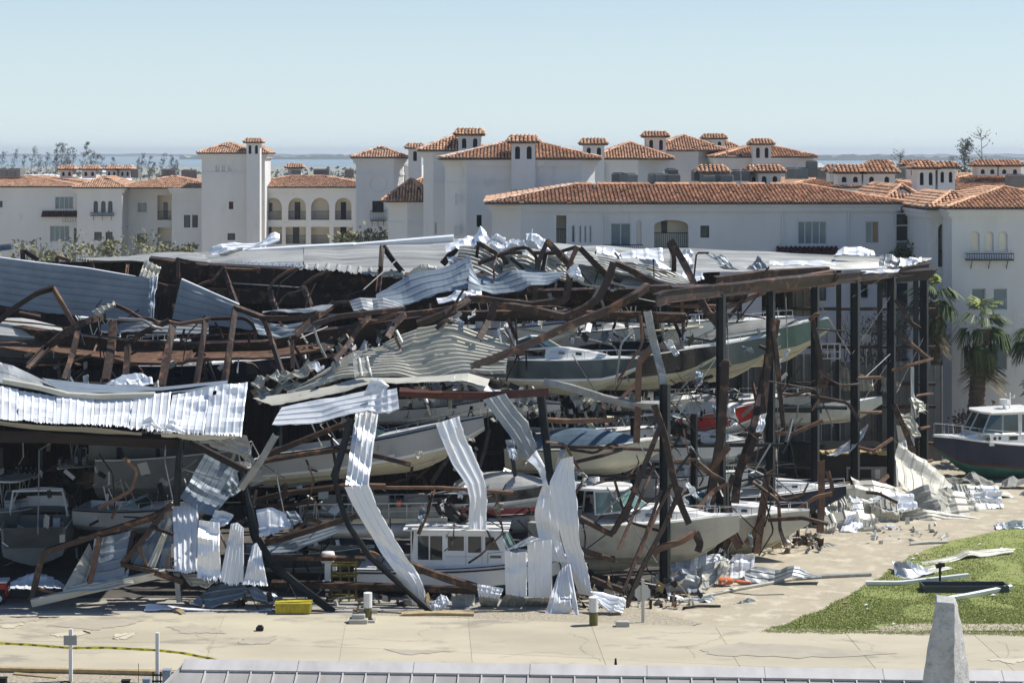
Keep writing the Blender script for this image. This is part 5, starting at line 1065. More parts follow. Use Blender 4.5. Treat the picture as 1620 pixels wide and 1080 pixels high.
for i, (A, B, lab) in enumerate([
    ([(776, 374), (786, 368), (800, 376)], [(775, 392), (790, 400), (804, 396)], 'bright jagged scrap just right of the highest point'),
    ([(800, 384), (812, 378), (828, 388)], [(800, 396), (815, 398), (830, 393)], 'second bright jagged scrap right of the highest point'),
    ([(831, 372), (846, 371), (858, 382)], [(838, 376), (852, 386), (867, 396)], 'white strip pointing right above the top rafters'),
    ([(858, 385), (880, 392), (900, 396)], [(852, 396), (875, 400), (895, 402)], 'thin pale strip on the roof between the first two top rafters'),
    ([(708, 412), (735, 408), (740, 412)], [(712, 418), (735, 417), (744, 416)], 'bright scrap lying on the roof left of the highest point')]):
    sh(lab, Yl(A, 102.5), Yl(B, 101.8), 3, 'white_sheet', crum=.35)
# beige roof bays between the top rafters
for A, B in (([(728, 392), (758, 388), (790, 408), (808, 436)], [(722, 418), (752, 425), (780, 438), (795, 445)]), ([(795, 406), (832, 398), (850, 410), (860, 424)], [(795, 436), (815, 440), (840, 444), (848, 446)]),
             ([(868, 398), (885, 404), (905, 424)], [(862, 430), (880, 440), (900, 446)]), ([(912, 420), (940, 420), (985, 452)], [(905, 445), (930, 452), (975, 458)]), ([(972, 424), (1000, 432), (1050, 456)], [(966, 446), (990, 456), (1030, 460)]),
             ([(1010, 418), (1060, 430), (1096, 446)], [(1000, 434), (1050, 448), (1085, 456)]), ([(918, 398), (950, 404), (1010, 420)], [(935, 416), (965, 432), (1005, 436)])):
    sheet('roof_sheet', Yl(A, 103), Yl(B, 101.2), 6, 'beige_roof', 'u', .13, .14, 0, shed)
for i, (A, B, lab) in enumerate([
    ([(918, 396), (950, 408), (990, 424)], [(945, 412), (970, 424), (1000, 434)], 'white strip sliding off the roof between the third and fourth top rafters'),
    ([(1014, 399), (1050, 418), (1090, 444)], [(1006, 405), (1040, 428), (1080, 451)], 'long narrow white strip slanting down to the right on the roof'),
    ([(944, 388), (970, 393), (984, 406)], [(944, 400), (965, 406), (980, 412)], 'crumpled bluish scrap behind the fourth top rafter'),
    ([(982, 402), (1010, 398), (1048, 396)], [(985, 408), (1012, 408), (1050, 412)], 'rolled bluish sheet end lying on the roof left of the tall leaning post'),
    ([(1068, 432), (1082, 428), (1112, 432)], [(1070, 448), (1090, 450), (1114, 442)], 'white crumpled sheet at the foot of the tall leaning post on the roof'),
    ([(1080, 395), (1092, 393), (1098, 398)], [(1080, 420), (1088, 424), (1096, 426)], 'pale blue strip standing against the roof right of the tall leaning post'),
    ([(1110, 402), (1142, 404)], [(1146, 424), (1170, 430)], 'grey triangular flap of roof sheet, left of two standing flaps'),
    ([(1180, 424), (1196, 412), (1200, 404)], [(1190, 428), (1208, 424), (1220, 428)], 'second grey flap with bright torn edge standing on the right roof'),
    ([(1218, 415), (1270, 413), (1322, 412)], [(1216, 420), (1270, 421), (1322, 420)], 'straight white strip lying flat on the right roof'),
    ([(1322, 402), (1335, 394), (1362, 394), (1382, 402)], [(1318, 406), (1340, 405), (1365, 405), (1384, 406)], 'brilliant white heap of sheet at the rear edge of the right roof'),
    ([(1392, 404), (1410, 402), (1424, 410)], [(1390, 420), (1408, 424), (1422, 424)], 'grey curled sheet end near the right roof corner'),
    ([(1424, 412), (1450, 408), (1458, 408)], [(1426, 425), (1445, 420), (1459, 415)], 'bright bluish strip at the very right roof corner')]):
    Y0 = 106 if A[0][0] < 1100 else 115; Y0 = 124 if i == 9 else (119 if i > 9 else Y0)
    sh(lab, Yl(A, Y0 + 1), Yl(B, Y0), 3, 'white_sheet' if i not in (6, 7, 10) else 'grey_sheet', 'u' if i in (1, 8, 11) else 'v', crum=.2)
sheet('eave_trim', Yl([(1362, 428), (1390, 426), (1424, 425)], 114), Yl([(1362, 434), (1390, 432), (1420, 431)], 113.8), 1, 'white_sheet', 'u', .03, .1, .05, shed)
# big ribbed fan in the middle
sh('huge buckled beige roof section with fanned ribs in the centre of the wreck', Yl([(520, 592), (560, 574), (610, 545), (660, 508), (722, 516), (760, 530), (806, 545)], 98), Yl([(455, 626), (540, 606), (620, 596), (690, 594), (730, 590), (770, 592), (800, 590)], 92.5), 12, 'cream_sheet', 'u', rib=.2, crum=.12, creases=6, fold=.32, nv=64, cat='roof section', name='roof_section')
sh('lower rolled edge of the buckled beige roof section', Yl([(400, 630), (470, 618), (560, 600), (700, 594), (740, 590), (775, 600)], 92), Yl([(430, 640), (500, 628), (600, 606), (700, 604), (735, 602), (770, 612)], 91), 1, 'cream_sheet', 'u', rib=.03, crum=.1)
sh('white twisted strip trailing from the right end of the beige roof section', Yl([(722, 588), (750, 592), (770, 606), (800, 620)], 92), Yl([(718, 596), (745, 606), (765, 620), (790, 634)], 91.4), 2, 'white_sheet', 'u', crum=.2)
sh('small upright beige panel standing on the front edge of the beige roof section', Yl([(558, 568), (582, 564)], 92.2), Yl([(561, 597), (589, 594)], 91.6), 2, 'cream_sheet', 'v', crum=.05)
for i, (A, B, lab) in enumerate([
    ([(396, 602), (420, 598), (452, 592)], [(398, 610), (425, 606), (458, 600)], 'leftmost folded scrap at the left tip of the beige roof section'),
    ([(430, 594), (465, 584), (490, 572)], [(440, 604), (470, 598), (500, 588)], 'striped crumpled scrap second from the left tip of the beige section'),
    ([(484, 576), (500, 571), (514, 580)], [(490, 586), (505, 586), (512, 584)], 'bright pleated scrap at the upper left of the beige section'),
    ([(402, 612), (440, 604), (465, 604)], [(410, 628), (440, 622), (480, 612)], 'flat pale scrap in front of the left tip of the beige section'),
    ([(515, 582), (530, 576), (542, 570)], [(520, 590), (535, 586), (543, 578)], 'small white scrap on the ridge of the beige section'),
    ([(396, 618), (420, 616), (440, 624)], [(410, 640), (425, 634), (450, 632)], 'cream folded scrap hanging over the bent red beam left of centre')]):
    sh(lab, Yl(A, 94), Yl(B, 93), 4, 'cream_sheet' if i != 2 else 'white_sheet', 'u', crum=.3, rib=.09)
sh('wide pale blue sheet sloping down to the left below the beige roof section', Yl([(446, 644), (510, 632), (580, 618), (606, 612)], 89.2), Yl([(430, 674), (505, 668), (560, 656), (610, 646)], 88.4), 4, 'white_sheet', 'u', crum=.12)
sh('knotted upright tuft of white sheet above the vertical bright strip', Yl([(588, 597), (604, 600), (615, 612)], 88.9), Yl([(574, 626), (595, 628), (606, 618)], 88.6), 2, 'white_sheet', crum=.3)
sh('flat pale blue end piece right of the knotted tuft', Yl([(585, 626), (610, 618), (628, 614)], 88.3), Yl([(580, 650), (612, 655), (632, 648)], 87.9), 3, 'white_sheet', 'u', crum=.18)
sh('brilliant white vertical strip hanging in the centre, heavily pleated', Yl([(563, 652), (580, 654), (598, 658)], 89.4), Yl([(546, 767), (564, 770), (582, 768)], 87.2), 4, 'white_sheet', 'v', rib=.07, crum=.25, nv=26, name='hanging_sheet')
sh('long white strip curving down to the ground in front of the trawler stern', Yl([(545, 770), (556, 795), (578, 832), (604, 876), (636, 918), (650, 938), (652, 956)], 86.9), Yl([(583, 766), (600, 805), (624, 850), (648, 886), (668, 918), (672, 930), (672, 958)], 86.9), 3, 'white_sheet', 'u', rib=.035, crum=.12, nv=30, name='hanging_sheet')
sh('wide white strip hanging from the grey hull, right of the pleated strip', Yl([(689, 670), (700, 700), (716, 735), (738, 766), (744, 790), (742, 836)], 88.2), Yl([(725, 658), (736, 690), (752, 722), (768, 760), (772, 790), (771, 838)], 88.6), 3, 'white_sheet', 'u', crum=.1, nv=26, name='hanging_sheet')
sh('weathered grey strip leaning diagonally right of the red-brown beam', Yl([(764, 632), (785, 660), (806, 688), (830, 726)], 90.2), Yl([(800, 622), (820, 650), (836, 668), (850, 706)], 90.4), 3, 'grey_sheet', 'u', crum=.08, name='hanging_sheet')
sh('thin twisted strip curling beside the leaning grey strip', Yl([(834, 728), (850, 742), (860, 762), (856, 790)], 88.6), Yl([(848, 712), (862, 740), (868, 765), (864, 790)], 88.8), 1, 'white_sheet', 'u', crum=.1)
sh('blue-shaded strip hanging down left of the tall central white strip', Yl([(862, 758), (850, 790), (845, 812), (852, 850), (864, 886)], 88), Yl([(876, 780), (882, 810), (886, 845), (895, 880), (902, 890)], 88), 3, 'white_sheet', 'u', crum=.14, name='hanging_sheet')
sh('tall white strip twisting down right of centre, tallest hanging sheet', Yl([(885, 726), (868, 765), (880, 815), (890, 860), (904, 905), (915, 938)], 87.4), Yl([(906, 722), (910, 765), (916, 815), (918, 858), (930, 900), (940, 942)], 87.2), 4, 'white_sheet', 'u', rib=.04, crum=.19, nv=30, name='hanging_sheet')
sh('cream strip end hanging behind the top of the tall twisting strip', Yl([(886, 712), (897, 710)], 89), Yl([(877, 742), (887, 742)], 88.6), 1, 'cream_sheet')
sh('fan-shaped white sheet foot resting on the gravel, left of the twisting strip', Yl([(884, 905), (893, 896), (900, 892)], 87), Yl([(862, 970), (885, 973), (905, 968)], 86.2), 4, 'white_sheet', 'v', crum=.15)
sh('narrow white board-like strip standing on the gravel beside the fan', Yl([(896, 892), (902, 892)], 86.9), Yl([(908, 972), (916, 972)], 86), 1, 'white_sheet', 'v', crum=.04)
sh('ribbed white sheet lying fanned out on the ground below the twisting strip', Yl([(934, 934), (955, 936), (990, 950)], 86.6), Yl([(948, 955), (965, 970), (984, 972)], 85.9), 4, 'white_sheet', 'u', rib=.1, crum=.1)
for i, (a, b, lab) in enumerate([(798, 833, 'left one of two upright pale panels in front of the trawler bow'), (834, 873, 'right one of two upright pale panels in front of the trawler bow')]):
    t0 = 872 if i == 0 else 853
    sh(lab, Yl([(a, t0 - 2), ((a + b) / 2, t0 + 2), (b, t0)], 87.3), Yl([(a + 2, 940 + i * 4), ((a + b) / 2, 942 + i * 3), (b + .5, 944 + i)], 87.2), 3, 'white_sheet', 'v', rib=.035, crum=.05, jag=0, name='wall_panel')
    sh('curled-under bottom of the ' + ('left' if i == 0 else 'right') + ' upright pale panel', Yl([(a + 2, 940 + i * 4), (b + .5, 944 + i)], 87.2), Yl([(a - 14 + i * 4, 962), (b - 4 + i * 4, 960)], 88.2), 3, 'cream_sheet', 'v', rib=.05, crum=.1)
sh('bright cap of crumpled sheet on top of the upright pale panels', Yl([(832, 851), (840, 847), (858, 852)], 87), Yl([(800, 870), (815, 866), (834, 862)], 87), 2, 'white_sheet', 'u', crum=.2)
sh('low white ribbed sheet left of the upright pale panels', Yl([(755, 923), (775, 926), (797, 930)], 87), Yl([(757, 942), (775, 944), (790, 946)], 87), 5, 'white_sheet', 'v', crum=.12)
sh('dull underside of the low white ribbed sheet by the trawler', Yl([(756, 943), (790, 947)], 87), Yl([(762, 962), (785, 962)], 88), 4, 'cream_sheet', 'v', crum=.12)
sh('small crumpled white piece on the gravel under the trawler', Yl([(684, 953), (697, 938), (704, 940)], 86.8), Yl([(680, 966), (698, 968), (714, 955)], 86.4), 4, 'white_sheet', 'v', crum=.2)
# left lower group
sh('bright white vertical ribbed panel hanging left of centre', Yl([(273, 790), (292, 795), (314, 792)], 88.9), Yl([(276, 903), (292, 907), (312, 905)], 87), 4, 'white_sheet', 'v', rib=.07, crum=.06, nv=16, name='hanging_sheet')
sh('pale blue ragged panel just right of the bright vertical panel', Yl([(314, 822), (328, 824), (347, 826)], 87.3), Yl([(312, 912), (330, 920), (350, 918)], 86.8), 4, 'white_sheet', 'v', crum=.25, jag=.2, name='hanging_sheet')
sh('tapering blue-white panel, second right of the bright vertical panel', Yl([(366, 828), (376, 826), (385, 834)], 87.3), Yl([(347, 920), (366, 928), (386, 922)], 86.8), 5, 'white_sheet', 'v', crum=.12, jag=.15, name='hanging_sheet')
sh('pointed blue-white panel beside the black bent column', Yl([(400, 862), (406, 858), (412, 872)], 87.2), Yl([(384, 924), (402, 926), (424, 926)], 86.6), 4, 'white_sheet', 'v', crum=.1, name='hanging_sheet')
sh('bent light blue flap behind the ragged panels left of centre', Yl([(340, 806), (356, 808), (370, 812)], 88), Yl([(330, 826), (345, 832), (358, 828)], 87.6), 2, 'white_sheet', 'v', crum=.2)
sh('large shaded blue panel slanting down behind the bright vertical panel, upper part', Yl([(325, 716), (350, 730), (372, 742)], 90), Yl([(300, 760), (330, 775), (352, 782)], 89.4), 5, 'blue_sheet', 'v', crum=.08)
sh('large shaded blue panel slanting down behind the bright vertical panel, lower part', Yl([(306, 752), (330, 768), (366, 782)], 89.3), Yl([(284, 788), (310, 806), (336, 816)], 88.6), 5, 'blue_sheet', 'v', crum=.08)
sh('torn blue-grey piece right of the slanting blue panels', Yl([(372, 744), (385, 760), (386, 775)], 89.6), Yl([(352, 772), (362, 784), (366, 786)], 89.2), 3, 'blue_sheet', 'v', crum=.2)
sh('pale blue crumpled sheet under the pontoon boat bow', Yl([(405, 806), (430, 802), (450, 812), (460, 832)], 88.6), Yl([(412, 852), (425, 848), (440, 846), (458, 836)], 88), 3, 'white_sheet', 'v', crum=.25)
sh('small bent pale sheet right of the crumpled one under the pontoon bow', Yl([(442, 808), (468, 808)], 89), Yl([(460, 834), (480, 826)], 88.7), 2, 'blue_sheet', 'v', crum=.2)
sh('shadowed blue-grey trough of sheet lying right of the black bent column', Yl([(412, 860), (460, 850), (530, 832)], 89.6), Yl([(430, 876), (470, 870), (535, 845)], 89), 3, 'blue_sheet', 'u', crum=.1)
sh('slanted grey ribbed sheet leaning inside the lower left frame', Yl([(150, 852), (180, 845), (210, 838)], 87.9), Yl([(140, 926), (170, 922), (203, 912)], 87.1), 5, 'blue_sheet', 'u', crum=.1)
sh('long pale sheet leaning diagonally left inside the lower left frame', Yl([(142, 858), (150, 880)], 88.2), Yl([(98, 934), (130, 938)], 87), 3, 'cream_sheet', 'u', crum=.1)
sh('ribbed sheet lying on the ground sill inside the lower left frame', Yl([(118, 925), (160, 915), (208, 910)], 87.2), Yl([(90, 942), (150, 936), (212, 922)], 86.6), 3, 'cream_sheet', 'u', crum=.08)
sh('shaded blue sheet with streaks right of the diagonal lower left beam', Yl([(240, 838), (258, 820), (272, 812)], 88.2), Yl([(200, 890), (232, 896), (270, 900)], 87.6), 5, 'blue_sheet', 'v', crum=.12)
sh('bright streaky strip on the shaded blue sheet near the bright vertical panel', Yl([(268, 818), (272, 826)], 87.8), Yl([(232, 896), (245, 898)], 87.4), 2, 'cream_sheet', 'v', crum=.12)
sh('sunlit pile of sheet on the ground at the far left', Yl([(20, 920), (40, 912), (58, 906), (80, 912), (102, 922)], 89), Yl([(14, 932), (50, 933), (70, 932), (104, 930)], 87.4), 6, 'white_sheet', 'v', crum=.12)
sh('curved dark-bellied sheet under the ragged hanging panels', Yl([(285, 905), (320, 908), (346, 920)], 87.8), Yl([(300, 924), (325, 928), (344, 922)], 87.4), 3, 'cream_sheet', 'u', crum=.15)
sh('large shaded sheet lying on the ground left of the yellow bin', Yl([(330, 928), (360, 922), (390, 924)], 88.2), Yl([(300, 955), (335, 962), (385, 945)], 87.2), 3, 'blue_sheet', 'u', crum=.1)
sh('shaded grey sheet on the ground right of the pointed panel', Yl([(380, 928), (410, 932), (440, 938)], 88), Yl([(390, 945), (420, 950), (445, 948)], 87.3), 2, 'grey_sheet', 'u', crum=.15)
sh('long low white strip lying at the pad edge left of the yellow bin', Yl([(232, 956), (260, 958), (300, 963), (350, 966), (430, 964)], 87), Yl([(228, 966), (260, 966), (300, 968), (350, 969), (430, 967)], 86.6), 1, 'white_sheet', 'u', crum=.1)
# blue panels under the hull, right of first strips
sh('grey upright sheet on the ground under the trawler keel', Yl([(712, 930), (752, 936)], 88), Yl([(716, 960), (750, 966)], 87.6), 3, 'cream_sheet', 'v', crum=.08)
sh('dull sheet leaning under the trawler stern', Yl([(632, 950), (650, 945)], 88), Yl([(636, 964), (655, 962)], 87.6), 2, 'cream_sheet', 'v', crum=.1)
# right side
sh('tall white strip hanging from the right corner of the shed', Yl([(1441, 580), (1441, 640), (1441, 760)], 122.5), Yl([(1446.5, 580), (1447, 640), (1447, 760)], 122.5), 1, 'white_sheet', 'u', crum=.06, name='hanging_sheet')
sh('curled cream sheet bundle, upper one on the right corner post', Yl([(1437, 630), (1450, 630), (1463, 644)], 122), Yl([(1450, 664), (1456, 658), (1465, 648)], 121), 3, 'cream_sheet', 'u', rib=.12, crum=.3)
sh('curled cream sheet bundle, lower one on the right corner post', Yl([(1421, 652), (1436, 650), (1450, 668), (1457, 686)], 121.4), Yl([(1430, 668), (1440, 680), (1448, 690), (1456, 692)], 120.4), 3, 'cream_sheet', 'u', rib=.12, crum=.3)
sh('bluish torn strip beside the lower curled bundle', Yl([(1418, 672), (1432, 676)], 121.8), Yl([(1424, 712), (1436, 716)], 121.8), 2, 'white_sheet', crum=.2)
sh('white upright sheet standing in the right rear bay', Yl([(1412, 706), (1436, 726)], 119.6), Yl([(1415, 790), (1438, 786)], 118.8), 4, 'white_sheet', 'v', crum=.12)
sh('bent white angle strip hanging in front of the right rear bay', Yl([(1407, 700), (1411, 740), (1408, 790)], 118.6), Yl([(1411, 698), (1415, 740), (1413, 790)], 118.6), 1, 'white_sheet', 'u', crum=.04)
sh('great sweeping pale greenish sheet sagging from the right bay to the ground', Yl([(1409, 698), (1432, 716), (1455, 728), (1480, 752), (1497, 772)], 118), Yl([(1432, 786), (1455, 798), (1478, 804), (1500, 806), (1512, 800)], 113.5), 6, 'cream_sheet', 'v', rib=.05, crum=.15, fold=.4, creases=4, nv=30)
sh('bent white blade of sheet rising beside the black store room', Yl([(1307, 718), (1340, 700), (1362, 680), (1372, 670)], 113), Yl([(1330, 716), (1348, 714), (1365, 694), (1374, 672)], 112.6), 2, 'white_sheet', 'u', crum=.15)
RP = [([(1500, 776), (1512, 764), (1525, 768)], [(1510, 806), (1525, 808), (1540, 806)], 'ribbed pyramid of cream sheet, left of the two rightmost heaps', 111.5), ([(1524, 772), (1545, 768), (1575, 790)], [(1538, 808), (1556, 808), (1578, 800)], 'rightmost ribbed heap of cream sheet below the navy boat', 111.8),
      ([(1420, 790), (1440, 778), (1458, 780)], [(1418, 808), (1440, 810), (1465, 806)], 'pleated cream sheet in front of the great sweeping sheet', 111), ([(1458, 780), (1480, 782), (1496, 796)], [(1460, 806), (1480, 812), (1498, 812)], 'flat ribbed sheet facing up right of the pleated cream sheet', 110.6),
      ([(1320, 782), (1332, 775), (1345, 795)], [(1335, 800), (1350, 815), (1358, 818)], 'upright cream blade, leftmost of the right hand pile', 107), ([(1312, 790), (1325, 792)], [(1312, 825), (1322, 828)], 'narrow grey-blue upright strip left of the right hand pile', 106.5),
      ([(1376, 794), (1400, 788), (1420, 796)], [(1378, 822), (1400, 832), (1424, 828)], 'big ribbed dome of cream sheet in the middle of the right hand pile', 107.5), ([(1340, 815), (1355, 812), (1368, 826)], [(1320, 860), (1340, 866), (1352, 866)], 'white sunlit sheet sliding down left of the ribbed dome', 104.5),
      ([(1300, 832), (1325, 826)], [(1302, 855), (1318, 852)], 'cream ragged scrap at the left foot of the right hand pile', 104), ([(1366, 826), (1382, 824), (1388, 842)], [(1358, 858), (1372, 858), (1386, 850)], 'curled cream strip right of the sunlit sliding sheet', 104.8),
      ([(1420, 812), (1470, 808), (1520, 814), (1588, 826)], [(1418, 838), (1470, 840), (1530, 834), (1592, 830)], 'long ribbed sheet tapering right along the sandy path', 108), ([(1385, 832), (1410, 836), (1436, 842)], [(1384, 845), (1410, 852), (1440, 848)], 'white flat sheet in front of the ribbed dome', 105.2),
      ([(1385, 850), (1420, 848), (1450, 856)], [(1388, 857), (1420, 860), (1452, 860)], 'brown-edged flat sheet at the front of the right hand pile', 104.2), ([(1440, 842), (1500, 842), (1565, 838)], [(1455, 854), (1505, 850), (1560, 844)], 'long flat white strips on the sandy path', 105.5),
      ([(1240, 872), (1290, 866), (1330, 866)], [(1235, 884), (1285, 884), (1326, 882)], 'low ribbed cream slab of sheet on the path before the third post', 100.5), ([(1225, 862), (1245, 852), (1258, 862)], [(1222, 872), (1240, 876), (1256, 872)], 'small dark dome of sheet by the foot of the second post', 100.6)]
for A, B, lab, Y in RP: sh(lab, Yl(A, Y + .8), Yl(B, Y), 5, 'cream_sheet' if 'white' not in lab else 'white_sheet', 'u' if 'flat' in lab or 'long' in lab or 'slab' in lab or 'great' in lab else 'v', rib=.055, crum=.12, fold=.38, creases=3)
CP = [([(1148, 892), (1165, 875), (1195, 878)], [(1142, 920), (1165, 922), (1190, 918)], 'domed white ribbed sheet behind the orange buoy', 92.5, 'white_sheet', 'v'), ([(1180, 905), (1205, 898), (1245, 896), (1300, 912)], [(1178, 922), (1210, 922), (1250, 918), (1300, 912)], 'long grey ribbed sheet tapering right from the orange buoy', 92, 'grey_sheet', 'u'),
      ([(1108, 848), (1120, 846)], [(1102, 908), (1116, 905)], 'narrow white blade standing upright right of the first post', 91, 'white_sheet', 'v'), ([(1062, 890), (1085, 878), (1105, 880)], [(1060, 905), (1085, 912), (1100, 908)], 'flat grey-white sheet right behind the first post', 91, 'white_sheet', 'u'),
      ([(1100, 905), (1125, 892), (1150, 878)], [(1098, 935), (1120, 935), (1145, 905)], 'folded beige sheet with a white torn edge right of the first post', 90, 'cream_sheet', 'u'), ([(1050, 925), (1080, 900), (1100, 908)], [(1055, 938), (1085, 936), (1112, 938)], 'dark-edged folded sheet at the foot of the first post', 89.5, 'grey_sheet', 'v'),
      ([(1112, 880), (1130, 876), (1170, 876)], [(1118, 892), (1140, 888), (1165, 884)], 'bluish crumpled sheet behind the white upright blade', 93, 'white_sheet', 'u'), ([(1085, 858), (1100, 850), (1098, 870)], [(1078, 885), (1090, 888), (1102, 885)], 'light sheet leaning behind the curled brown strap', 91.5, 'cream_sheet', 'v'),
      ([(1026, 918), (1045, 905), (1050, 915)], [(1030, 935), (1045, 938), (1050, 934)], 'small pale crumple left of the first post foot', 89.8, 'cream_sheet', 'v'), ([(1055, 938), (1100, 940), (1142, 952)], [(1060, 950), (1100, 955), (1140, 960)], 'shaded flat sheet with brown rim lying before the first post', 88.4, 'grey_sheet', 'u'),
      ([(1140, 952), (1180, 952), (1216, 960)], [(1132, 962), (1175, 968), (1214, 969)], 'rounded grey roll of sheet on the path right of the stop sign', 88, 'grey_sheet', 'u'), ([(1140, 893), (1155, 885), (1150, 900)], [(1128, 920), (1140, 925), (1150, 920)], 'small striped cream scrap left of the domed white sheet', 91.5, 'cream_sheet', 'v')]
for A, B, lab, Y, m, al in CP: sh(lab, Yl(A, Y + .7), Yl(B, Y), 3, m, al, rib=.045, crum=.12, fold=.3, creases=3)

MB().box((-38, 88.5, 0), (-37.8, 112, 10)).build('added_side_wall', M['dark'], shed)  # unseen side wall added to darken the left bay
M['gel_beige'] = mat('weathered_beige_gelcoat', (.56, .53, .43), (.47, .44, .35), 1.0, .35, c3=(.32, .29, .22), s3=1.2, lo3=.56, hi3=.8, spec=.5)
M['reflection_red'] = mat('painted_red_reflection', (.075, .018, .02), None, 2, .3)  # dark red band coloured in for a reflection low on the navy hull
M['gel_dim'] = mat('shade_dimmed_gelcoat', (.20, .20, .185), (.15, .15, .14), 1, .5)  # grey gelcoat dimmed so the hull colour carries the left bay's shade
# ================================================================ boats
def lerp(a, b, t): return a + (b - a) * t
def hull_mesh(parent, L, B, Hh, top, bot, stripe=None, deck='gel_white', cockpit=.5, n=15, trunk=0, boot=.42, trans_rake=.05):
    st = []
    for i in range(n):
        t = i / (n - 1); x = (t - .5) * L
        hb = B / 2 * (1 - max(0, (t - .42) / .58) ** 2.3) * (.93 + .07 * min(1, t / .3)); hb = max(hb, .015)
        zs = Hh * (.80 + .30 * t ** 2); zk = Hh * .78 * max(0, (t - .62) / .38) ** 2.4
        zc = max(zk + .02, Hh * (.20 + .42 * max(0, t - .35) ** 1.3)); zc = min(zc, zs - .05); hc = hb * (.90 - .28 * t ** 3)
        st.append((x + (L * .05 * t ** 6 if t == 1 else 0), hb, hc, zs, zc, zk))
    vs = []; rows = 7
    for (x, hb, hc, zs, zc, zk) in st:
        zb = lerp(zc, zs, boot * .35); z1 = lerp(zc, zs, boot * .35 + .09)
        for s in (1,):
            vs += [(x, 0, zk), (x, hc * .55, lerp(zk, zc, .45) ), (x, hc, zc), (x, lerp(hc, hb, .45), zb), (x, lerp(hc, hb, .6), z1), (x, hb, zs), (x, hb - min(.12, hb * .8), zs + .02)]
    fs = []; mi = []
    ms = [M[bot], M[top], M[stripe or top]]; band = [0, 0, 0 if bot != top else 0, 2, 1, 1]
    band = [0, 0, 0, 2, 1, 1]; N = len(vs)
    mir = [(x, -y, z) for x, y, z in vs]; vs += mir
    for i in range(n - 1):
        for j in range(rows - 1):
            a, b, c, d = i * rows + j, (i + 1) * rows + j, (i + 1) * rows + j + 1, i * rows + j + 1
            fs.append((a, b, c, d)); mi.append(band[j]); fs.append((N + d, N + c, N + b, N + a)); mi.append(band[j])
    fs.append(tuple(range(rows)) + tuple(N + j for j in range(rows - 1, -1, -1))); mi.append(1)
    h = mesh('hull', vs, fs, ms, parent, mi)
    rb = MB()
    for s in (1, -1): rb.tube([(x, s * (hb + .012), zs - .03) for (x, hb, hc, zs, zc, zk) in st], .035, 5, cap=True)
    rb.build('rub_rail', M['black_plastic' if top in ('gel_white', 'gel_grey') else 'gel_white'], h)
    # spray strakes
    sk_ = MB()
    for s in (1, -1):
        for f in (.35, .7): sk_.tube([(x, s * hc * f, lerp(zk, zc, f * .8) - .01) for (x, hb, hc, zs, zc, zk) in st[:-1]], .03, 4)
    sk_.build('strake', M[bot], h)
    dk = MB(); k0 = int(cockpit * (n - 1))
    top_ = []
    for i in range(k0, n):
        x, hb, hc, zs, zc, zk = st[i]; w_ = max(hb - .12, .005)
        top_.append([(x, w_, zs + .018), (x, w_ * .5, zs + .05 + .04 * hb), (x, 0, zs + .06 + .05 * hb), (x, -w_ * .5, zs + .05 + .04 * hb), (x, -w_, zs + .018)])
    k = len(top_); dk.add([p for r_ in top_ for p in r_], [(i * 5 + j, (i + 1) * 5 + j, (i + 1) * 5 + j + 1, i * 5 + j + 1) for i in range(k - 1) for j in range(4)])
    zf = Hh * .38; W = []
    for i in range(0, k0 + 1):
        x, hb, hc, zs, zc, zk = st[i]; w_ = hb - .12; W.append((x, w_, zs + .018)); W.append((x, w_ - .06, zf)); W.append((x, -w_ + .06, zf)); W.append((x, -w_, zs + .018))
    dk.add(W, [(i * 4 + j, (i + 1) * 4 + j, (i + 1) * 4 + j + 1, i * 4 + j + 1) for i in range(k0) for j in range(3)] + [(0, 1, 2, 3), (k0 * 4 + 3, k0 * 4 + 2, k0 * 4 + 1, k0 * 4)])
    dk.build('deck', M[deck], parent)
    return st, zf
def outboard(parent, x, y, z, sc=1.0, m='black_plastic', text=None, tilt=0.0):
    p = bpy.data.objects.new('outboard', None); COL.objects.link(p); p.parent = parent; p.location = (x, y, z); p.rotation_euler = (0, tilt, 0); p.scale = (sc,) * 3
    mb = MB(); vs = []
    prof = [(-.02, .22, .0), (.0, .27, .12), (.03, .27, .38), (.1, .22, .52)]
    for (dx, r_, zz) in prof:
        for k in range(10): a = k * .6283; vs.append((-.38 + dx * .3 + math.cos(a) * r_ * 1.25, math.sin(a) * r_ * .78, .1 + zz))
    mb.add(vs, [(i * 10 + k, i * 10 + (k + 1) % 10, (i + 1) * 10 + (k + 1) % 10, (i + 1) * 10 + k) for i in range(3) for k in range(10)] + [tuple(range(30, 40)), tuple(range(9, -1, -1))])
    mb.build('cowling', M[m], p, True)
    MB().box((-.5, -.09, -.75), (-.24, .09, .12)).box((-.3, -.14, -.25), (.05, .14, .1)).build('midsection', M[m], p)
    lo = MB(); lo.tube([(-.68, 0, -.98), (-.5, 0, -.98), (-.2, 0, -.98)], .08, 8, r1=.05); lo.box((-.5, -.03, -1.2), (-.3, .03, -.75)); lo.box((-.62, -.18, -.8), (-.24, .18, -.77)); lo.build('lower_unit', M[m], p)
    pr = MB()
    for k in range(3):
        a = k * 2.094; u, v = math.cos(a), math.sin(a); pr.add([(-.7, u * .04, v * .04 - .98), (-.68, u * .2 - v * .07, v * .2 + u * .07 - .98), (-.74, u * .2 + v * .07, v * .2 - u * .07 - .98)], [(0, 1, 2)])
    pr.build('propeller', M['aluminium'], p)
    if text:
        c = bpy.data.curves.new('lettering', 'FONT'); c.body = text; c.size = .2; c.extrude = .004; c.align_x = 'CENTER'; c.materials.append(M['print'])
        o = bpy.data.objects.new('lettering', c); COL.objects.link(o); me = bpy.data.meshes.new_from_object(o); bpy.data.objects.remove(o); o = bpy.data.objects.new('lettering', me); COL.objects.link(o); o.parent = p; o.location = (-.38, -.225, .28); o.rotation_euler = (R(90), 0, 0)
    return p
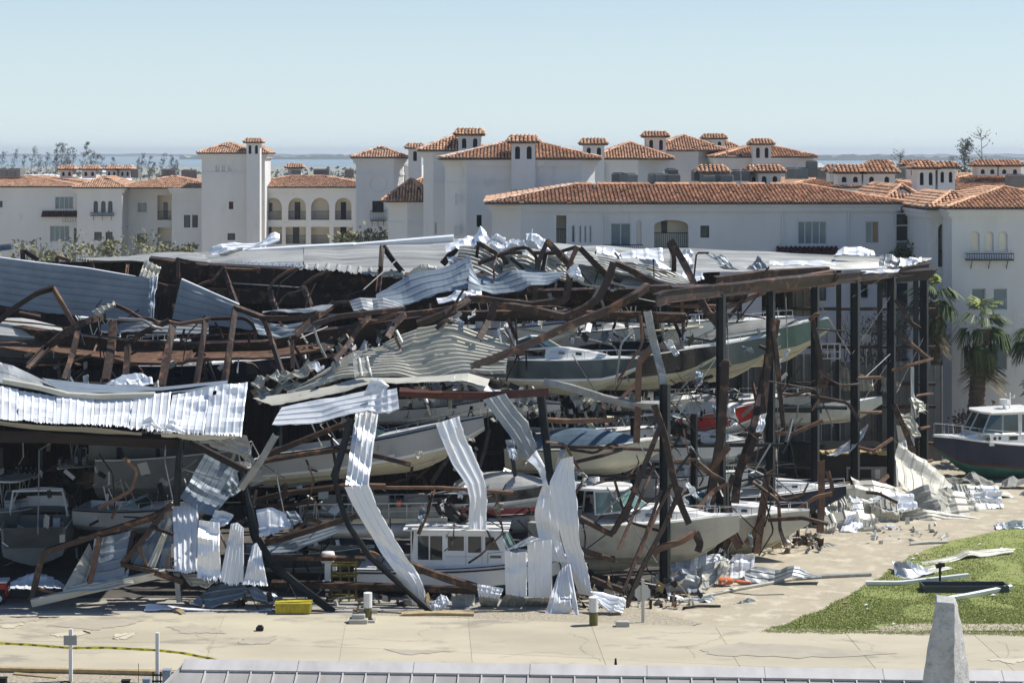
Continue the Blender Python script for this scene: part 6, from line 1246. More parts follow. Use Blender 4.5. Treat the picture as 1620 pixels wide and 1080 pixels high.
def quadglass(parent, pts, m, fr='gel_white', name='windshield', t=.035):
    """list of quads (4 pts each) with frames"""
    f = MB(); roots = None
    for q in pts:
        for a, b in zip(q, q[1:] + q[:1]): f.tube([a, b], t, 4)
    root = f.build(name, M[fr], parent)
    for q in pts: MB().add(q, [(0, 1, 2, 3)]).build('pane', M[m], root)
    return root
def rail(parent, pts, r_=.022, n=7, zd=.32, name='bow_rail', m='chrome', mid=False):
    mb = MB(); mb.tube(pts, r_, 5)
    L = resample([Vector(p) for p in pts], n)
    for p in L: mb.tube([p, p + Vector((0, 0, -zd))], r_ * .8, 4)
    if mid: mb.tube([Vector(p) + Vector((0, 0, -zd * .5)) for p in pts], r_ * .7, 4)
    return mb.build(name, M[m], parent)
def boat(px, py, Y, L, head, label, kind='console', top='gel_white', bot='gel_cream', stripe=None, B=None, Hh=None, pitch=0, roll=0, ob=0, obm='black_plastic', obt=None, name='motorboat', cat='boat', deck='gel_white', cover='canvas_blue', glass='boat_glass', rails=True):
    c = P(px, py, Y); B = B or L * .32; Hh = Hh or L * .16
    t = thing(name, label, cat, c, (R(roll), R(-pitch), R(head)))
    st, zf = hull_mesh(t, L, B, Hh, top, bot, stripe, deck, {'console': .72, 'bowrider': .55, 'cuddy': .42, 'express': .38, 'skiff': .8, 'covered': .6}.get(kind, .5))
    zs = Hh * .86
    if kind == 'console':
        mb = MB(); mb.box((-.05 * L, -B * .14, zf), (.05 * L, B * .14, zf + 1.15)); bev(mb.build('console', M['gel_white'], t), .06)
        q = [[(.05 * L, -B * .14, zf + 1.15), (.05 * L, B * .14, zf + 1.15), (.02 * L, B * .12, zf + 1.6), (.02 * L, -B * .12, zf + 1.6)]]
        quadglass(t, q, glass, 'aluminium')
        MB().box((-.15 * L, -B * .15, zf), (-.09 * L, B * .15, zf + .75)).box((-.155 * L, -B * .15, zf + .75), (-.14 * L, B * .15, zf + 1.1)).build('seat', M['gel_white'], t)
        tp = MB(); z_ = zf + 2.15; n = 16; ring = []
        for k in range(n): a = k * 6.283 / n; ring.append((-.03 * L + .17 * L * (abs(math.cos(a)) ** .6) * (1 if math.cos(a) > 0 else -1), .36 * B * (abs(math.sin(a)) ** .6) * (1 if math.sin(a) > 0 else -1)))
        tp.prism(ring, z_, z_ + .09); hard = tp.build('hardtop', M['gel_cream' if cover == 'cream' else 'gel_white'], t); bev(hard, .03)
        lg = MB()
        for sx in (-.12, .05):
            for sy in (-1, 1):
                lg.tube([(sx * L * .7, sy * B * .17, zf), (sx * L * .8, sy * B * .2, zf + 1.2), (sx * L, sy * B * .25, z_)], .03, 5)
                lg.tube([(sx * L * .8, sy * B * .2, zf + 1.2), (-.03 * L, sy * B * .24, z_)], .02, 4)
        lg.build('top_frame', M['aluminium'], t)
        rh = MB()
        for k in range(5):
            y = (k - 2) * B * .12; rh.tube([(-.19 * L, y, z_ - .1), (-.23 * L, y, z_ + .35)], .03, 5)
        rh.build('rod_holders', M['gel_white'], t)
    elif kind == 'bowrider':
        x = .05 * L; q = [[(x, -B * .38, zs + .1), (x + .06 * L, 0, zs + .16), (x, 0, zs + .55), (x - .05 * L, -B * .34, zs + .45)], [(x + .06 * L, 0, zs + .16), (x, B * .38, zs + .1), (x - .05 * L, B * .34, zs + .45), (x, 0, zs + .55)],
             [(x, -B * .38, zs + .1), (x - .16 * L, -B * .42, zs + .05), (x - .15 * L, -B * .4, zs + .2), (x - .05 * L, -B * .34, zs + .45)], [(x - .16 * L, B * .42, zs + .05), (x, B * .38, zs + .1), (x - .05 * L, B * .34, zs + .45), (x - .15 * L, B * .4, zs + .2)]]
        quadglass(t, q, glass, 'aluminium')
        for y in (-.2, .2): MB().box((-.1 * L, y * B - .25, zf), (-.03 * L, y * B + .25, zf + .5)).box((-.12 * L, y * B - .25, zf + .3), (-.1 * L, y * B + .25, zf + .95)).build('seat', M['gel_white'], t)
        MB().box((-.42 * L, -B * .36, zf), (-.3 * L, B * .36, zf + .5)).build('stern_bench', M['gel_grey'], t)
        a = MB(); a.tube([(-.2 * L, -B * .42, zs), (-.24 * L, -B * .38, zs + 1.1), (-.24 * L, B * .38, zs + 1.1), (-.2 * L, B * .42, zs)], .035, 6); a.tube([(-.12 * L, -B * .42, zs), (-.2 * L, -B * .38, zs + 1.0), (-.2 * L, B * .38, zs + 1.0), (-.12 * L, B * .42, zs)], .025, 5); a.build('tower_arch', M['aluminium'], t)
    elif kind in ('cuddy', 'express'):
        tr = MB(); xs = [.02, .12, .24, .34, .40]; hs = [.62, .58, .42, .22, .04]; ws = [.36, .34, .28, .19, .12]
        vs = []
        for x_, h_, w_ in zip(xs, hs, ws):
            z_ = Hh * (.80 + .30 * (x_ + .5) ** 2); vs += [(x_ * L, -w_ * B, z_ + .02), (x_ * L, -w_ * B * .8, z_ + h_), (x_ * L, w_ * B * .8, z_ + h_), (x_ * L, w_ * B, z_ + .02)]
        tr.add(vs, [(i * 4 + j, (i + 1) * 4 + j, (i + 1) * 4 + j + 1, i * 4 + j + 1) for i in range(4) for j in range(3)] + [(3, 2, 1, 0), (16, 17, 18, 19)]); c_ = bev(tr.build('cabin_trunk', M['gel_white'], t), .05)
        for s in (-1, 1):
            for x_ in (.1, .2): MB().add([(x_ * L, s * B * (.335 if x_ < .15 else .29), zs + .38), (x_ * L + .3, s * B * (.32 if x_ < .15 else .27), zs + .38), (x_ * L + .3, s * B * (.30 if x_ < .15 else .26), zs + .52), (x_ * L, s * B * (.32 if x_ < .15 else .28), zs + .52)], [(0, 1, 2, 3)]).build('porthole', M['glass_dark'], t)
        x, zb, zt = .02 * L, zs + .62, zs + (1.45 if kind == 'express' else 1.15); q = []
        for s in (-1, 1):
            q.append([(x + .08 * L, 0, zb), (x, s * B * .36, zb), (x - .1 * L, s * B * .32, zt), (x - .05 * L, 0, zt)][::s])
            q.append([(x, s * B * .36, zb), (x - .17 * L, s * B * .41, zb - .25), (x - .18 * L, s * B * .37, zt - (0 if kind == 'express' else .3)), (x - .1 * L, s * B * .32, zt)][::s])
        quadglass(t, q, glass, 'gel_white', t=.045)
        MB().box((-.34 * L, -B * .38, zf), (-.28 * L, B * .38, zf + .5)).box((-.16 * L, -B * .3, zf), (-.1 * L, -B * .05, zf + .9)).build('seat', M['gel_white'], t)
        if kind == 'express':
            n = 20; ring = []
            for k in range(n): a = k * 6.283 / n; ring.append((-.17 * L + .155 * L * (abs(math.cos(a)) ** .5) * (1 if math.cos(a) > 0 else -1), .38 * B * (abs(math.sin(a)) ** .5) * (1 if math.sin(a) > 0 else -1)))
            bev(MB().prism(ring, zt, zt + .14).build('hardtop', M['gel_white'], t), .06)
            for s in (-1, 1): MB().tube([(-.30 * L, s * B * .38, zs), (-.28 * L, s * B * .35, zt)], .05, 6).build('roof_support', M['gel_white'], t)
            rd = MB(); rd.tube([(-.2 * L, 0, zt + .14), (-.2 * L, 0, zt + .3)], .12, 8); rd.tube([(-.2 * L, 0, zt + .3), (-.2 * L, 0, zt + .48)], .28, 12); rd.build('radar', M['gel_white'], t)
        else:
            a = MB(); a.tube([(-.22 * L, -B * .43, zs), (-.27 * L, -B * .36, zs + 1.35), (-.27 * L, B * .36, zs + 1.35), (-.22 * L, B * .43, zs)], .07, 8); a.tube([(-.12 * L, -B * .40, zs + .3), (-.24 * L, -B * .34, zs + 1.3)], .02, 4); a.build('radar_arch', M['gel_white'], t)
    elif kind == 'covered':
        xs = [-.47, -.3, -.1, .1, .25, .38]; vs = []; r_ = random.Random(int(px))
        for i, x_ in enumerate(xs):
            tt = x_ + .5; hb = B / 2 * (1 - max(0, (tt - .42) / .58) ** 2.3); z_ = Hh * (.80 + .30 * tt ** 2); pk = [.35, .75, .95, .8, .4, .1][i] + r_.uniform(-.08, .08)
            vs += [(x_ * L, -hb - .03, z_ - .12), (x_ * L, -hb * .95, z_ + .04), (x_ * L, -hb * .5, z_ + pk * .7), (x_ * L, 0, z_ + pk), (x_ * L, hb * .5, z_ + pk * .7), (x_ * L, hb * .95, z_ + .04), (x_ * L, hb + .03, z_ - .12)]
        o = MB().add(vs, [(i * 7 + j, (i + 1) * 7 + j, (i + 1) * 7 + j + 1, i * 7 + j + 1) for i in range(5) for j in range(6)] + [(0, 1, 2, 3, 4, 5, 6)]).build('cover', M[cover], t); sub(o, 1)
    elif kind == 'skiff':
        for x_ in (-.3, -.05, .18): MB().box((x_ * L - .15, -B * .38, zf + .3), (x_ * L + .15, B * .38, zf + .38)).build('bench', M['aluminium'], t)
    if rails and kind in ('cuddy', 'express', 'bowrider', 'console'):
        pts = []
        for s, rng in ((-1, range(8, 15)), (1, range(14, 7, -1))):
            for i in rng: x, hb, hc, z_, zc, zk = st[i]; pts.append((x - .1, s * max(hb - .1, .02), z_ + .36))
        rail(t, pts, .018, 11, .34)
    for k in range(ob): outboard(t, -L / 2, (k - (ob - 1) / 2) * .7, Hh * .8, 1.1, obm, obt)
    # cleats and vents
    MB().box((.36 * L, -.06, Hh * 1.02), (.36 * L + .22, .06, Hh * 1.02 + .13)).build('cleat', M['chrome'], t)
    return t
def cradle(px, py, Y, w_, label):
    c = P(px, py, Y); t = thing('boat_cradle', label, 'boat stand', (c.x, c.y, 0))
    for s in (-1, 1):
        for e in (-1, 1):
            mb = MB(); mb.tube([(s * w_ * .3, e * .9, 0), (s * w_ * .3, e * .6, c.z + .2)], .06, 5); mb.box((s * w_ * .3 - .2, e * .6 - .1, c.z + .1), (s * w_ * .3 + .2, e * .6 + .1, c.z + .16)); mb.build('leg', M['rust'], t)
    MB().box((-w_ * .4, -.15, 0.02), (w_ * .4, .15, max(c.z - .02, .12))).build('keel_block', M['timber'], t)
# --- the white trawler with pilot house in front
def trawler():
    Y = 90.6; L = 9.7; c = P(733, 940, Y)
    t = thing('trawler_boat', 'white trawler with windowed pilot house and green bottom, lying behind the hanging sheets in front', 'boat', (c.x, Y, c.z + .15), (0, 0, R(-3)))
    st, zf = hull_mesh(t, L, 3.1, 2.05, 'gel_white', 'bottom_green', None, 'gel_white', .45, boot=.25)
    mb = MB(); 
    for s in (-1, 1): mb.tube([(x, s * (hb + .02), zs - .22) for (x, hb, hc, zs, zc, zk) in st], .05, 5)
    mb.build('sheer_stripe', M['rust'], t)
    # pilot house side walls with window holes
    x0, x1, z0, z1 = -2.15, 1.35, 1.45, 3.85
    win = [(-1.95, -1.52), (-1.45, -1.0), (-.62, 0.0), (.28, .78), (1.08, 1.55)]
    for s in (-1, 1):
        y = s * 1.2; hs = [rect(-1.98, -1.48, 2.15, 3.55), rect(-1.42, -.86, 2.15, 3.55), rect(-.62, .12, 2.7, 3.55), rect(.30, .90, 2.6, 3.55), [(1.08, 2.75), (1.74, 2.75), (1.46, 3.52), (1.08, 3.52)]]
        m_ = MB(); holed([(x0 - .15, z0), (2.3, z0 + .3), (1.75, z1), (x0, z1)], hs, y, -.07 * s, m_)
        w_ = m_.build('cabin_side', M['gel_white'], t)
        for h in hs:
            MB().add([(a, y - s * .05, b) for a, b in h], [tuple(range(4))]).build('window', M['glass_dark'], w_)
        MB().box((.2, y + s * .002 - .01, 1.75), (.215, y + s * .002 + .012, 3.6)).box((.93, y - .01, 1.75), (.945, y + .012, 3.6)).box((-.7, y - .01, 2.36), (.9, y + .012, 2.375)).build('panel_line', M['canvas_grey'], w_)
        MB().box((1.3, y - .01, 2.3), (1.8, y + .016, 2.45)).build('vent', M['glass_dark'], w_)
    q = [[(2.3, -1.2, 2.35), (2.55, 0, 2.35), (1.95, 0, 3.75), (1.75, -1.2, 3.75)], [(2.55, 0, 2.35), (2.3, 1.2, 2.35), (1.75, 1.2, 3.75), (1.95, 0, 3.75)]]
    quadglass(t, q, 'boat_glass_green', 'gel_white', t=.05)
    MB().box((-2.3, -1.2, 1.45), (-2.24, 1.2, 3.85)).build('cabin_rear', M['gel_white'], t)
    MB().add([(1.3, -1.2, 1.6), (3.6, -.55, 2.0), (3.6, .55, 2.0), (1.3, 1.2, 1.6), (1.3, -1.1, 2.4), (3.4, -.45, 2.35), (3.4, .45, 2.35), (1.3, 1.1, 2.4)], [(0, 1, 5, 4), (1, 2, 6, 5), (2, 3, 7, 6), (4, 5, 6, 7)]).build('cabin_trunk', M['gel_white'], t)
    bev(MB().box((-2.65, -1.35, 3.84), (2.15, 1.35, 3.95)).build('pilot_house_roof', M['gel_white'], t), .04)
    rl = MB(); rl.tube([(-2.3, -1.1, 4.0), (1.9, -1.1, 4.0)], .025, 5); rl.tube([(-2.3, 1.1, 4.0), (1.9, 1.1, 4.0)], .025, 5); rl.build('roof_rail', M['chrome'], t)
    t.scale = (1.03, 1, .80)
    rail(t, [(1.2, -1.3, 2.6), (3.0, -1.0, 2.75), (4.6, -.1, 2.95), (3.0, 1.0, 2.75), (1.2, 1.3, 2.6)], .02, 9, .6)
    MB().box((-4.7, -1.3, 1.55), (-2.4, 1.3, 1.6)).build('transom_cap', M['gel_white'], t)
    return t
trawler(); cradle(733, 942, 90.6, 7, 'timber keel block and stands under the white trawler')
acb = thing('roof_air_conditioner', 'white box air conditioner with slotted grille lying on the trawler roof', 'air conditioner', P(723, 835, 91.3) + Vector((0, 0, 0)))
bev(MB().box((-.58, -.35, 0), (.58, .35, .36)).build('case', M['gel_white'], acb), .05)
g = MB(); [g.box((-.52, -.356, .08 + k * .05), (.05, -.345, .105 + k * .05)) for k in range(5)]; g.build('grille', M['dark_frame'], acb)
# --- pontoon boat with railings
def pontoon():
    Y = 92.5; c = P(590, 832, Y); L = 7.5
    t = thing('pontoon_boat', 'pontoon boat with silver railings lying in the rack above the trawler', 'boat', c, (0, R(1.5), R(176)))
    for y in (-.95, .95):
        mb = MB(); mb.tube([(-L / 2, y, 0), (L / 2 - 1, y, 0), (L / 2 - .35, y, .12), (L / 2, y, .32)], .36, 12); mb.build('float', M['aluminium'], t, True)
    MB().box((-L / 2, -1.25, .38), (L / 2 - .2, 1.25, .52)).build('deck', M['aluminium'], t)
    MB().box((-L / 2 - .01, -1.28, .44), (L / 2 - .19, -1.25, .6)).box((-L / 2 - .01, 1.25, .44), (L / 2 - .19, 1.28, .6)).build('deck_trim', M['gel_cream'], t)
    for s in (-1, 1):
        rail(t, [(-L / 2 + .2, s * 1.2, 1.3), (0, s * 1.2, 1.3), (L / 2 - .9, s * 1.2, 1.3), (L / 2 - .4, s * 1.0, 1.2)], .035, 9, .76, 'railing', 'aluminium', True)
        MB().box((-L / 2 + .3, s * 1.19, .6), (-.6, s * 1.205, 1.12)).build('fence_panel', M['canvas_grey'], t)
    rail(t, [(L / 2 - .4, -1.0, 1.2), (L / 2 - .3, 0, 1.25), (L / 2 - .4, 1.0, 1.2)], .035, 4, .7, 'railing', 'aluminium', True)
    rail(t, [(-L / 2 + .2, -1.2, 1.3), (-L / 2 + .15, 0, 1.3), (-L / 2 + .2, 1.2, 1.3)], .035, 4, .7, 'railing', 'aluminium', True)
    MB().box((-.8, -.4, .52), (-.1, .1, 1.5)).build('console', M['gel_grey'], t)
    for x in (-2.8, 1.2): MB().box((x, -1.1, .52), (x + 1.4, -.5, .95)).box((x, -1.15, .95), (x + 1.4, -1.0, 1.35)).build('bench', M['gel_grey'], t)
    for x in (-3.3, -1.9): MB().box((x, .3, .52), (x + .9, 1.1, 1.0)).build('bench', M['canvas_red'], t)
pontoon()
fd = thing('fender', 'orange round fender inside the pontoon boat railing', 'fender', P(631, 797, 91.4)); sub(MB().tube([(0, 0, -.2), (0, 0, -.12), (0, 0, .12), (0, 0, .2)], .17, 10).build('body', M['orange'], fd, True), 1); MB().tube([(0, 0, .2), (0, 0, .3)], .04, 6).build('eye', M['black_plastic'], fd)
DK = [
 dict(px=592, py=752, Y=92.5, L=10.3, head=-10, label='big grey runabout hull with cream bottom, bow up in the rack above the pontoon boat', kind='bowrider', top='gel_grey', bot='gel_cream', stripe='gel_white', pitch=7, Hh=2.1, B=2.9),
 dict(px=700, py=668, Y=96, L=7.5, head=-25, label='white console boat with scattered gear lying behind the red-brown beam', kind='console', top='gel_white', bot='gel_grey', pitch=4, roll=6),
 dict(px=860, py=622, Y=97.5, L=8.6, head=-16, label='dark teal hulled boat with cream bottom pointing right, leftmost on the top rack', kind='cuddy', top='gel_teal', bot='gel_cream', stripe='gel_white', pitch=-3, Hh=2.0, roll=-4),
 dict(px=985, py=617, Y=102, L=9.5, head=-18, label='black hulled boat with dark cover and cream bottom beside the dark teal boat', kind='covered', top='gel_black', bot='gel_cream', pitch=3, Hh=2.1, cover='canvas_black'),
 dict(px=1080, py=607, Y=105, L=10.2, head=-20, label='slate green hulled fishing boat with long cream bottom behind the second tall post', kind='console', top='gel_slate', bot='gel_cream', pitch=5, Hh=2.2, cover='cream', ob=0),
 dict(px=1172, py=582, Y=112, L=9.8, head=-18, label='bright green hulled boat with beige bottom, rightmost on the top rack', kind='covered', top='gel_green', bot='gel_cream', pitch=6, Hh=2.3, cover='canvas_grey'),
 dict(px=990, py=562, Y=108, L=9, head=-15, label='white console boat with rod holders behind the black hulled boat on the top rack', kind='console', top='gel_white', bot='gel_grey', Hh=1.9, ob=2, obm='gel_white'),
 dict(px=1130, py=548, Y=113, L=8.5, head=-15, label='white open boat with rod holders behind the slate green boat', kind='console', top='gel_white', bot='gel_grey', Hh=1.7),
 dict(px=790, py=560, Y=103, L=8, head=-20, label='boat with an oval cream hardtop left of the dark teal boat', kind='console', top='gel_white', bot='gel_cream', cover='cream', Hh=1.7),
 dict(px=905, py=566, Y=106, L=8, head=-20, label='boat with long tinted windshield between two bent red-brown beams', kind='cuddy', top='gel_white', bot='gel_grey', Hh=1.7),
 dict(px=775, py=655, Y=99, L=7.5, head=-30, label='white boat with a dark outboard below the dark teal boat, tilted', kind='cuddy', top='gel_white', bot='gel_grey', pitch=-6, roll=8, ob=1),
 dict(px=925, py=716, Y=100, L=7.2, head=-12, label='white skiff with two dark side lines on the middle rack', kind='bowrider', top='gel_white', bot='gel_grey', stripe='gel_black', Hh=1.35, rails=False),
 dict(px=1075, py=706, Y=105, L=9.5, head=-16, label='red and white striped speedboat on the middle rack', kind='covered', top='gel_red', bot='gel_grey', stripe='gel_white', cover='gel_white', pitch=7, Hh=1.9),
 dict(px=1030, py=668, Y=108, L=8, head=-10, label='boat full of black gear and a dark outboard above the red speedboat', kind='console', top='gel_white', bot='gel_grey', Hh=1.5, ob=1),
 dict(px=1150, py=668, Y=115, L=9.5, head=-14, label='grey-decked boat with teal trim behind the thick bent rafter on the middle rack', kind='bowrider', top='gel_grey', bot='gel_grey', stripe='gel_green', Hh=1.7),
 dict(px=925, py=750, Y=95.5, L=7.6, head=-18, label='cream bottomed boat with a blue canvas cover on the lower rack', kind='covered', top='gel_cream', bot='gel_cream', pitch=2, Hh=1.7, cover='canvas_blue'),
 dict(px=1080, py=736, Y=104, L=8, head=-14, label='white boat seen through the posts below the red speedboat', kind='express', top='gel_white', bot='gel_grey', Hh=1.5),
 dict(px=1000, py=892, Y=92.5, L=9.6, head=-20, label='large white hardtop cruiser with raked glass on the ground left of the first post', kind='express', top='gel_beige', bot='gel_beige', Hh=2.5, glass='boat_glass_green', B=3.2),
 dict(px=1120, py=874, Y=99, L=9.5, head=-18, label='white cabin cruiser with bluish windshield on the ground between the first and third posts', kind='cuddy', top='gel_beige', bot='gel_beige', Hh=2.3, glass='boat_glass'),
 dict(px=1205, py=822, Y=107, L=8.5, head=-8, label='navy hulled boat with white deck on the ground behind the third post', kind='cuddy', top='gel_navy', bot='bottom_dark', Hh=1.8, pitch=1),
 dict(px=1060, py=800, Y=104, L=8, head=-25, label='blue-windowed cabin boat behind the large hardtop cruiser', kind='express', top='gel_white', bot='gel_grey', Hh=2.0),
 dict(px=800, py=804, Y=92.5, L=5.6, head=-10, label='silver bottomed small boat with dark side curtain right of the wide hanging strip', kind='covered', top='gel_black', bot='aluminium', Hh=1.2, cover='gel_grey', stripe='gel_white', pitch=3),
 dict(px=815, py=842, Y=94, L=6, head=-8, label='small boat under a dark maroon canvas behind the trawler bow', kind='covered', top='gel_grey', bot='gel_grey', Hh=1.2, cover='canvas_red'),
 dict(px=915, py=905, Y=93.5, L=6.5, head=-20, label='low cream skiff with a black outboard behind the twisting strip', kind='skiff', top='gel_cream', bot='gel_cream', Hh=1.2, ob=0),
 dict(px=1310, py=670, Y=119, L=6.2, head=-10, label='small silver hull with a striped grille top near the fourth post', kind='skiff', top='aluminium', bot='aluminium', Hh=1.3, B=2.2, pitch=5),
 dict(px=1255, py=850, Y=110, L=5, head=-20, label='small beige boat low behind the third and fourth posts', kind='skiff', top='gel_cream', bot='gel_cream', Hh=.9),
 # left dark bay
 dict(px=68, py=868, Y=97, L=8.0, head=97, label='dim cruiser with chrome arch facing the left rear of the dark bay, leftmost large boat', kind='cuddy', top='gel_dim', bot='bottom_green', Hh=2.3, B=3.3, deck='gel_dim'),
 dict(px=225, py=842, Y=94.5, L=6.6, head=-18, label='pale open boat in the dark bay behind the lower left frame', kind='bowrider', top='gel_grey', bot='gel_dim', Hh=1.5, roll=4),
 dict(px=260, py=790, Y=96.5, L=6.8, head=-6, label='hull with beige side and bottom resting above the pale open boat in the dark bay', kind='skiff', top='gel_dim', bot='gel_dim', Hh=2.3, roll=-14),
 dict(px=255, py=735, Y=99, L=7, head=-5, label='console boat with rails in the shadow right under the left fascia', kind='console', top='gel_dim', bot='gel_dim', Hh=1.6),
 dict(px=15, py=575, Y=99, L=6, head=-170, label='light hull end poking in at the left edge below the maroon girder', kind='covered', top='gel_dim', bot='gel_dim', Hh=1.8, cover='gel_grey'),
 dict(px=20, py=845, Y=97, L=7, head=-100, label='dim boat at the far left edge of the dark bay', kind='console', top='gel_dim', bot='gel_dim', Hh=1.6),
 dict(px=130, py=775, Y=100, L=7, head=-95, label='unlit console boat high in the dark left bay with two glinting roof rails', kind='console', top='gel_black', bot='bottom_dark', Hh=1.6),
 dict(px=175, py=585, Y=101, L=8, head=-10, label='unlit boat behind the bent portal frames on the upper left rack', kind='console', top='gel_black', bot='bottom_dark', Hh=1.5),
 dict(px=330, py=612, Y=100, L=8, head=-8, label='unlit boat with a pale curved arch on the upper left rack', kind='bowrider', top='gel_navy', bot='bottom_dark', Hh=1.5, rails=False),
 dict(px=430, py=770, Y=95, L=6.5, head=-10, label='small white boat in shadow behind the leaning grey beam', kind='bowrider', top='gel_white', bot='gel_grey', Hh=1.3),
 dict(px=480, py=905, Y=93, L=6.5, head=-12, label='low boat with a white outboard in shadow left of the trawler', kind='skiff', top='gel_teal', bot='gel_grey', Hh=1.3),
]
for d in DK: boat(**d)
ob = outboard(bpy.context.scene.objects.get('shed_none'), *P(531, 893, 89.3), sc=1.0, m='gel_white', text='HONDA')
ob.name = 'outboard_motor'; tag(ob, 'white outboard motor with lettering standing left of the trawler stern', 'outboard motor')
for x, y, Y, m, lab in ((715, 800, 91, 'black_plastic', 'black outboard motor tangled behind the wide hanging strip, upper'), (735, 815, 91, 'black_plastic', 'black outboard motor tangled behind the wide hanging strip, lower'), (800, 612, 95, 'black_plastic', 'dark outboard above the right end of the red-brown beam'), (1082, 672, 100, 'black_plastic', 'blue-black outboard beside the bent rusty upright'), (935, 905, 91, 'black_plastic', 'dark outboard on the skiff behind the twisting strip'), (488, 845, 91, 'black_plastic', 'dark outboard in shadow under the pontoon boat')):
    o = outboard(None, *P(x, y, Y), sc=1.1, m=m); o.name = 'outboard_motor'; o.rotation_euler = (random.uniform(-.5, .5), random.uniform(-1.2, .3), random.uniform(-.6, .6)); tag(o, lab, 'outboard motor')
# --- navy boat with green bottom at the right
def navy():
    Y = 122.5; L = 10.5; c = P(1604, 757, Y); t = thing('cabin_cruiser', 'navy hulled cabin cruiser with green bottom and white pilot house, standing right of the shed', 'boat', (c.x, Y, c.z), (0, 0, R(198)))
    st, zf = hull_mesh(t, L, 3.5, 2.75, 'gel_navy', 'bottom_green', 'reflection_red', 'gel_white', .35, boot=.3)
    tp = MB()
    for s in (-1, 1): tp.tube([(x, s * (hb + .0), zs + .0) for (x, hb, hc, zs, zc, zk) in st], .09, 6)
    tp.build('toe_rail', M['gel_white'], t)
    vs = []; 
    for x_, h_, w_ in zip([-.12, .1, .2, .3, .38], [.95, .9, .7, .38, .1], [.40, .38, .33, .25, .15]):
        z_ = 2.75 * (.80 + .30 * (x_ + .5) ** 2); vs += [(x_ * L, -w_ * 3.5, z_), (x_ * L, -w_ * 3.5 * .88, z_ + h_), (x_ * L, w_ * 3.5 * .88, z_ + h_), (x_ * L, w_ * 3.5, z_)]
    bev(MB().add(vs, [(i * 4 + j, (i + 1) * 4 + j, (i + 1) * 4 + j + 1, i * 4 + j + 1) for i in range(4) for j in range(3)] + [(3, 2, 1, 0), (16, 17, 18, 19)]).build('cabin_trunk', M['gel_white'], t), .06)
    kids0 = set(t.children)
    z0, z1 = 3.15, 4.35
    q = [[(1.5, -1.15, z0), (1.75, 0, z0), (1.05, 0, z1), (.85, -1.0, z1)], [(1.75, 0, z0), (1.5, 1.15, z0), (.85, 1.0, z1), (1.05, 0, z1)]]
    for s in (-1, 1):
        q += [[(1.5, s * 1.15, z0), (.2, s * 1.32, z0 - .05), (.05, s * 1.2, z1), (.85, s * 1.0, z1)], [(.2, s * 1.32, z0 - .05), (-1.0, s * 1.36, z0 - .1), (-1.05, s * 1.28, z1), (.05, s * 1.2, z1)], [(-1.15, s * 1.36, z0 - .1), (-2.3, s * 1.36, z0 - .1), (-2.3, s * 1.28, z1), (-1.2, s * 1.28, z1)]]
    quadglass(t, q, 'boat_glass', 'gel_white', t=.07)
    MB().box((-2.3, -1.36, 2.4), (1.1, 1.36, 3.12)).build('house_side', M['gel_white'], t)
    bev(MB().prism([(1.35, -.7), (1.35, .7), (1.0, 1.3), (-2.9, 1.5), (-2.9, -1.5), (1.0, -1.3)], 4.36, 4.5).build('pilot_house_roof', M['gel_white'], t), .06)
    for x in (1.2, .75, .4): MB().tube([(x, 1.375 if x < 1 else 1.3, 2.86), (x, 1.39, 2.86)], .11, 10).tube([(x, -1.375, 2.86), (x, -1.39, 2.86)], .11, 10).build('porthole', M['glass_dark'], t)
    MB().box((-.9, 1.361, 2.7), (-.3, 1.38, 2.95)).build('vent', M['glass_dark'], t)
    rd = MB(); rd.tube([(-.8, 0, 4.5), (-.8, 0, 4.8)], .1, 8); rd.tube([(-.8, 0, 4.8), (-.8, 0, 5.1)], .32, 14); rd.build('radar', M['gel_white'], t)
    mm = MB(); mm.tube([(-1.2, 0, 4.5), (-1.2, 0, 5.5)], .05, 6); mm.tube([(-1.2, -.5, 5.25), (-1.2, .5, 5.25)], .04, 5); mm.tube([(-1.2, -.5, 5.25), (-1.2, -.5, 5.4)], .05, 5); mm.tube([(-1.2, .5, 5.25), (-1.2, .5, 5.4)], .05, 5); mm.build('mast', M['gel_white'], t)
    for o in set(t.children) - kids0: o.location.x += 1.5
    pts = []
    for s, rng in ((-1, range(5, 15)), (1, range(14, 4, -1))):
        for i in rng: x, hb, hc, z_, zc, zk = st[i]; pts.append((x, s * max(hb - .08, .02), z_ + .75))
    rail(t, pts, .022, 17, .72, 'bow_rail', 'chrome')
    wr = MB(); rr = random.Random(2)
    for k in range(9):
        x = -1.4 - k * .28; wr.tube([(x, 1.72, 2.3), (x - .25, 1.78, 1.6), (x - .45 - rr.uniform(0, .3), 1.65, .9)], .035, 4)
    wr.build('torn_cover_strips', M['canvas_grey'], t)
navy(); cradle(1585, 757, 122.5, 7, 'keel block and stands under the navy cabin cruiser')
for A, B, lab in (([(1478, 752, 121), (1520, 756, 120), (1570, 760, 119)], [(1500, 775, 118.5), (1530, 772, 118), (1575, 770, 117.5)], 'grey tarp lying on the ground under the navy cruiser'), ([(1585, 757, 119), (1640, 745, 119)], [(1580, 766, 118), (1640, 763, 118)], 'teal-grey tarp bundle on the ground at the right edge'), ([(1570, 778, 116), (1600, 774, 116), (1640, 768, 116)], [(1575, 783, 115), (1600, 782, 115), (1640, 782, 115)], 'pale sheet lying on the sand at the right edge')):
    o = sheet('tarp', A, B, 2, 'canvas_grey' if 'pale' not in lab else 'cream_sheet', 'u', .02, .35, .1, label=lab, cat='tarp')
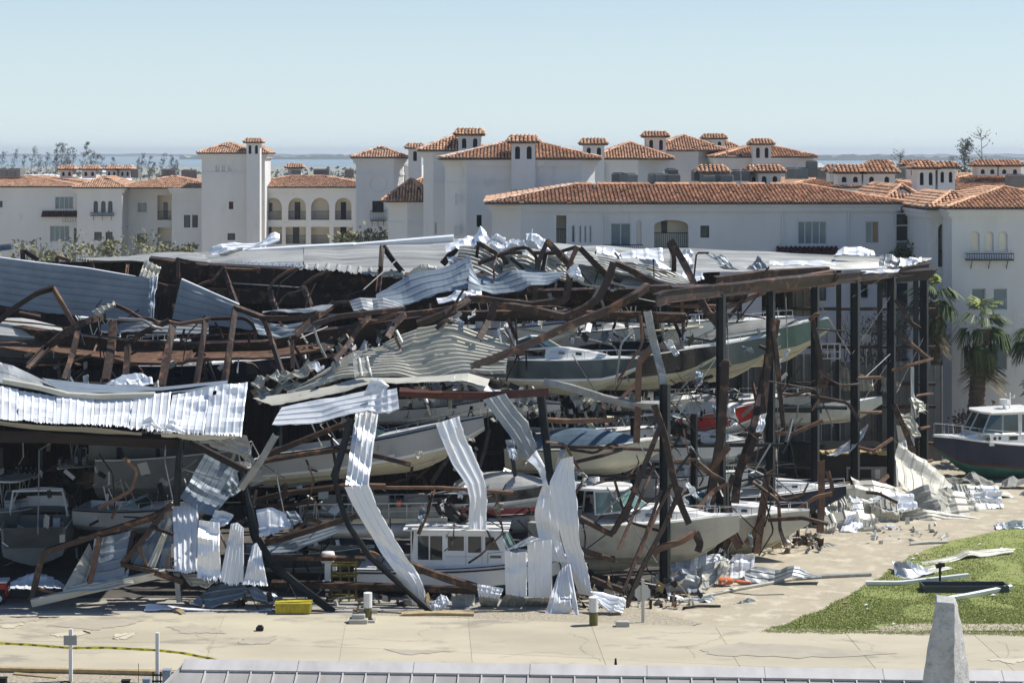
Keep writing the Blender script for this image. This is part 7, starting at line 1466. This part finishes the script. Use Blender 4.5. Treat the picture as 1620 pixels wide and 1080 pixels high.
# clutter inside: small gear pieces in the boats and rubble piles, as one uncountable mass
def litter(label, boxes, n, seed, cols, s0=.08, s1=.45, sticks=True):
    r = random.Random(seed); mb = MB()
    for _ in range(n):
        x0, y0, x1, y1, Ya, Yb = r.choice(boxes); Y = r.uniform(Ya, Yb); c = P(r.uniform(x0, x1), r.uniform(y0, y1), Y)
        if c.z < .05: c.z = .05
        k = r.random(); E = Euler((r.uniform(-3, 3), r.uniform(-3, 3), r.uniform(-3, 3))).to_matrix().to_4x4(); E.translation = c; mi = r.randrange(len(cols))
        if k < .45: a, b, d = r.uniform(s0, s1), r.uniform(.03, .15), r.uniform(.01, .06)
        elif k < .62 and sticks: a, b, d = r.uniform(.3, .9), .015, .015
        else: a, b, d = r.uniform(s0, s1), r.uniform(s0, s1), .006
        mb.box((-a, -b, -d), (a, b, d), mi, E)
    o = mb.build('loose_debris', [M[c] for c in cols]); tag(o, label, 'debris', kind='stuff')
litter('small broken gear scattered over the boats on the top and middle racks', [(800, 500, 1120, 545, 99, 108), (860, 620, 1180, 660, 98, 108), (880, 640, 1080, 690, 98, 106), (640, 610, 860, 665, 92, 98)], 380, 3, ['gel_white', 'aluminium', 'black_plastic', 'canvas_blue', 'galv', 'gel_cream'], .06, .3)
litter('splintered boards and metal bits on the ground among the front wreckage', [(300, 940, 700, 970, 86.6, 91), (900, 915, 1110, 965, 87, 90), (1150, 855, 1300, 880, 99, 104)], 340, 4, ['timber', 'rust_light', 'rust', 'cream_sheet', 'black_plastic', 'cream_sheet', 'galv', 'rust'], .05, .28)
litter('dark rubble and fittings on the rack levels behind the bent frames', [(0, 560, 420, 606, 95, 103), (480, 520, 700, 570, 96, 102), (0, 740, 280, 900, 92, 99), (400, 740, 560, 900, 90, 96), (430, 690, 860, 850, 92, 97)], 420, 5, ['black_plastic', 'rust', 'gel_grey', 'aluminium', 'dark', 'gel_white'], .06, .35)
r = random.Random(21)
heaps = [(1345, 836, 105), (1362, 800, 108.5), (1405, 802, 108.6), (1440, 796, 110.4), (1475, 808, 109.9), (1500, 800, 111), (1540, 794, 112), (1388, 784, 110.5), (1330, 812, 107)]
nm = ['leftmost', 'second', 'third', 'fourth', 'fifth', 'sixth', 'seventh', 'eighth', 'rightmost']
for k, (x, y, Y) in enumerate(sorted(heaps)):
    a = r.uniform(36, 62); b = r.uniform(20, 36); sl = r.uniform(-10, 10)
    sheet('crumpled_sheet', [(x - a, y - b + sl, Y + 1), (x - a * .2, y - b * 1.2, Y + .8), (x + a * .8, y - b * .7 - sl, Y + 1)], [(x - a * .7, y + b * .5, Y - .4), (x, y + b * .7, Y - .6), (x + a, y + b * .4, Y - .4)], 4, 'cream_sheet' if k % 4 else 'white_sheet', 'v' if k % 3 else 'u', .055, .14, .15,
          label=nm[k] + ' of the crumpled ribbed sheets heaped along the sandy path, counted from the left', cat='metal sheet', group='crumpled sheets heaped along the sandy path', creases=3, fold=.5, nv=20)
litter('shredded white fragments along the sandy path at right', [(1230, 800, 1480, 860, 103, 112), (1380, 840, 1500, 860, 101, 106)], 60, 6, ['cream_sheet', 'white_sheet', 'cream_sheet'], .05, .22, False)
# ================================================================ foreground and street furniture
def post_base(px, py, Y=None): return G(px, py)
# bollard pilings with white caps
def bollard(px, pyb, pyt, r_, label, box=False):
    b = G(px, pyb); s = F / b.y; h = (pyb - pyt) / s; t = thing('dock_bollard', label, 'bollard', (b.x, b.y, 0))
    MB().tube([(0, 0, -.05), (0, 0, h * .55)], r_, 14).build('timber_pile', M['piling'], t, False)
    MB().tube([(0, 0, h * .5), (0, 0, h - .04), (0, 0, h)], r_ * 1.12, 14).build('white_cap', M['white_paint'], t)
    if box:
        MB().box((-r_ * 2.4, -r_ * .7, h * .3), (-r_ * 1.05, r_ * .7, h * .42)).box((r_ * 1.05, -r_ * .7, h * .3), (r_ * 2.4, r_ * .7, h * .42)).build('cleat', M['galv'], t)
        MB().box((-r_ * 1.9, -r_ * 1.9, 0), (r_ * 1.9, r_ * 1.9, .12)).build('footing', M['concrete'], t)
bollard(582, 983, 937, .17, 'mossy bollard with white cap and side cleats standing beside a concrete block, left one', True)
bollard(939, 989, 944, .19, 'mossy bollard with clean white cap on the gravel left of the stop sign')
o = MB().box((-.4, -.3, 0), (.42, .3, .22)).box((-.28, -.2, .22), (.3, .2, .42)).build('concrete_block', M['concrete']); o.location = G(567, 985); bev(o, .04); tag(o, 'stepped concrete block beside the left bollard', 'concrete block')
o = MB().box((-.3, -.15, 0), (.3, .15, .26)).build('concrete_block', M['concrete']); o.location = G(985, 991); bev(o, .03); tag(o, 'grey concrete block between the right bollard and the stop sign', 'concrete block')
# stop sign seen from the back
b = G(1017, 984); t = thing('stop_sign', 'octagonal road sign seen from behind on a white post at the road edge', 'road sign', (b.x, b.y, 0), (0, 0, R(8)))
MB().box((-.06, -.04, 0), (.06, .04, 1.9)).build('post', M['sign_pale'], t)
oc = [(.37 * math.cos(R(22.5 + 45 * k)), 1.28 + .37 * math.sin(R(22.5 + 45 * k))) for k in range(8)]
mb = MB(); mb.add([(x, .045, z) for x, z in oc] + [(x, .06, z) for x, z in oc], [tuple(range(8)), tuple(range(15, 7, -1))] + [(i, i + 8, (i + 1) % 8 + 8, (i + 1) % 8) for i in range(8)]); mb.build('sign_plate', M['sign_pale'], t)
t.scale = (1, 1, 1)
# white posts front left, with caution tape
def wpost(px, pyb, pyt, label, plate=False, brackets=False):
    Yp = GY(pyb); b = G(px, pyb); h = (pyb - pyt) * Yp / F; t = thing('white_post', label, 'post', (b.x, b.y, 0))
    MB().box((-.065, -.065, 0), (.065, .065, h)).build('post', M['white_paint'], t)
    if plate: bev(MB().box((-.26, -.1, h - .62), (.26, -.075, h - .24)).build('sign_plate', M['sign_back'], t), .02); MB().box((-.04, .067, h - .7), (.04, .09, h - .1)).build('bracket', M['galv'], t)
    if brackets:
        m_ = MB()
        for dz in (.12, .36): m_.box((-.2, -.1, dz), (.2, -.068, dz + .06))
        for dx in (-.17, .11): m_.box((dx, -.13, .02), (dx + .05, -.1, .52))
        m_.build('bracket', M['black_plastic'], t)
    return t, b, h
t1, b1_, h1 = wpost(112, 1077, 994, 'white square post with a small grey sign plate seen from behind, front left', True)
t2, b2_, h2 = wpost(249, 1082, 1000, 'white square post with black clamps near its foot, right of the sign post', False, True)
Yt = 75.3
tp = [P(-60, 1014, Yt), P(0, 1015.5, Yt), P(50, 1018, Yt), P(111, 1023, Yt), P(170, 1022.5, Yt), P(249, 1026.5, Yt), P(290, 1031, Yt), P(330, 1039, Yt), P(352, 1044, 74.5), P(380, 1062, 74)]
rt = resample(tp, 90); vs = []; fs = []; hh = .05
for i, p in enumerate(rt): p = p + Vector((0, -.12, 0)); tw = .02 * math.sin(i * .9); vs += [p + Vector((0, tw, -hh)), p + Vector((0, -tw, hh))]
fs = [(2 * i, 2 * i + 2, 2 * i + 3, 2 * i + 1) for i in range(len(rt) - 1)]
tape = mesh('caution_tape', vs, fs, M['caution']); tag(tape, 'yellow caution tape with black print sagging between the two white posts', 'caution tape')
vs = []; fs = []
for i in range(1, len(rt) - 2, 4):
    for q in (i, i + 1, i + 2):
        if q > len(rt) - 2: continue
    a = rt[i].lerp(rt[i + 1], .2); c = rt[min(i + 1, len(rt) - 1)].lerp(rt[min(i + 2, len(rt) - 1)], .6); k = len(vs)
    for f in range(7):                       # seven short letters per word
        p0 = a.lerp(c, f / 7 + .01); p1 = a.lerp(c, f / 7 + .105); k = len(vs); o_ = Vector((0, -.155, 0))
        vs += [p0 + o_ + Vector((0, 0, -.028)), p1 + o_ + Vector((0, 0, -.028)), p1 + o_ + Vector((0, 0, .028)), p0 + o_ + Vector((0, 0, .028))]; fs.append((k, k + 1, k + 2, k + 3))
mesh('printed_words', vs, fs, M['print'], tape)['kind'] = 'stuff'
# small cabinets and pots in the gravel
for x, y0, y1, w_, m, lab in ((264, 1059, 1085, .3, 'blue_box', 'tall blue-grey cabinet beside the clamped white post'), (232, 1073, 1090, .28, 'blue_box', 'low blue-grey box left of the clamped white post'), (199, 1076, 1092, .3, 'rubber', 'dark square box on the gravel between the white posts'), (4, 1072, 1092, .3, 'rubber', 'dark green box at the lower left corner'), (283, 1074, 1092, .14, 'blue_box', 'narrow blue box by the corner of the metal roof')):
    Yb = GY(1092); b = G(x, 1092); h = (1092 - y0) * Yb / F; t = thing('utility_box', lab, 'utility box', (b.x, b.y, 0)); bev(MB().box((-w_ / 2 * 1.0, -.12, 0), (w_ / 2, .15, h)).build('case', M[m], t), .015); MB().box((-w_ / 2 - .02, -.14, h), (w_ / 2 + .02, .17, h + .025)).build('lid', M[m], t)
b = G(219, 1079); MB().tube([(b.x, b.y, 0), (b.x, b.y, .75)], .012, 5).build('wire_stake', M['black_plastic']); tag(bpy.context.scene.objects['wire_stake'], 'thin dark wire stake in the gravel between the white posts', 'stake')
o = beam('timber_batten', [G(22, 1065, .04), G(90, 1071, .04)], .08, 'timber', 'B', .15); tag(o, 'weathered batten lying on the gravel left of the sign post', 'timber batten')
mb = MB(); mb.tube([G(95, 1079, .06), G(103, 1077, .1), G(112, 1079, .05)], .04, 5); tag(mb.build('hose', M['rubber']), 'short black hose curled at the foot of the sign post', 'hose')
# black lump on road, tyre like
b = G(411, 998); t = thing('black_canister', 'small black lump of debris lying alone on the concrete road', 'debris', (b.x, b.y, .03)); bev(MB().box((-.16, -.12, 0), (.16, .12, .17)).box((-.1, -.08, .17), (.12, .08, .24)).build('body', M['rubber'], t), .05)
# yellow bin / pallet bin
b = G(463, 972); t = thing('yellow_bin', 'low bright yellow ribbed plastic bin at the edge of the pad', 'bin', (b.x, b.y + .4, 0)); mb = MB(); mb.box((-.78, -.4, .06), (.78, .4, .46)); mb.build('body', M['yellow'], t)
for k in range(9): MB().box((-.75 + k * .18, -.44, .08), (-.69 + k * .18, -.4, .42)).build('rib', M['yellow'], t)
MB().box((-.82, -.44, .46), (.82, .44, .52)).build('rim', M['yellow'], t)
b = G(538, 966); t = thing('yellow_crate', 'dull olive yellow crate frame in shadow left of the trawler stern', 'crate', (b.x, b.y + 2.2, 0)); mb = MB()
for z in (.1, .6, 1.1, 1.6): mb.box((-.6, -.3, z), (.6, -.24, z + .09)); mb.box((-.6, .24, z), (.6, .3, z + .09))
for x in (-.6, -.2, .2, .52): mb.box((x, -.32, 0), (x + .08, -.3, 1.7))
mb.build('frame', mat('faded_olive_yellow', (.15, .125, .02), (.10, .085, .02), 3, .7), t)
# red machine at left edge
b = G(4, 955); t = thing('red_utility_cart', 'red and black machine with white top poking in at the left edge', 'cart', (b.x - .9, b.y + .3, 0), (0, 0, R(5)))
bev(MB().box((-1.1, -.5, .3), (1.1, .5, .95)).build('body', M['red_paint'], t), .08); bev(MB().box((-1.0, -.45, .95), (1.08, .45, 1.05)).build('bonnet', M['white_paint'], t), .04)
MB().box((1.1, -.3, .55), (1.13, -.05, .8)).build('headlight', M['gel_white'], t); MB().box((.4, -.515, .5), (1.0, -.5, .7)).build('grille', M['rubber'], t)
for sx in (-.7, .75):
    for sy in (-.5, .5): w_ = MB().tube([(sx, sy - .09, .3), (sx, sy + .09, .3)], .3, 16).build('wheel', M['rubber'], t); MB().tube([(sx, sy - .1, .3), (sx, sy + .1, .3)], .14, 12).build('rim', M['white_paint'], w_)
# orange buoy
mb = MB(); c = G(1158, 926); mb.tube([(-.75, 0, .22), (-.55, 0, .22), (-.2, .05, .24), (.1, .1, .2)], .22, 12, r1=.18); mb.tube([(.1, .1, .2), (.5, .2, .14), (1.0, .3, .1)], .1, 8, r1=.06)
o = mb.build('orange_buoy', M['orange'], None, True); o.location = (c.x, c.y, 0.0); sub(o, 1); tag(o, 'faded orange buoy with a trailing sleeve at the foot of the domed white sheet', 'buoy')
# poles and strips on path
for A, B, w_, m, lab in (((1075, 950), (1275, 912), .1, 'cream_sheet', 'long pale bent strip lying on the path in front of the orange buoy'), ((1240, 916), (1378, 908), .12, 'galv', 'grey pipe lying across the path to the edge of the lawn'), ((1080, 961), (1140, 958), .07, 'black_steel', 'thin dark rod on the path near the stop sign'), ((560, 962), (590, 984), .08, 'timber', 'short timber stick beside the concrete block'), ((275, 964), (290, 970), .14, 'timber', 'raw broken timber end at the edge of the pad'), ((635, 971), (750, 971), .14, 'timber', 'yellowish board lying on the gravel in front of the trawler'), ((1440, 860), (1500, 857), .1, 'cream_sheet', 'straight pale strip where the path meets the lawn')):
    a, b = G(*A, w_ * .5), G(*B, w_ * .5); o = beam('fallen_strip', [a, a.lerp(b, .45) + Vector((0, .12, .03)), b], w_, m, 'C', w_ * 1.4); tag(o, lab, 'debris strip')
# scattered pieces on the lawn
sheet('torn_sheet', [G(1414, 888, .3), G(1432, 886, .75), G(1446, 897, .35)], [G(1416, 912, .03), G(1440, 916, .03), G(1482, 906, .03)], 3, 'white_sheet', 'v', .05, .3, label='crumpled white sheet standing on the lawn edge', cat='metal sheet')
sheet('torn_sheet', [G(1440, 903, .06), G(1480, 894, .1), G(1505, 897, .05)], [G(1450, 912, .03), G(1485, 903, .06), G(1506, 900, .03)], 2, 'cream_sheet', 'u', .03, .1, label='thin pale sheet trailing right from the crumpled white sheet on the lawn', cat='metal sheet')
sheet('torn_sheet', [G(1455, 888, .1), G(1520, 876, .12), G(1606, 870, .15)], [G(1462, 893, .02), G(1525, 885, .02), G(1600, 876, .02)], 2, 'cream_sheet', 'u', .03, .15, label='long flat cream sheet lying across the lawn', cat='metal sheet')
sheet('torn_sheet', [G(1574, 828, .05), G(1605, 822, .5), G(1640, 824, .4)], [G(1576, 837, .02), G(1600, 836, .02), G(1640, 836, .02)], 4, 'white_sheet', 'v', .06, .2, label='ribbed white sheet at the right edge where path and lawn meet', cat='metal sheet')
for P0, lab in (([G(1369, 922, .12), G(1425, 922, .1), G(1532, 910, .12)], 'long folded white flashing lying on the lawn left of the dark trough'), ([G(1480, 950, .12), G(1530, 942, .12), G(1600, 928, .18)], 'straight pale flashing leaning against the dark trough')):
    o = beam('metal_flashing', P0, .22, 'white_sheet', 'C', .14); tag(o, lab, 'flashing')
t = thing('dark_trough', 'flat dark grey steel trough lying on the lawn', 'trough', G(1525, 934)); mb = MB(); mb.box((-1.95, -.45, .05), (1.95, .45, .12)); mb.box((-1.95, -.5, .02), (1.95, -.45, .34)); mb.box((-1.95, .45, .02), (1.95, .5, .34)); mb.box((-2.0, -.5, .02), (-1.95, .5, .34)); mb.box((1.95, -.5, .02), (2.0, .5, .34)); mb.build('tray', M['black_steel'], t)
for m_ in (M['black_steel'],): pass
bpy.context.scene.objects['tray'].data.materials[0] = mat('dark_grey_tray', (.07, .075, .075), None, 1, .6)
b = G(1487, 921); t = thing('hand_pump', 'short dark post with a bulky valve head standing beside the dark trough', 'valve post', (b.x, b.y, 0)); MB().tube([(0, 0, 0), (0, 0, .75)], .06, 8).build('post', M['gel_navy'], t); mb = MB(); mb.tube([(-.2, 0, .78), (.22, 0, .86)], .11, 8); mb.tube([(0, 0, .7), (.02, 0, .95)], .09, 8); mb.build('valve_head', M['rubber'], t)
b = G(974, 1062); t = thing('black_bottle', 'small black bottle-shaped cap sticking up behind the metal roof ridge', 'pipe cap', P(974, 1054, 54.6)); MB().tube([(0, 0, -.3), (0, 0, .08), (0, 0, .16), (0, 0, .24)], .05, 10, r1=.025).build('body', M['rubber'], t)
rr = random.Random(9)
for i in range(26):
    px = rr.uniform(1230, 1600); py = rr.uniform(860, 998)
    if inpoly(px, py, gpts):
        c = G(px, py, .06); s = rr.uniform(.06, .18); o = MB().add([c + Vector((-s, 0, 0)), c + Vector((0, -s * .6, .05)), c + Vector((s, .02, .02)), c + Vector((.02, s, .06))], [(0, 1, 2, 3)]).build('paper_scrap', M['gel_white' if i % 3 else 'timber'])
        tag(o, 'tiny pale scrap blown onto the green lawn', 'scrap', 'pale scraps scattered on the lawn')
t = thing('leaning_sign', 'small pale board on a thin post behind the right bays, before the leafless trees', 'sign', (xpx(1370, 130.2), 130.2, 0))
MB().tube([(0, 0, 0), (0, 0, 8.0)], .05, 6).build('post', M['galv'], t); MB().box((-.28, -.03, 7.8), (.28, .02, 8.3)).build('board', M['sign_pale'], t).rotation_euler = (0, 0, 0)
t = thing('white_frame_rack', 'small white pipe frame beside the fourth post behind the green hull', 'rack', P(1314, 567, 126)); m_ = MB()
for z in (0, .45, .95): m_.tube([(-.6, 0, z), (.65, 0, z)], .035, 5)
for x in (-.6, -.2, .25, .65): m_.tube([(x, 0, 0), (x, 0, .95)], .035, 5)
m_.tube([(-.6, .5, 0), (-.6, .5, .95), (.65, .5, .95), (.65, .5, 0)], .035, 5); m_.tube([(-.6, 0, 0), (-.6, .5, 0)], .035, 5); m_.tube([(.65, 0, .95), (.65, .5, .95)], .035, 5); m_.build('frame', M['gel_white'], t)
for x in (-.6, .65): MB().tube([(x, .25, -7.2), (x, .25, 0)], .05, 5).build('leg', M['galv'], t)
# ---------------------------------------------------------------- metal roof in the foreground
t = thing('metal_roofed_building', 'low building whose grey standing seam roof with broad ridge cap fills the bottom edge', 'building')
r0, r1 = P(294, 1047, 55.0), P(1466, 1063.5, 53.9)
ex = (r1 - r0); ex.z = 0; L = ex.length; ex.normalize(); ey = Vector((ex.y, -ex.x, 0)); zr = (r0.z + r1.z) / 2     # ey towards the camera
r0.z = zr; r1.z = zr; slope = R(24); dn = (ey * math.cos(slope) - Vector((0, 0, 1)) * math.sin(slope)); dnb = (-ey * math.cos(slope) - Vector((0, 0, 1)) * math.sin(slope)); SL = 7.5
ext = 1.3; Lx = L + 9.5
nb = int(L / .655) + 14; nrm = ex.cross(dn).normalized(); nrm = nrm if nrm.z > 0 else -nrm
for k in range(nb):
    a = r0 + ex * (k * .655); b = a + ex * .655; mb = MB()
    lft = -ex * SL * .42 if k < 1 else Vector()
    if k == 0: mb.add([a, b - ex * .01, b - ex * .01 + dn * SL, a + lft + dn * SL], [(0, 3, 2, 1)])
    else: mb.add([a + ex * .01, b - ex * .01, b - ex * .01 + dn * SL, a + ex * .01 + dn * SL], [(0, 3, 2, 1)])
    mb.build('roof_panel', M['metal_roof'], t)
for k in range(nb + 1):
    a = r0 + ex * (k * .655)
    q = [a - ex * .018, a + ex * .018, a + ex * .018 + nrm * .055, a - ex * .018 + nrm * .055]; q2 = [p + dn * SL + (Vector() if k else -ex * SL * .42) for p in q]
    MB().add(q + q2, [(0, 1, 5, 4), (1, 2, 6, 5), (2, 3, 7, 6), (3, 0, 4, 7)]).build('standing_seam', M['ridge_cap'], t)
e = r0 + ex * (nb * .655); mb = MB(); mb.add([r0, e, e + dnb * SL, r0 + dnb * SL - ex * 2], [(0, 1, 2, 3)]); mb.build('rear_slope', M['metal_roof'], t)
mb = MB(); mb.add([r0, r0 + dn * SL - ex * SL * .42, r0 + dnb * SL - ex * 2], [(0, 1, 2)]); mb.build('hip_slope', M['metal_roof'], t)
for k in range(int(nb * .655 / 3.3) + 1):
    a = r0 + ex * (k * 3.3 - .05); b = r0 + ex * min((k + 1) * 3.3 - .02, nb * .655); cap = .40; mb = MB()
    up = nrm * .075
    mb.add([a + dn * cap + up, b + dn * cap + up, b + Vector((0, 0, .10)), a + Vector((0, 0, .10)), b + dnb * cap + Vector((0, 0, .06)), a + dnb * cap + Vector((0, 0, .06)), a + dn * cap, b + dn * cap], [(0, 1, 2, 3), (3, 2, 4, 5), (0, 6, 7, 1)]); mb.build('ridge_cap', M['ridge_cap'], t)
g0 = r0 + dn * SL * .93; g1 = e + dn * SL * .93
mb = MB(); mb.add([(g0.x, g0.y, 0), (g1.x, g1.y, 0), g1, g0], [(0, 1, 2, 3)]); g2 = r0 + dnb * SL * .93; g3 = e + dnb * SL * .93; mb.add([(g2.x, g2.y, 0), (g3.x, g3.y, 0), g3, g2], [(3, 2, 1, 0)]); mb.add([(g0.x, g0.y, 0), (g2.x, g2.y, 0), g2, r0, g0], [(0, 1, 2, 3, 4)]); mb.build('wall', M['stucco'], t)
# ---------------------------------------------------------------- concrete pylon
Yp = 48.0; t = thing('concrete_pylon', 'weathered white lichen-stained concrete pylon tapering upwards at the bottom right', 'pylon', (xpx(1500, Yp), Yp, 0))
def ring(px0, pxm, px1, py): z = zpx(py, Yp); x = [xpx(a, Yp) - t.location.x for a in (px0, pxm, px1)]; return [(x[0], 0, z), (x[1], -.12, z), (x[2], .55, z), (x[0] + (x[2] - x[1]) , .85, z)]
rings = [ring(1446, 1510, 1556, 1180), ring(1458, 1508, 1543, 1085), ring(1470, 1508, 1532, 1010), ring(1480, 1508, 1520, 956), ring(1483, 1507, 1518, 952)]
low = [(x * 1.0, y, 0) for x, y, z in rings[0]]; rings = [low] + rings
mb = MB(); r_ = random.Random(3); vs = []
nr = []
for a, b in zip(rings, rings[1:]):
    for k in range(6): nr.append([Vector(p).lerp(Vector(q), k / 6) for p, q in zip(a, b)])
nr.append([Vector(p) for p in rings[-1]])
S4 = []
for q in nr:
    pts = []
    for i in range(4):
        for k in range(4): pts.append(q[i].lerp(q[(i + 1) % 4], k / 4))
    S4.append([p + Vector((noise.noise(p * 3.3) * .035, noise.noise(p * 3.3 + Vector((9, 0, 0))) * .035, 0)) for p in pts])
n = 16; mb.add([p for q in S4 for p in q], [(i * n + k, i * n + (k + 1) % n, (i + 1) * n + (k + 1) % n, (i + 1) * n + k) for i in range(len(S4) - 1) for k in range(n)] + [tuple(range((len(S4) - 1) * n, len(S4) * n))])
mb.build('shaft', M['pylon'], t)
# ================================================================ haze
mb = MB(); mb.box((-6500, -10, -1.6), (6500, 15500, 42)); hz = mb.build('haze', bpy.data.materials.new('haze_air')); hm = hz.data.materials[0]; hm.use_nodes = True
n_ = hm.node_tree.nodes; n_.clear(); oo = n_.new('ShaderNodeOutputMaterial'); pv = n_.new('ShaderNodeVolumePrincipled')
pv.inputs['Color'].default_value = (.86, .94, 1.0, 1); pv.inputs['Density'].default_value = .00013; pv.inputs['Anisotropy'].default_value = .2
hm.node_tree.links.new(pv.outputs[0], oo.inputs['Volume']); hz['kind'] = 'stuff'; hz.visible_shadow = True
